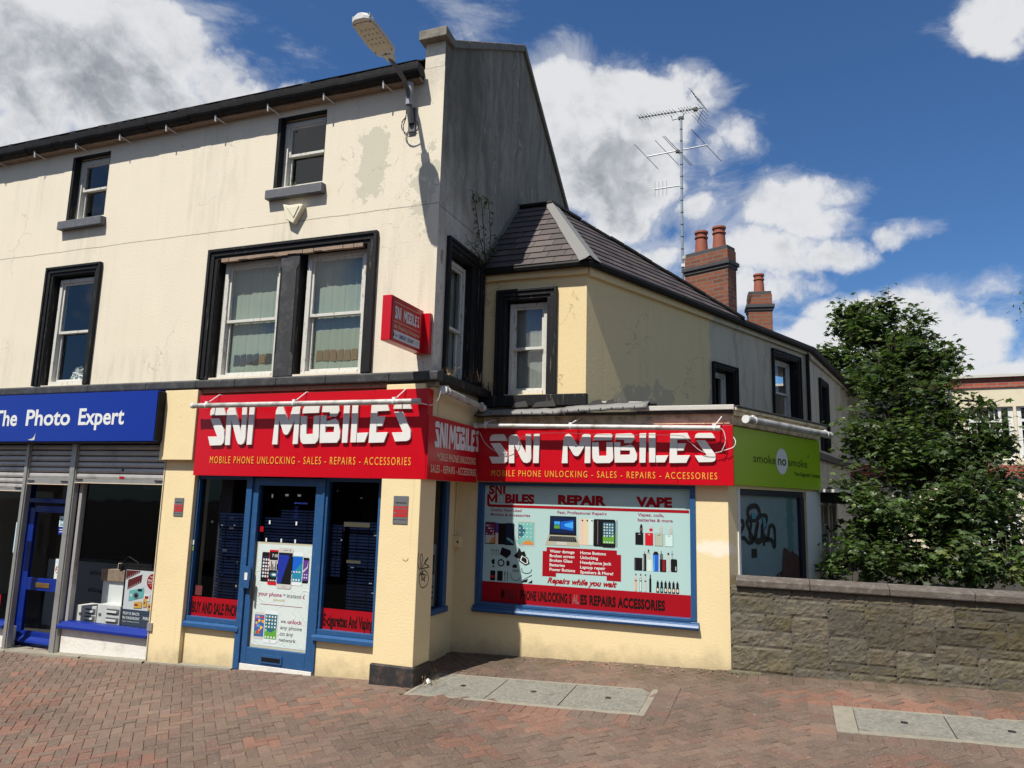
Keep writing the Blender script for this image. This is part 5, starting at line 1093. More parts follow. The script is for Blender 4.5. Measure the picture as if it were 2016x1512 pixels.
m.rrect(PO, 2.355, 2.425, 1.16, 1.30, .014, L1, print_black); m.rect(PO, 2.405, 2.415, 1.175, 1.22, L2, silver); m.rect(PO, 2.368, 2.373, 1.30, 1.39, L1, print_grey); m.rect(PO, 2.357, 2.386, 1.35, 1.354, L1, print_grey)
for i, c_ in enumerate((C('pen_copper', (.62, .38, .24)), C('case_mint', (.5, .66, .62)), silver, print_black)): a = 1.955+i*.054; m.rect(PO, a, a+.024, .93, 1.075, L1, print_grey if i == 1 else c_); m.rect(PO, a+.004, a+.020, .932, 1.07, L2, c_); m.rect(PO, a+.002, a+.022, 1.04, 1.05, L3, print_black); m.rect(PO, a+.005, a+.019, 1.075, 1.10, L1, silver if i < 3 else print_black); m.rect(PO, a+.007, a+.019, 1.10, 1.12, L1, print_black)
for i in range(6): a = 2.195+i*.043; m.rrect(PO, a, a+.032, .93, .995, .005, L1, print_black); m.rrect(PO, a+.003, a+.029, .995, 1.045, .006, L1, print_black); m.rect(PO, a+.011, a+.021, 1.045, 1.062, L1, print_black); m.ell(PO, a+.016, .962, .012, .02, L2, (rosy, aqua, rosy, gold, rosy, rosy)[i], 8)
m.build('print', pp)

# ------------------------------------------------------------------ poster on the door
dp = thing('door_poster', 'white taped poster with phones on the blue shop door', 'poster', FA(-1.77, -.03, .18))
DPF = Fr(FA(0, -.028, 0), FA.u, FA.n)
def cu_crease(t, P, c, b):
    v = t.node('ShaderNodeTexVoronoi', feature='DISTANCE_TO_EDGE', i_Scale=5.); t.put(v.inputs['Vector'], t.vm('ADD', P, t.vm('SCALE', t.noisec(P, 4., 3), scale=.3)))
    k = t.ss(v.outputs['Distance'], .02, .0); bn = t.node('ShaderNodeBump', i_Strength=.35, i_Distance=.01); t.put(bn.inputs['Height'], k); t.l.new(bn.outputs[0], b.inputs['Normal'])
    return t.mix(t.m('MULTIPLY', k, .30), c, (.50, .58, .54))
dpm = material('door_poster_ground', (.55, .62, .59), .45, .02, 3., custom=cu_crease)
m = MB(); m.box(DPF, -2.175, -1.385, -.012, 0, .185, 1.345, material('old_tape', (.45, .43, .30), .6, .15, 9.)); m.rect(DPF, -2.150, -1.41, .21, 1.325, .002, dpm); m.build('sheet', dp)
m = MB(); L0, L1, L2, L3 = .003, .0045, .006, .0075
def phone(s0, s1, z0, z1, case, screen, d, edge=None, topb=.03, botb=.03, side=.006):
    m.rrect(DPF, s0, s1, z0, z1, .016, d, case); m.rect(DPF, s0+side, s1-side, z0+botb, z1-topb, d+.0008, screen)
phone(-2.085, -1.945, .905, 1.235, print_black, navy2, L0, topb=.045, botb=.045)
for i in range(3):
    for j in range(6): m.rect(DPF, -2.065+i*.035, -2.043+i*.035, 1.14-j*.037, 1.162-j*.037, L0+.002, flat_white if (i*2+j) % 3 else rosy)
phone(-1.435-.0-.12, -1.435-.0, .92, 1.20, print_black, violet, L0); m.sheet(DPF, [(-1.545, 1.03), (-1.46, 1.10), (-1.445, 1.17), (-1.45, 1.09), (-1.545, 1.0)], L0+.002, silver)
for i in range(3): m.rect(DPF, -1.525+i*.03, -1.51+i*.03, .975, .99, L0+.002, flat_white); m.rect(DPF, -1.525+i*.03, -1.51+i*.03, 1.01, 1.02, L0+.002, flat_white)
phone(-1.985, -1.80, .875, 1.265, redv, print_black, L1, topb=.02, botb=.035, side=.008); put_text(m, DPF, '7:00', -1.945, -1.845, 1.185, .035, L1+.002, flat_white); m.rect(DPF, -1.975, -1.85, 1.04, 1.15, L1+.0015, silver)
for i in range(6): m.rect(DPF, -1.97+i*.02, -1.958+i*.02, 1.045, 1.08+.03*((i*5) % 3), L1+.002, print_black)
m.ell(DPF, -1.90, .99, .06, .028, L1+.002, aqua2, 14); m.ell(DPF, -1.90, .99, .03, .012, L1+.0025, flat_white, 12)
for i in range(5): m.ell(DPF, -1.965+i*.03, .925, .009, .009, L1+.002, flat_white, 8)
phone(-1.70, -1.515, .89, 1.25, C('case_white', (.62, .66, .66)), C('screen_teal', (.02, .20, .30)), L1, topb=.04, botb=.04); m.sheet(DPF, [(-1.69, .98), (-1.53, 1.15), (-1.53, 1.20), (-1.69, 1.20)], L1+.0015, sblue)
for i in range(4): m.rect(DPF, -1.675+i*.036, -1.655+i*.036, .94, .96, L1+.002, flat_white); m.rect(DPF, -1.675+i*.036, -1.655+i*.036, 1.03, 1.045, L1+.002, flat_white)
m.rrect(DPF, -1.86, -1.655, .845, 1.295, .030, L2, silver); m.rect(DPF, -1.853, -1.662, .895, 1.24, L2+.001, print_black); m.sheet(DPF, [(-1.853, .90), (-1.80, .90), (-1.705, 1.19), (-1.71, 1.215), (-1.853, 1.215)], L2+.002, C('s7_blue', (.015, .03, .28))); m.rrect(DPF, -1.785, -1.73, .86, .878, .008, L2+.001, print_grey); m.rrect(DPF, -1.783, -1.732, .862, .876, .007, L2+.0015, silver); m.rect(DPF, -1.79, -1.73, 1.265, 1.27, L2+.001, print_grey); m.ell(DPF, -1.70, 1.267, .007, .007, L2+.001, print_black, 8)
put_text(m, DPF, 'your phone', -2.10, -1.775, .752, .045, L0, plum, .02); put_text(m, DPF, '=', -1.755, -1.725, .755, .045, L0, print_grey, .01); put_text(m, DPF, 'instant', -1.705, -1.51, .752, .045, L0, print_grey, .012); put_text(m, DPF, '£', -1.495, -1.462, .752, .045, L0, plum, .015)
m.rect(DPF, -1.89, -1.73, .705, .725, L0, MATS['old_tape']); m.rect(DPF, -2.06, -1.49, .655, .661, L0, plum)
phone(-2.125, -1.975, .275, .565, silver, C('screen_mix', (.05, .10, .28)), L0, topb=.025, botb=.03)
rg = random.Random(77); cl = [C('s_red', (.55, .03, .02)), C('s_orange', (.75, .25, .02)), C('s_yellow', (.7, .5, .05)), leaf_g, sblue2, C('s_purple', (.25, .03, .12))]
for i in range(26):
    a, z = rg.uniform(-2.105, -2.0), rg.uniform(.33, .52); r_ = rg.uniform(.012, .028); t_ = rg.random()*6.28
    m.sheet(DPF, [(min(-1.985, max(-2.117, a+r_*math.cos(t_+k*2.1))), min(.535, max(.31, z+r_*math.sin(t_+k*2.1)))) for k in range(3)], L0+.0012+i*.00002, cl[i % 6])
m.rrect(DPF, -1.985, -1.80, .245, .595, .028, L1, C('case_white', (.62, .66, .66))); m.rect(DPF, -1.975, -1.81, .29, .555, L1+.0008, aqua2); m.sheet(DPF, [(-1.975, .29), (-1.81, .29), (-1.81, .41), (-1.88, .36), (-1.975, .38)], L1+.0014, leaf_g); m.ell(DPF, -1.892, .267, .012, .012, L1+.001, silver, 12)
for i in range(4):
    for j in range(5):
        if j == 4 and i > 0: continue
        m.rect(DPF, -1.965+i*.040, -1.945+i*.040, .52-j*.037, .54-j*.037, L1+.002, flat_white if (i+2*j) % 4 else silver)
for i in range(4): m.rect(DPF, -1.965+i*.040, -1.945+i*.040, .298, .318, L1+.002, flat_white)
put_text(m, DPF, 'we', -1.765, -1.695, .475, .040, L0, print_grey, .014); put_text(m, DPF, 'unlock', -1.67, -1.478, .475, .045, L0, plum, .02)
put_text(m, DPF, 'any phone', -1.765, -1.475, .408, .042, L0, print_grey, .014); put_text(m, DPF, 'on any', -1.765, -1.585, .342, .042, L0, print_grey, .014); put_text(m, DPF, 'network', -1.77, -1.545, .275, .042, L0, print_grey, .014)
m.build('print', dp)

# ------------------------------------------------------------------ plaques
def plaque(fr, s0, s1, z0, z1, lab):
    o = thing('alarm_plaque', lab, 'plaque', fr((s0+s1)/2, .0, z0), 'alarm plaques beside the shop door'); w_ = s1-s0
    pg = material('plaque_grey', (.13, .135, .14), .35, .1, 14.)
    m = MB(); m.box(fr, s0, s1, .001, .008, z0, z1, pg); m.build('plate', o, bevel=.002)
    m = MB(); h = z1-z0; m.rect(fr, s0+.005, s1-.005, z0+h*.25, z0+h*.63, .0095, material('plaque_red', (.42, .02, .02), .45)); put_text(m, fr, 'verisure', s0+.02, s1-.02, z1-h*.27, h*.07, .0095, print_black, .01)
    put_text(m, fr, 'Alarm', s0+.015, s1-.02, z0+h*.51, h*.09, .0105, MATS['plaque_grey'], .02); m.sheet(fr, [(s0+.015, z0+h*.33), (s0+.05, z0+h*.385), (s0+.015, z0+h*.44)], .0105, pg)
    put_text(m, fr, 'images', s0+.06, s1-.03, z0+h*.41, h*.035, .0105, pg); put_text(m, fr, 'connected', s0+.06, s1-.02, z0+h*.35, h*.035, .0105, pg); put_text(m, fr, '0330 123 0123' if False else 'alarm response', s0+.01, s1-.01, z0+h*.14, h*.045, .0095, print_black); m.build('print', o)
PIER = Fr(FA(0, .12, 0), FA.u, FA.n)
s0, z1 = PIER.at(776, 976); s1, _ = PIER.at(805, 976); _, z0 = PIER.at(776, 1031); plaque(PIER, s0, s1, z0, z1, 'grey and red alarm plaque on the pier right of the shop windows')
PL = Fr(FA(0, .055, 0), FA.u, FA.n)
s0, z1 = PL.at(345, 980); s1, _ = PL.at(363, 980); _, z0 = PL.at(346, 1016); plaque(PL, s0, s1, z0, z1, 'smaller grey and red alarm plaque left of the shop windows')
m = MB(); q = [PIER.at(x, y) for x, y in ((793, 1100), (796, 1104), (801, 1104), (804, 1099))]; stroke(m, PIER, q, .001, .004, material('rust_mark', (.30, .10, .04), .8), False)
o = m.build('smile_mark'); o['label'] = 'small rust coloured curved mark on the yellow pier'; o['category'] = 'mark'
# tag on the side of the pier
PS = Fr((-.01, 0, 0), (0, 1, 0), (1, 0, 0)); m = MB(); Z5 = lambda *a: [(820+x/3.78, 960+y/3.78) for x, y in a]; ink = material('marker_ink', (.008, .007, .007), .6, spec=.1)
stroke(m, PS, Z5((15, 490), (10, 560), (25, 610), (45, 540), (40, 495), (28, 520), (35, 600), (50, 580), (90, 520), (60, 560), (95, 590), (40, 605), (45, 640)), .0012, .0055, ink)
stroke(m, PS, Z5((30, 640), (70, 655), (38, 690), (48, 635), (62, 700), (30, 640)), .0014, .005, ink); stroke(m, PS, Z5((30, 620), (20, 690), (40, 745), (80, 720), (88, 660), (60, 615), (20, 655)), .0016, .005, ink)
o = m.build('marker_tag'); o['label'] = 'black marker tag with a circled star on the pier side'; o['category'] = 'graffiti'
# junction box in the inner corner
jb = thing('junction_box', 'small cream junction box low in the shaded inner corner', 'box', (-.2, 1.2, 1.3)); s0, z1 = SB.at(887, 1055, .04); s1, z0 = SB.at(906, 1078, .04)
m = MB(); m.box(SB, s0, s1, .0, .06, z0, z1, yellow_paint); m.build('box', jb, bevel=.006); m = MB(); m.ell(SB, s1-.03, (z0+z1)/2, .014, .014, .061, cable_black, 8); m.tube([SB(s0+.05, .02, z1), SB(s0+.06, .02, 2.08)], .007, yellow_paint, 6); m.tube([SB(s0+.04, .02, z0), SB(s0+.035, .02, z0-.25)], .008, yellow_paint, 6); m.build('conduit', jb)
# alarm box under the top window
ab = thing('alarm_box', 'cream hexagonal alarm bell box under the top floor window', 'box', FA(-2.0, 0, 5.2)); cream_p = material('cream_plastic', (.66, .60, .44), .5, .05, 9.)
pts = [FA.at(x, y, .07) for x, y in ((557, 402), (568, 404), (590, 401), (597, 403), (577, 440), (563, 432))]
m = MB(); m.prism(FA, pts, .0, .075, cream_p); m.build('cover', ab, bevel=.01); m = MB(); m.prism(FA, [FA.at(x, y, .085) for x, y in ((564, 408), (588, 405), (577, 428))], .075, .085, cream_p); m.build('lens', ab, bevel=.003)

# ------------------------------------------------------------------ street lamp on the wall
sl_ = thing('street_lamp', 'grey LED street lamp on a bracket high on the corner wall', 'street lamp', FA(-.36, 0, 6.15)); lx = -.40
dgrey = material('lamp_arm', (.085, .085, .09), .5, .1, 9.); hgrey = material('lamp_head', (.50, .50, .48), .45, .05, 9.)
m = MB(); m.box(FA, lx-.035, lx+.055, .0, .03, 6.10, 6.40, dgrey); m.tube([FA(lx+.01, .03, 6.20), FA(lx+.005, .06, 6.30), FA(lx, .09, 6.42)], .038, dgrey, 12); m.build('bracket', sl_, bevel=.004)
m = MB(); m.tube([FA(lx, .09, 6.40), FA(lx, .085, 6.68)], .042, material('lamp_sleeve', (.27, .27, .29), .45), 14); m.build('sleeve', sl_)
m = MB(); m.tube([FA(lx, .10, 6.45), FA(lx, .14, 6.58), FA(lx, .25, 6.65), FA(lx, .66, 6.73)], .026, dgrey, 12); m.build('arm', sl_, smooth=True)
m = MB(); hw = .135
def headring(k, zo, inset):
    out = []
    for (d, w_) in ((.60, .05), (.63, .10), (.68, .125), (.80, .135), (1.00, .135), (1.12, .125), (1.17, .10), (1.195, .05)):
        out.append((d, w_-inset))
    return [FA(lx-w_, d, 6.70+(d-.6)*.10+zo) for d, w_ in out] + [FA(lx+w_, d, 6.70+(d-.6)*.10+zo) for d, w_ in out[::-1]]
r0 = headring(0, 0, 0); r1 = headring(0, .035, 0); r2 = headring(0, .07, .03); n = len(r0)
m.add(r0+r1+r2, [(i, (i+1) % n, n+(i+1) % n, n+i) for i in range(n)]+[(n+i, n+(i+1) % n, 2*n+(i+1) % n, 2*n+i) for i in range(n)]+[list(range(2*n, 3*n))]+[list(range(n))], hgrey)
for i in range(9): m.box(FA, lx-.10+i*.025, lx-.094+i*.025, 1.10, 1.17, 6.80, 6.828, hgrey)
m.box(FA, lx-.05, lx+.05, .52, .64, 6.695, 6.74, hgrey); m.tube([FA(lx, .50, 6.715), FA(lx, .62, 6.725)], .033, hgrey, 12)
hd = m.build('lamp_head', sl_, bevel=.006)
T = lambda s, d, z=0: FA(lx+s, d, 6.70+(d-.6)*.10-.004-z)
m = MB(); lens = material('lamp_lens', (.50, .46, .36), .35, .1, 20.); m.add([T(-.105, .70), T(.105, .70), T(.118, .78), T(.118, 1.06), T(.10, 1.14), T(-.10, 1.14), T(-.118, 1.06), T(-.118, .78)], [list(range(8))], lens)
for i in range(4):
    for j in range(4): a, d = -.075+i*.05, .82+j*.07; m.add([T(a-.010, d-.010, .003), T(a+.010, d-.010, .003), T(a+.010, d+.010, .003), T(a-.010, d+.010, .003)], [(0, 1, 2, 3)], material('led_chip', (.26, .24, .17), .3))
for a, d in ((-.10, .70), (.10, .70), (-.09, 1.13), (.09, 1.13)): m.add([T(a+.008*math.cos(k), d+.008*math.sin(k), .004) for k in range(6)], [list(range(6))], cable_black)
m.build('lens', hd)
m = MB(); q = [FA.at(x, y, .06) for x, y in ((800, 215), (799, 230), (797, 232))]
def cable(px, fr, d, r, mat, mb):
    q = [fr.at(x, y, dd) + (dd,) for (x, y), dd in zip(px, d if isinstance(d, list) else [d]*len(px))]; out = []
    for i in range(len(q)-1):
        p0 = q[max(i-1, 0)]; p1 = q[i]; p2 = q[i+1]; p3 = q[min(i+2, len(q)-1)]
        for k in range(5):
            t = k/5; v = [.5*((2*p1[j])+(-p0[j]+p2[j])*t+(2*p0[j]-5*p1[j]+4*p2[j]-p3[j])*t*t+(-p0[j]+3*p1[j]-3*p2[j]+p3[j])*t**3) for j in range(3)]; out.append(fr(v[0], v[2], v[1]))
    out.append(fr(q[-1][0], q[-1][2], q[-1][1])); mb.tube(out, r, mat, 6)
cable([(800, 215), (799, 230), (792, 240), (792, 255), (805, 264), (820, 258), (823, 245), (818, 236)], FA, .07, .006, cable_black, m); cable([(799, 232), (794, 250), (798, 265), (808, 268), (822, 262)], FA, .06, .006, cable_black, m); m.build('cable', sl_)

# ------------------------------------------------------------------ trough lights over the signs
def tube_light(fr, d, a, b, r, lab, arms, wall_z, cut=None):
    (s0, z0), (s1, z1) = fr.at(*a, d), fr.at(*b, d)
    o = thing('trough_light', lab, 'sign light', fr((s0+s1)/2, d, (z0+z1)/2), 'tubular lights over the shop signs')
    m = MB(); A = fr(s0, d, z0); B = fr(s1, d, z1); m.tube([A, B], r, tube_grey, 14); u = (B-A).normalized(); m.tube([A-u*.004, A+u*.03], r*1.12, tube_face, 14); m.tube([B-u*.03, B+u*.004], r*1.12, tube_grey, 14); m.build('housing', o, smooth=False)
    for t in arms:
        m = MB(); P = A.lerp(B, t); s_ = s0+(s1-s0)*t; m.tube([P+Vector((0, 0, r)), fr(s_+.02, d-.02, P.z+.05), fr(s_+.07, d*.5, wall_z-.005), fr(s_+.07, .0, wall_z)], .006, tube_face, 6); m.tube([P-u*.012, P+u*.012], r*1.15, tube_face, 12)
        m.box(Fr(P, fr.u, fr.n), -.02, .02, -.012, .012, r, r+.02, tube_face); m.build('arm', o)
    return o
tube_light(FA, .24, (379, 799), (826, 790), .030, 'long rusty tube light over the front sign', (.07, .48, .90), 3.06)
tube_light(GA, .15, (873, 767), (952, 804), .040, 'short dirty tube light on the shaded return wall', (.08, .95), 3.02)
tube_light(SB, .22, (935, 838), (1417, 843), .028, 'cleaner grey tube light over the set back sign', (.05, .42, .98), 2.86)
tube_light(RL, .20, (1468, 825), (1634, 857), .040, 'thick mossy tube light over the green sign', (.08, .94), 2.90)
m = MB(); cable([(826, 793), (838, 796), (852, 797), (862, 788), (868, 770)], FA, [.24, .15, .04, .06, .08], .005, cable_white, m); o = m.build('cable'); o['label'] = 'thin white cable looping from the front tube light round the corner'; o['category'] = 'cable'
m = MB(); cable([(944, 850), (955, 872), (975, 888), (998, 891), (1018, 880), (1032, 858), (1100, 852), (1200, 856), (1330, 857), (1355, 868), (1380, 888), (1405, 892), (1428, 886)], SB, .15, .003, cable_white, m); cable([(1417, 842), (1425, 850), (1428, 870), (1420, 890)], SB, .16, .004, cable_white, m); cable([(1428, 886), (1444, 880), (1448, 868), (1440, 856)], SB, [.16, .14, .12, .06], .004, cable_white, m)
o = m.build('cable'); o['label'] = 'thin white cable sagging across the set back red sign'; o['category'] = 'cable'

# ------------------------------------------------------------------ roof aerial
ae = thing('roof_aerial', 'tall grey aerial mast with three antennas beside the chimneys', 'aerial', (1.84, 6.35, 4.9)); AX = Fr((0, 6.35, 0), (1, 0, 0), (0, -1, 0))
pb = AX.at(1344, 562); pt = AX.at(1341, 232); mx = (pb[0]+pt[0])/2
m = MB(); m.tube([AX(mx, 0, pb[1]-1.0), AX(mx, 0, pt[1])], .024, mast_mat, 10)
for i in range(11): z = pt[1]-.25-i*.24; m.tube([AX(mx, 0, z), AX(mx, 0, z+.015)], .028, cable_black, 10)
m.box(AX, mx-.02, mx+.08, -.04, .04, pb[1]+.35, pb[1]+.41, tube_face); m.box(AX, mx+.0, mx+.07, -.03, .03, pb[1]+.50, pb[1]+.56, tube_grey); m.tube([AX(mx, 0, pb[1]+.05), AX(mx+.14, 0, pb[1]+.03)], .012, mast_mat, 6); m.build('mast', ae)
def rod(m, c, v, l, r=.006, mt=None): v = v.normalized(); m.tube([c-v*l/2, c+v*l/2], r, mt or cable_black, 5)
# top yagi: boom pointing left towards the viewer
T0, T1 = AX.at(1264, 243), AX.at(1384, 204); bdir = Vector((T1[0]-T0[0], .0, T1[1]-T0[1]))
A = AX(T0[0], .25, T0[1]-.01); B = AX(T1[0], -.15, T1[1]); m = MB(); m.tube([A, B], .010, mast_mat, 6); bd = (B-A).normalized(); cr = Vector((.55, .80, -.45)).normalized()
for i in range(17):
    t = i/16*.80 if i < 12 else .60+(i-11)*.045; c = A.lerp(B, t); rod(m, c, cr, .17+.02*(i > 11), .004); m.box(Fr(c, (1, 0, 0), (0, 1, 0)), -.014, .014, -.014, .014, -.014, .018, cable_black)
c = A.lerp(B, .87); m.box(Fr(c, (1, 0, 0), (0, 1, 0)), -.04, .04, -.03, .03, -.04, .02, cable_black)
for sg_ in (1, -1):
    up_ = (Vector((-.55, 0, 1)) if sg_ > 0 else Vector((-.45, .0, -1))).normalized(); m.tube([B, B+up_*.42 if sg_ > 0 else B+up_*.30], .008, mast_mat, 5)
    for j in range(5): c = B+up_*(.05+j*(.075 if sg_ > 0 else .06)); rod(m, c, cr, .36, .004)
m.tube([AX(mx, 0, pt[1]-.02), AX(mx+.06, .02, pt[1]+.06), AX(mx+.09, .0, pt[1]+.16)], .010, mast_mat, 6); m.tube([AX(mx, 0, pt[1]-.0), AX(mx-.16, .02, pt[1]-.03), AX(mx-.18, .02, pt[1]+.06)], .010, mast_mat, 6); m.box(AX, mx-.05, mx+.05, -.03, .03, pt[1]-.03, pt[1]+.02, cable_black); m.build('top_antenna', ae)
# middle antenna, four long elements
M0, M1 = AX.at(1275, 314), AX.at(1391, 280); m = MB(); A = AX(M0[0], .12, M0[1]); B = AX(M1[0], -.12, M1[1]); m.tube([A, B], .013, steel, 8); cr2 = Vector((.62, .45, -.66)).normalized()
for t, l in ((0, .66), (.34, .66), (.50, .78), (.53, .78), (.985, .84)): rod(m, A.lerp(B, t), cr2, l, .0055)
m.box(Fr(A.lerp(B, .515), (1, 0, 0), (0, 1, 0)), -.035, .035, -.03, .03, -.04, .01, cable_black); m.build('middle_antenna', ae)
N0, N1 = AX.at(1290, 378), AX.at(1343, 365); m = MB(); A = AX(N0[0], .12, N0[1]); B = AX(N1[0], 0, N1[1]); m.tube([A, B], .013, steel, 8)
for t in (.03, .17, .31, .45): rod(m, A.lerp(B, t), Vector((0, 0, 1)), .30, .003)
m.build('lower_antenna', ae)

# ------------------------------------------------------------------ stone wall
sw_ = thing('stone_wall', 'dark rough stone garden wall with a flat coping, right of the shop', 'wall', (5.5, 1.3, .1))
rs = random.Random(21); blocks = MB(); H0, H1 = -.1, 1.065; x0w, x1w = 3.0, 9.0
stone = material('rough_stone', (.112, .098, .076), .92, .7, 22., 1.0, 50.,spec=.2, attr=True, dirt=(.115, .092, .03), dirt_amt=.5, dscale=1.9)
mort = material('wall_mortar', (.075, .068, .055), .95, .2, 12., .5, 50.)
def rough_block(mb, s0, s1, z0, z1, tone, dep):
    nx = max(4, int((s1-s0)/.021)); nz = max(4, int((z1-z0)/.021)); sd = rs.random()*99; vs = []
    for j in range(nz+1):
        for i in range(nx+1):
            a = s0+(s1-s0)*i/nx; z = z0+(z1-z0)*j/nz; e = min(i, nx-i, j*1.0, nz-j)
            ed = 0 if e == 0 else 1
            h = (noise.fractal(Vector((a*7, z*9, sd)), 1., 2., 4)*.0085 + noise.fractal(Vector((a*30, z*38, sd)), 1., 2., 3)*.0060 + dep*.5)*ed
            vs.append(SW(a+(rs.uniform(-.003, .003)), (.007+max(h, -.005)) if ed else .003, z))
    mb.add(vs, [(j*(nx+1)+i, j*(nx+1)+i+1, (j+1)*(nx+1)+i+1, (j+1)*(nx+1)+i) for i in range(nx) for j in range(nz)], stone, tone)
# random courses built on a fine grid so blocks of one and two courses interlock
cw, chh = .085, .0825; NX = int(6.1/cw); NZ = 14; used = [[False]*NX for _ in range(NZ)]
for j in range(NZ):
    i = 0
    while i < NX:
        if used[j][i]: i += 1; continue
        hh = rs.choice([2, 2, 2, 3, 3, 1]) if j+3 <= NZ else min(NZ-j, rs.choice([1, 2])); ww = rs.randint(4, 7) if hh > 1 else rs.randint(6, 9)
        while hh > 1 and any(used[j+k][i] for k in range(hh)): hh -= 1
        w2 = 0
        while w2 < ww and i+w2 < NX and not any(used[j+k][i+w2] for k in range(hh)): w2 += 1
        if w2 < 2 and i+w2 >= NX: w2 = max(1, w2)
        for k in range(hh):
            for q in range(w2): used[j+k][i+q] = True
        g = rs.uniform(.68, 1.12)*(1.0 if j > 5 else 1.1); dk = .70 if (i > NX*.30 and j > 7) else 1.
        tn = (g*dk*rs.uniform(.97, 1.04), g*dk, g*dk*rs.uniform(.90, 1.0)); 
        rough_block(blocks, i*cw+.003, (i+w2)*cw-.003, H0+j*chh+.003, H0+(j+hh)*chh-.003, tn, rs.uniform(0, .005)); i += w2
blocks.build('stones', sw_, recalc=False)
m = MB(); m.box(SW, .0, 6.2, -.28, .003, -.3, 1.063, mort); m.build('mortar', sw_)
m = MB()
for i, (a, b) in enumerate(((-.03, .30), (.31, .62), (.63, .98))): m.box(SW, a, b, .0, .055, -.05, .235-.03*i, stone, (1.1, 1.15, 1.0))
m.build('footing_stones', sw_, bevel=.02)
cop = material('coping_sandstone', (.088, .071, .058), .95, .25, 9., .8, 45., dirt=(.19, .18, .155), dirt_amt=.6, dscale=13.)
m = MB(); a = .06
while a < 6.1:
    b = a+.72; m.prism(Fr(SW(a+.002, 0, 0), SW.n, SW.u), [(-.34, 1.07), (.045, 1.07), (.05, 1.085), (.05, 1.135), (.035, 1.150), (-.14, 1.175), (-.34, 1.15)], 0, b-a-.004, cop); a = b
m.build('coping', sw_, bevel=.008)

# ------------------------------------------------------------------ pavement
base = MB(); gs = [-150, -60, -30, -20, -12, -8, -5, -3, -1, 0, 1, 3, 5, 8, 12, 20, 30, 60, 150]
vs = [(x, y, gz(x, y)-.012) for y in gs for x in gs]; n = len(gs)
joint = material('joint_sand', (.022, .018, .014), .95, .3, 9., .5, 80.)
base.add(vs, [(j*n+i, j*n+i+1, (j+1)*n+i+1, (j+1)*n+i) for i in range(n-1) for j in range(n-1)], joint); base.build('ground', kind='structure')
covers = [((0.02, 2.37), (-.35, .42)), ((3.90, 5.62), (-.30, .36))]
def cu_pav(t, P, c, b):
    c = t.mix(t.m('MULTIPLY', t.ss(t.noise(P, .7, 6, .6), .46, .70), .40), c, (.085, .066, .052))
    k = t.noise(P, 62., 5, .75); c = t.mix(t.m('MULTIPLY', t.ss(k, .52, .64), .55), c, (.25, .20, .165)); c = t.mix(t.m('MULTIPLY', t.ss(t.noise(P, 48., 5, .75), .55, .66), .55), c, (.045, .032, .025))
    s = t.xyz(P); d = t.m('SUBTRACT', s[1], 1.15); moss = t.m('MULTIPLY', t.ss(d, -.75, 0.), t.ss(t.noise(P, 3., 6), .4, .6)); c = t.mix(t.m('MULTIPLY', moss, .6), c, (.062, .046, .022))
    sp = t.m('GREATER_THAN', t.noise(P, 13., 3, .5), .745); return t.mix(t.m('MULTIPLY', sp, .5), c, (.26, .24, .21))
pav = material('block_paving', (.122, .079, .055), .85, .15, 40., .6, 90., attr=True, custom=cu_pav)
rp = random.Random(31); pv = MB()
def reddish(x, y):
    return noise.fractal(Vector((x*.55+3, y*.9, 0)), 1., 2., 3)
def lay(poly, dz=0., mono=None):
    cx = sum(p[0] for p in poly)/len(poly); cy = sum(p[1] for p in poly)/len(poly)
    g = rp.uniform(.80, 1.17)*(1+.38*noise.noise(Vector((cx*.8, cy*1.1, 9)))); r_ = reddish(cx, cy); t_ = rp.random()
    if r_ > .20 and t_ < .65: tn = (g*1.32, g*.98, g*.90)
    elif t_ < .06: tn = (g*.86, g*.93, g*.95)
    elif t_ < .22: tn = (g*1.10, g*.98, g*.95)
    else: tn = (g, g*rp.uniform(.97, 1.03), g*rp.uniform(.96, 1.03))
    w = noise.noise(Vector((cx*1.3, cy*1.3, 5)))*.010; j = rp.uniform(-.0025, .0025)+dz; tx, ty = rp.uniform(-.022, .022), rp.uniform(-.022, .022)
    top = []; k = len(poly)
    for (x, y) in poly:
        xi, yi = cx+(x-cx)*.925, cy+(y-cy)*.90; top.append((xi, yi, gz(xi, yi)+w+j+(x-cx)*tx+(y-cy)*ty))
    low = [(cx+(x-cx)*.99, cy+(y-cy)*.985, gz(x, y)+w+j-.006) for x, y in poly]; bot = [(a, b, c-.02) for a, b, c in low]
    pv.add(top+low+bot, [list(range(k))]+[(i, (i+1) % k, k+(i+1) % k, k+i) for i in range(k)]+[(k+i, k+(i+1) % k, 2*k+(i+1) % k, 2*k+i) for i in range(k)], pav, tn)
U = .0905; ca, sa = math.cos(R_(45)), math.sin(R_(45))
def inside_build(x, y):
    if y > .12 and x < -.3: return True
    if y > 1.42 and x < 3.0: return True
    return y > 1.30 and x >= 3.0
for i in range(-130, 160):
    for j in range(-130, 160):
        m4 = (i-j) % 4
        if m4 == 0: q = [(i, j), (i+2, j), (i+2, j+1), (i, j+1)]
        elif m4 == 3: q = [(i, j), (i+1, j), (i+1, j+2), (i, j+2)]
        else: continue
        # the pattern wanders a little, as relaid patches do
        P_ = [((a*ca-b*sa)*U, (a*sa+b*ca)*U) for a, b in q]
        P_ = [(x+.03*math.sin(y*.8+1), y+.03*math.sin(x*.9)) for x, y in P_]
        cx = sum(p[0] for p in P_)/4; cy = sum(p[1] for p in P_)/4
        if not (-8.5 < cx < 8.5 and -4.2 < cy < 1.45) or inside_build(cx, cy): continue
        if cx > 8.5-(cy+4.2)*0 or cy < -4.2: continue
        if any(a0+.03 < cx < a1-.03 and b0+.03 < cy < b1-.03 for (a0, a1), (b0, b1) in covers): continue
        lay(P_)
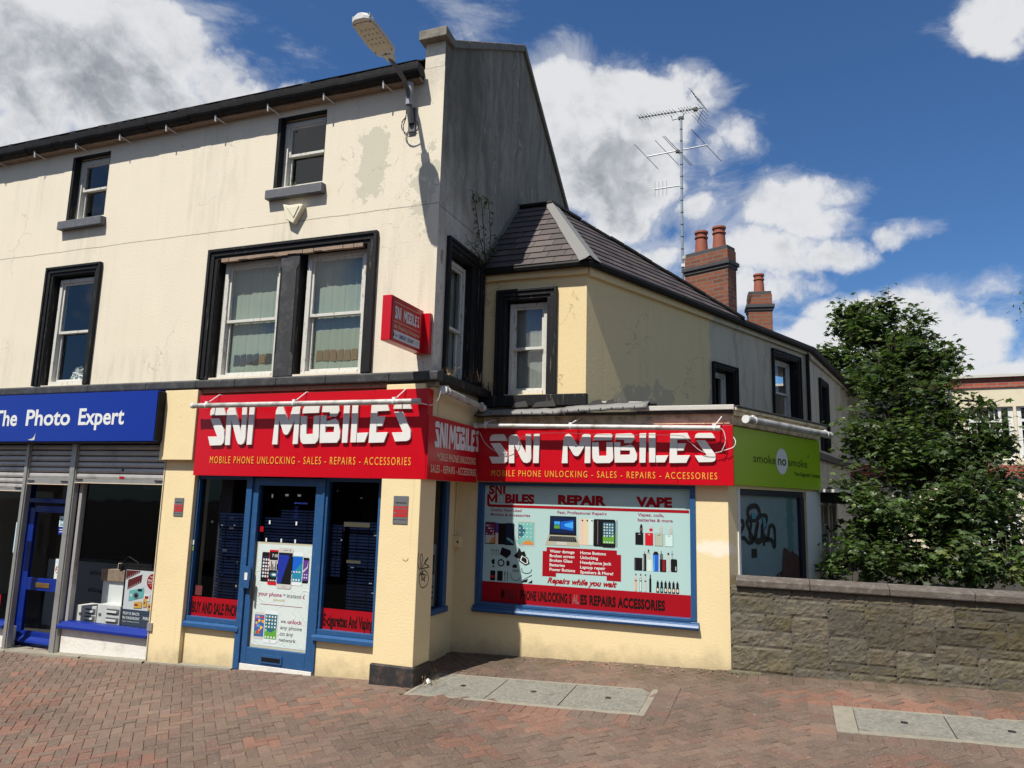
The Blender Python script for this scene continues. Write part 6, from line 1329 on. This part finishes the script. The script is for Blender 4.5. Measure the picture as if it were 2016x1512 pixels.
# border courses round the covers and along the wall
def border(x0, x1, y0, y1):
    n = int((x1-x0)/.105)
    for i in range(n):
        a = x0+(x1-x0)*i/n; b = x0+(x1-x0)*(i+1)/n
        lay([(a, y0-.20), (b, y0-.20), (b, y0), (a, y0)], .005); lay([(a, y1), (b, y1), (b, y1+.105), (a, y1+.105)], .005)
    n = int((y1-y0+.2)/.105)
    for i in range(n):
        a = y0-.2+(y1-y0+.3)*i/n; b = y0-.2+(y1-y0+.3)*(i+1)/n
        lay([(x1, a), (x1+.20, a), (x1+.20, b), (x1, b)], .006)
        if x0 > 1: lay([(x0-.20, a), (x0, a), (x0, b), (x0-.20, b)], .006)
border(.02, 2.37, -.35, .42); border(3.90, 5.62, -.30, .36)
for i in range(55): a = 3.05+i*.105; lay([(a, .94), (a+.105, .94), (a+.105, 1.15), (a, 1.15)], .005)
pv.build('pavement', kind='structure', recalc=False)
# stone strip at the foot of the photo shop
m = MB()
for (a, b, w_) in ((-9, -7.4, .12), (-7.39, -5.9, .13), (-5.89, -4.6, .12), (-4.59, -3.6, .10), (-3.59, -2.32, .07)): m.add([(a, .02, gz(a, 0)+.022), (b, .02, gz(b, 0)+.022), (b, -w_, gz(b, 0)+.012), (a, -w_, gz(a, 0)+.012), (a, -w_-.01, gz(a, 0)-.05), (b, -w_-.01, gz(b, 0)-.05)], [(0, 1, 2, 3), (3, 2, 5, 4)], concrete)
m.build('kerb_strip', kind='structure')
# access covers
def cover(x0, x1, y0, y1, div, wl_, lab, label):
    o = thing('access_cover', lab, 'cover', ((x0+x1)/2, (y0+y1)/2, gz((x0+x1)/2, 0)), 'concrete access covers in the paving'); m = MB()
    def slab(a, b, c, d, dz, mt, mb):
        mb.add([(a, c, gz(a, c)+dz), (b, c, gz(b, c)+dz), (b, d, gz(b, d)+dz), (a, d, gz(a, d)+dz)]+[(a, c, gz(a, c)-.05), (b, c, gz(b, c)-.05), (b, d, gz(b, d)-.05), (a, d, gz(a, d)-.05)], [(0, 1, 2, 3), (0, 1, 5, 4), (1, 2, 6, 5), (2, 3, 7, 6), (3, 0, 4, 7)], mt)
    fr_ = .055
    slab(x0, x0+wl_, y0, y1, .005, concrete, m); slab(x1-.06, x1, y0, y1, .005, concrete, m); slab(x0+wl_, x1-.06, y0, y0+fr_+.01, .0045, concrete, m); slab(x0+wl_, x1-.06, y1-.03, y1, .0045, concrete, m); m.build('frame', o, bevel=.004)
    xs = [x0+wl_]+div+[x1-.06]
    for i in range(len(xs)-1):
        m = MB(); a, b = xs[i]+.005, xs[i+1]-.005; slab(a, b, y0+fr_+.015, y1-.035, .002, slab_mat, m); so_ = m.build('slab', o)
        m = MB(); cx, cy = (a+b)/2+.02, (y0+y1)/2+.03; z = gz(cx, cy)+.004; m.add([(cx-.03, cy-.026, z), (cx+.024, cy-.034, z), (cx+.03, cy+.026, z), (cx-.02, cy+.032, z)], [(0, 1, 2, 3)], cable_black); m.build('lifting_eye', so_)
cover(.02, 2.37, -.35, .42, [.84, 1.57], .05, 'long three slab access cover in front of the poster window', 1)
cover(3.90, 5.62, -.30, .36, [4.75], .16, 'two slab access cover in front of the stone wall', 2)

# ------------------------------------------------------------------ litter and weeds
def blades(mb, c, n, h, spread, mat, rng, lean=.5):
    for _ in range(n):
        a = rng.random()*6.28; r_ = spread*math.sqrt(rng.random()); p = Vector(c)+Vector((r_*math.cos(a), r_*math.sin(a), 0)); hh = h*rng.uniform(.4, 1); dr = Vector((rng.gauss(0, lean), rng.gauss(0, lean), 1)).normalized(); w = .0035
        p1 = p+dr*hh*.55; p2 = p1+(dr+Vector((rng.gauss(0, .5), rng.gauss(0, .5), -.3)))*hh*.4; s_ = Vector((w*math.cos(a+1), w*math.sin(a+1), 0)); mb.add([p-s_, p+s_, p1+s_*.8, p1-s_*.8, p2], [(0, 1, 2, 3), (3, 2, 4)], mat)
straw = material('dry_straw', (.30, .22, .12), .9); weed_m = material('weed_green', (.05, .075, .018), .8)
rw = random.Random(41); m = MB()
for c in ((.05, .10), (.0, .22), (-.05, .3), (.12, .0), (-.1, .45)): blades(m, (c[0], c[1], gz(*c)+.005), 26, .12, .09, straw, rw, 1.4)
o = m.build('dry_weeds'); o['label'] = 'clump of dry weeds and straw at the foot of the black plinth'; o['category'] = 'weeds'; 
m = MB(); m.add([(.10+.03*math.cos(k)*rw.uniform(.7, 1.2), .02+.022*math.sin(k)*rw.uniform(.7, 1.2), gz(.1, 0)+.02+.02*math.sin(k*2)) for k in (0, 1, 2, 3, 4, 5)]+[(.10, .02, gz(.1, 0)+.06)], [(i, (i+1) % 6, 6) for i in range(6)], flat_white); o = m.build('crumpled_paper'); o['label'] = 'small crumpled white paper on the paving by the plinth'; o['category'] = 'litter'
m = MB()
for i in range(150):
    x = rw.uniform(-.2, 3.1); y = 1.22-abs(rw.gauss(0, .10)); 
    if rw.random() < .3: x, y = rw.uniform(2.7, 3.1), rw.uniform(1.0, 1.25)
    if rw.random() < .2: x, y = rw.uniform(0, .9), rw.uniform(.5, 1.2)
    z = gz(x, y)+.012; a = rw.random()*6; l = rw.uniform(.008, .028); d = Vector((math.cos(a), math.sin(a), rw.uniform(-.2, .4)))*l; s_ = Vector((-math.sin(a), math.cos(a), 0))*l*.4; p = Vector((x, y, z)); m.add([p-d, p+s_, p+d, p-s_], [(0, 1, 2, 3)], rw.choice([straw, twig, twig, concrete, weed_m]))
m.build('leaf_litter', kind='stuff')
def weed(c, n, h, sp, lab, mt=weed_m, lean=.5):
    m = MB(); blades(m, c, n, h, sp, mt, rw, lean); o = m.build('weed'); o['label'] = lab; o['category'] = 'weed'; o['group'] = 'small weeds in cracks and on ledges'
weed(GA(.25, .08, 3.25), 40, .22, .07, 'grassy weed on the ledge corner below the projecting sign', straw); weed(GA(.75, .08, 3.25), 60, .24, .22, 'row of thin dark weeds on the shaded ledge', twig, .35); weed(GA(1.3, .08, 3.22), 30, .25, .12, 'weeds at the inner end of the shaded ledge', twig, .35)
weed(FA(-2.03, -.02, 5.64), 16, .16, .05, 'small plant growing from the sill of the upper window', weed_m, .3); weed((2.42, -.42, gz(2.4, -.4)), 22, .03, .06, 'green moss tuft at the corner of the long access cover'); weed((1.5, 1.24, gz(1.5, 1.24)), 24, .05, .35, 'low weeds along the foot of the poster wall', twig)

# ------------------------------------------------------------------ leaves and trees
def leaf(mb, c, dr, up_, size, mat, tint, kind='maple'):
    """one leaf: dr along the blade, up_ its normal"""
    dr = dr.normalized(); sd = dr.cross(up_).normalized(); nn = sd.cross(dr)
    if kind == 'maple': o = ((0, 0), (.25, .16), (.52, .10), (.30, .45), (.46, .72), (.20, .62), (0, 1.0), (-.20, .62), (-.46, .72), (-.30, .45), (-.52, .10), (-.25, .16))
    else: o = ((0, 0), (.16, .35), (.12, .75), (0, 1), (-.12, .75), (-.16, .35))
    mb.add([c+sd*a*size+dr*b*size-nn*(abs(a)*.35+b*b*.18)*size for a, b in o], [list(range(len(o)))], mat, tint)
def leaf_material(name, col):
    def cu(t, P, c, b):
        b.inputs['Subsurface Weight'].default_value = 0; return c
    m = material(name, col, .42, .0, attr=True, spec=.45)
    t = NT(m.node_tree); b = t.n['Principled BSDF']; out = [n for n in t.n if n.type == 'OUTPUT_MATERIAL'][0]
    tl = t.node('ShaderNodeBsdfTranslucent'); at = t.node('ShaderNodeAttribute', attribute_name='tint'); t.put(tl.inputs[0], t.mix(1., (col[0]*1.4, col[1]*1.7, col[2]*.8), at.outputs['Color'], 'MULTIPLY'))
    mx = t.node('ShaderNodeMixShader', i_0=.30); t.l.new(b.outputs[0], mx.inputs[1]); t.l.new(tl.outputs[0], mx.inputs[2]); t.l.new(mx.outputs[0], out.inputs[0]); return m
maple_m = leaf_material('sycamore_leaf', (.048, .074, .026)); bark = material('bark', (.075, .060, .045), .9, .3, 12., .7, 30.)
light_m = leaf_material('pale_leaf', (.075, .11, .03))
def tree(lab, base, top, lobes, nspray, seed, lsize, mat, name='sycamore_tree', cat='tree', group=None, kind='maple', per=9, droop=.45, trunk_r=.10):
    rg = random.Random(seed); o = thing(name, lab, cat, base, group); base = Vector(base); top = Vector(top)
    tm = MB(); pts = [base+(top-base)*t+Vector((math.sin(t*7)*.08, math.cos(t*5)*.08, 0)) for t in [k/8 for k in range(9)]]; tm.tube(pts, trunk_r, bark, 8, trunk_r*.15)
    lm = MB(); w = [(l[1][0]*l[1][1]*l[1][2])**.7 for l in lobes]; tot = sum(w)
    tips = []
    for (c, r), wi in zip(lobes, w):
        n = max(int(nspray*wi/tot), 26 if nspray > 500 else 6); c = Vector(c)
        t0 = max(0.05, min(.9, (c.z-r[2]*.6-base.z)/(top.z-base.z))); root = base+(top-base)*t0; tm.tube([root, root.lerp(c, .5)+Vector((0, 0, .12)), c], trunk_r*.28, bark, 6, .012)
        for _ in range(n):
            while True:
                v = Vector((rg.uniform(-1, 1), rg.uniform(-1, 1), rg.uniform(-1, 1)))
                if v.length <= 1: break
            if rg.random() < .72: v = v.normalized()*rg.uniform(.62, 1.12)
            nz_ = noise.noise(Vector((c.x+v.x*r[0], c.y+v.y*r[1], c.z+v.z*r[2]))*1.9)
            if nz_ < -.02: continue
            p = c+Vector((v.x*r[0], v.y*r[1], v.z*r[2])); tips.append((p, v, c))
    for (p, v, c) in tips:
        out_ = (v+Vector((0, 0, .35))).normalized(); L = rg.uniform(.16, .46)
        if rg.random() < .14: p = p+out_*rg.uniform(.08, .22)
        if rg.random() < .35: tm.tube([p-out_*L*1.1, p+out_*L*.3], .006, bark, 4, .003, False)
        g0 = rg.uniform(.6, 1.6)*(1+.55*noise.noise(p*1.1)); yl = rg.random() < .10
        for k in range(per):
            q = p+Vector((rg.gauss(0, .10), rg.gauss(0, .10), rg.gauss(0, .07)))-out_*rg.uniform(0, L); a = rg.random()*6.28
            dr = Vector((math.cos(a), math.sin(a), -droop*rg.uniform(.3, 1.9)))+out_*.5; up_ = Vector((rg.gauss(0, .35), rg.gauss(0, .35), 1)); g = g0*rg.uniform(.7, 1.3)
            leaf(lm, q, dr, up_, lsize*rg.uniform(.6, 1.25), mat, (g*(1.5 if yl else 1), g*(1.15 if yl else 1), g*rg.uniform(.7, 1.1)), kind)
    tm.build('trunk', o, recalc=False); lm.build('crown', o, recalc=False); return o
def lob(px, py, d, rx, rz, ry=None):
    """crown lobe seen at a pixel of the survey photo, d metres along y"""
    r = ray(px, py); t = (d-CAM.y)/r.y; P = CAM+r*t; k = t/FPX; return (tuple(P), (rx*k*1.0, (ry or rx)*k, rz*k))
LF = [lob(1740, 650, 11.5, 85, 60), lob(1743, 608, 11.5, 14, 40), lob(1700, 640, 11.5, 40, 50), lob(1652, 630, 11.5, 16, 44), lob(1690, 600, 11.5, 20, 26), lob(1640, 700, 11.5, 46, 26), lob(1612, 690, 11.5, 20, 16), lob(1790, 660, 11.5, 30, 26), lob(1680, 720, 11.5, 80, 50)]
tree('tall dark sycamore tree rising behind the end of the wing', (6.6, 12.0, 0), (6.2, 11.8, 5.6), LF, 1000, 15, .14, maple_m, per=9, group='sycamore trees beyond the stone wall')
LB = [lob(1770, 720, 5.2, 90, 50), lob(1840, 700, 5.0, 30, 34), lob(1862, 690, 5.0, 14, 30), lob(1795, 690, 5.0, 30, 40), lob(1760, 800, 4.8, 95, 80), lob(1860, 790, 4.6, 60, 60), lob(1930, 790, 4.5, 22, 30), lob(1790, 880, 4.3, 130, 90), lob(1900, 890, 4.2, 70, 60),
      lob(1770, 980, 3.9, 120, 90), lob(1880, 990, 3.8, 110, 80), lob(1800, 1095, 3.4, 130, 50), lob(1930, 1095, 3.3, 110, 50), lob(1700, 850, 4.4, 35, 50), lob(1730, 1060, 3.6, 55, 60), lob(1700, 960, 4.2, 40, 34), lob(1960, 960, 4.4, 50, 50), lob(1955, 860, 4.5, 40, 46), lob(2000, 1080, 3.8, 50, 60), lob(1720, 760, 4.9, 40, 40)]
tree('large bushy sycamore tree close behind the stone wall', (5.9, 5.0, 0), (5.75, 5.2, 4.1), LB, 3000, 5, .098, maple_m, per=10, group='sycamore trees beyond the stone wall')
# saplings on the right edge
LS = [lob(2000, 1010, 4.5, 60, 70), lob(1985, 1110, 3.0, 60, 40), lob(2030, 930, 5, 40, 40)]
tree('lighter green shrub at the right edge behind the stone wall', (7.1, 4.4, 0), (7.0, 4.5, 2.2), LS, 260, 9, .075, light_m, 'garden_shrub', 'shrub', kind='oval', per=12, trunk_r=.04)
tree('feathery branch tips reaching in at the right edge of the picture', (9.9, 6.8, 0), (9.7, 6.7, 5.0), [lob(2040, 600, 6.5, 26, 30), lob(2050, 670, 6.5, 24, 26), lob(2080, 640, 6.5, 40, 70), ((9.6, 6.6, 5.0), (.7, .6, 1.0)), ((10.0, 6.8, 4.0), (.9, .8, .9))], 300, 12, .07, light_m, 'birch_tree', 'tree', kind='oval', per=12, trunk_r=.06)
m_ = lob(1640, 1100, 3.2, 40, 40); tree('small sycamore sapling in front of the white garden door', (4.35, 3.45, 0), (4.4, 3.4, 1.5), [lob(1640, 1110, 3.3, 30, 26), lob(1668, 1080, 3.5, 26, 24)], 34, 14, .10, maple_m, 'sapling', 'shrub', per=7, trunk_r=.02)
# buddleia on the gable
rg = random.Random(3); bo = thing('wall_plant', 'thin leafy buddleia growing out of the gable above its window', 'plant', GA(1.2, .02, 4.85)); st = MB(); lf = MB()
def gpt(x, y, d): a, z = GA.at(x, y, d); return GA(a, d, z)
for pts in (((958, 520), (945, 470), (938, 420), (930, 375)), ((955, 515), (952, 450), (948, 395), (938, 378)), ((962, 525), (966, 460), (962, 400), (952, 385)), ((955, 520), (930, 485), (918, 468)), ((966, 500), (980, 470), (988, 462)), ((950, 520), (935, 490), (940, 455)), ((962, 520), (975, 505), (990, 490))):
    P_ = [gpt(x, y, .05+.10*i/len(pts)) for i, (x, y) in enumerate(pts)]; st.tube(P_, .006, twig, 5, .003)
    n = 34 if len(pts) > 3 else 14
    for k in range(n):
        t = (k+rg.random())/n*(len(P_)-1); i = min(int(t), len(P_)-2); p = P_[i].lerp(P_[i+1], t-i)+Vector((rg.gauss(0, .02), rg.gauss(0, .02), rg.gauss(0, .01)))
        leaf(lf, p, Vector((rg.gauss(0, .8), rg.gauss(0, .8), rg.uniform(-.9, .2))), Vector((rg.gauss(0, .4), rg.gauss(0, .4), 1)), rg.uniform(.05, .09), light_m if rg.random() < .4 else maple_m, (rg.uniform(.9, 1.9), rg.uniform(.8, 1.3), .8), 'oval')
for k in range(120):
    p = gpt(rg.uniform(918, 990), rg.uniform(490, 530), .06)
    if p.z > 4.78: leaf(lf, p, Vector((rg.gauss(0, 1), rg.gauss(0, 1), .3)), Vector((0, 0, 1)), .045, maple_m, (.8, .8, .8), 'oval')
st.build('stem', bo, recalc=False); lf.build('foliage', bo, recalc=False)

# ------------------------------------------------------------------ far building on the right
fb = thing('far_building', 'cream building with brick bands and white gridded windows beyond the tree', 'building', (13, 13, 0)); BY = 13.0; BF = Fr((0, BY, 0), (1, -.10, 0), (-.10, -1, 0))
fx0, fzt = BF.at(1830, 745); _, zt = BF.at(1990, 737); _, zb1 = BF.at(1990, 762); _, zc = BF.at(1990, 800); _, zw = BF.at(1990, 905)
cream_w = material('far_cream', (.62, .55, .40), .85, .08, 3., .2, 30., dirt=(.45, .38, .26), dirt_amt=.5, dscale=1.5, streak=.5)
hx = [(BF.at(x0, 850)[0], BF.at(x1, 850)[0]) for x0, x1 in ((1905, 1998), (2004, 2100))]; h1 = [(a, b, zw, zc) for a, b in hx]; _, zlo1 = BF.at(1990, 1000); _, zlo0 = BF.at(1990, 1110); h2 = [(a, b, zlo0, zlo1) for a, b in hx]
m = MB(); step = hx[1][0]-hx[0][0]; h3 = [(hx[1][0]+k*step, hx[1][1]+k*step, c_, d_) for k in (1, 2, 3, 4, 5) for c_, d_ in ((zw, zc), (zlo0, zlo1))]
wall_sheet(m, BF, fx0-6, fx0+22, -.5, zb1, h1+h2+h3, cream_w, .3); m.build('wall', fb)
m = MB(); m.box(BF, fx0-6, fx0+22, -.3, .03, zb1, zt-.06, brick_far); _, zz0 = BF.at(1990, 915); _, zz1 = BF.at(1990, 942); m.box(BF, fx0-6, fx0+22, -.2, .02, zz1, zz0, brick_far); m.build('brick_band', fb)
m = MB(); m.box(BF, fx0-6, fx0+22, -.35, .10, zt-.06, zt, mortar_pale); m.box(BF, fx0-6, fx0+22, .0, .10, zz1-.06, zz1-.001, ledge_paint); m.build('coping', fb)
for h in h1+h2+h3:
    m = MB(); a, b, c, d = h; wp = letter_white
    for t, w_ in ((0, .10), (.08, .05), (.28, .0), (.72, .06), (.92, .04), (1, .10)):
        if w_: m.box(BF, a+(b-a)*t-w_/2, a+(b-a)*t+w_/2, -.14, -.06, c, d, wp)
    for t in (0, .25, .74, 1): m.box(BF, a, b, -.13, -.062, c+(d-c)*t-.03, c+(d-c)*t+.03, wp)
    for t in (.22, .36, .50, .61): m.box(BF, a+(b-a)*t-.008, a+(b-a)*t+.008, -.12, -.09, c, d, wp)
    for t in (.40, .57): m.box(BF, a, b, -.119, -.091, c+(d-c)*t-.008, c+(d-c)*t+.008, wp)
    o = m.build('window', fb); pane(o, BF, a, b, c, d, -.13)
m = MB(); m.box(BF, fx0-6, fx0+22, -3.0, -2.9, -.5, zt, dark_room); m.box(BF, fx0-6, fx0+22, -3, -.3, zt-.2, zt-.15, dark_room); m.build('rear_wall', fb)

# ------------------------------------------------------------------ other side of the street (behind the camera, seen in reflections)
ob = thing('brick_terrace', 'plain brick terrace facing the shops across the street', 'building', (-2, -19, -.6)); OF = Fr((0, -19, 0), (-1, 0, 0), (0, 1, 0)); hs = [(a, a+1.1, z, z+1.7) for a in [-16+3*i for i in range(12)] for z in (.6, 4.0)]
m = MB(); wall_sheet(m, OF, -18, 20, -1, 7.2, hs, brick_far, .3); m.build('wall', ob)
m = MB(); m.add([OF(-18, .2, 7.2), OF(20, .2, 7.2), OF(20, -4, 10), OF(-18, -4, 10)], [(0, 1, 2, 3)], slate, (1, 1, 1)); m.build('roof', ob)
m = MB(); m.box(OF, -18, 20, -1.2, -1.0, -1, 7.2, dark_room); m.build('inner_wall', ob)
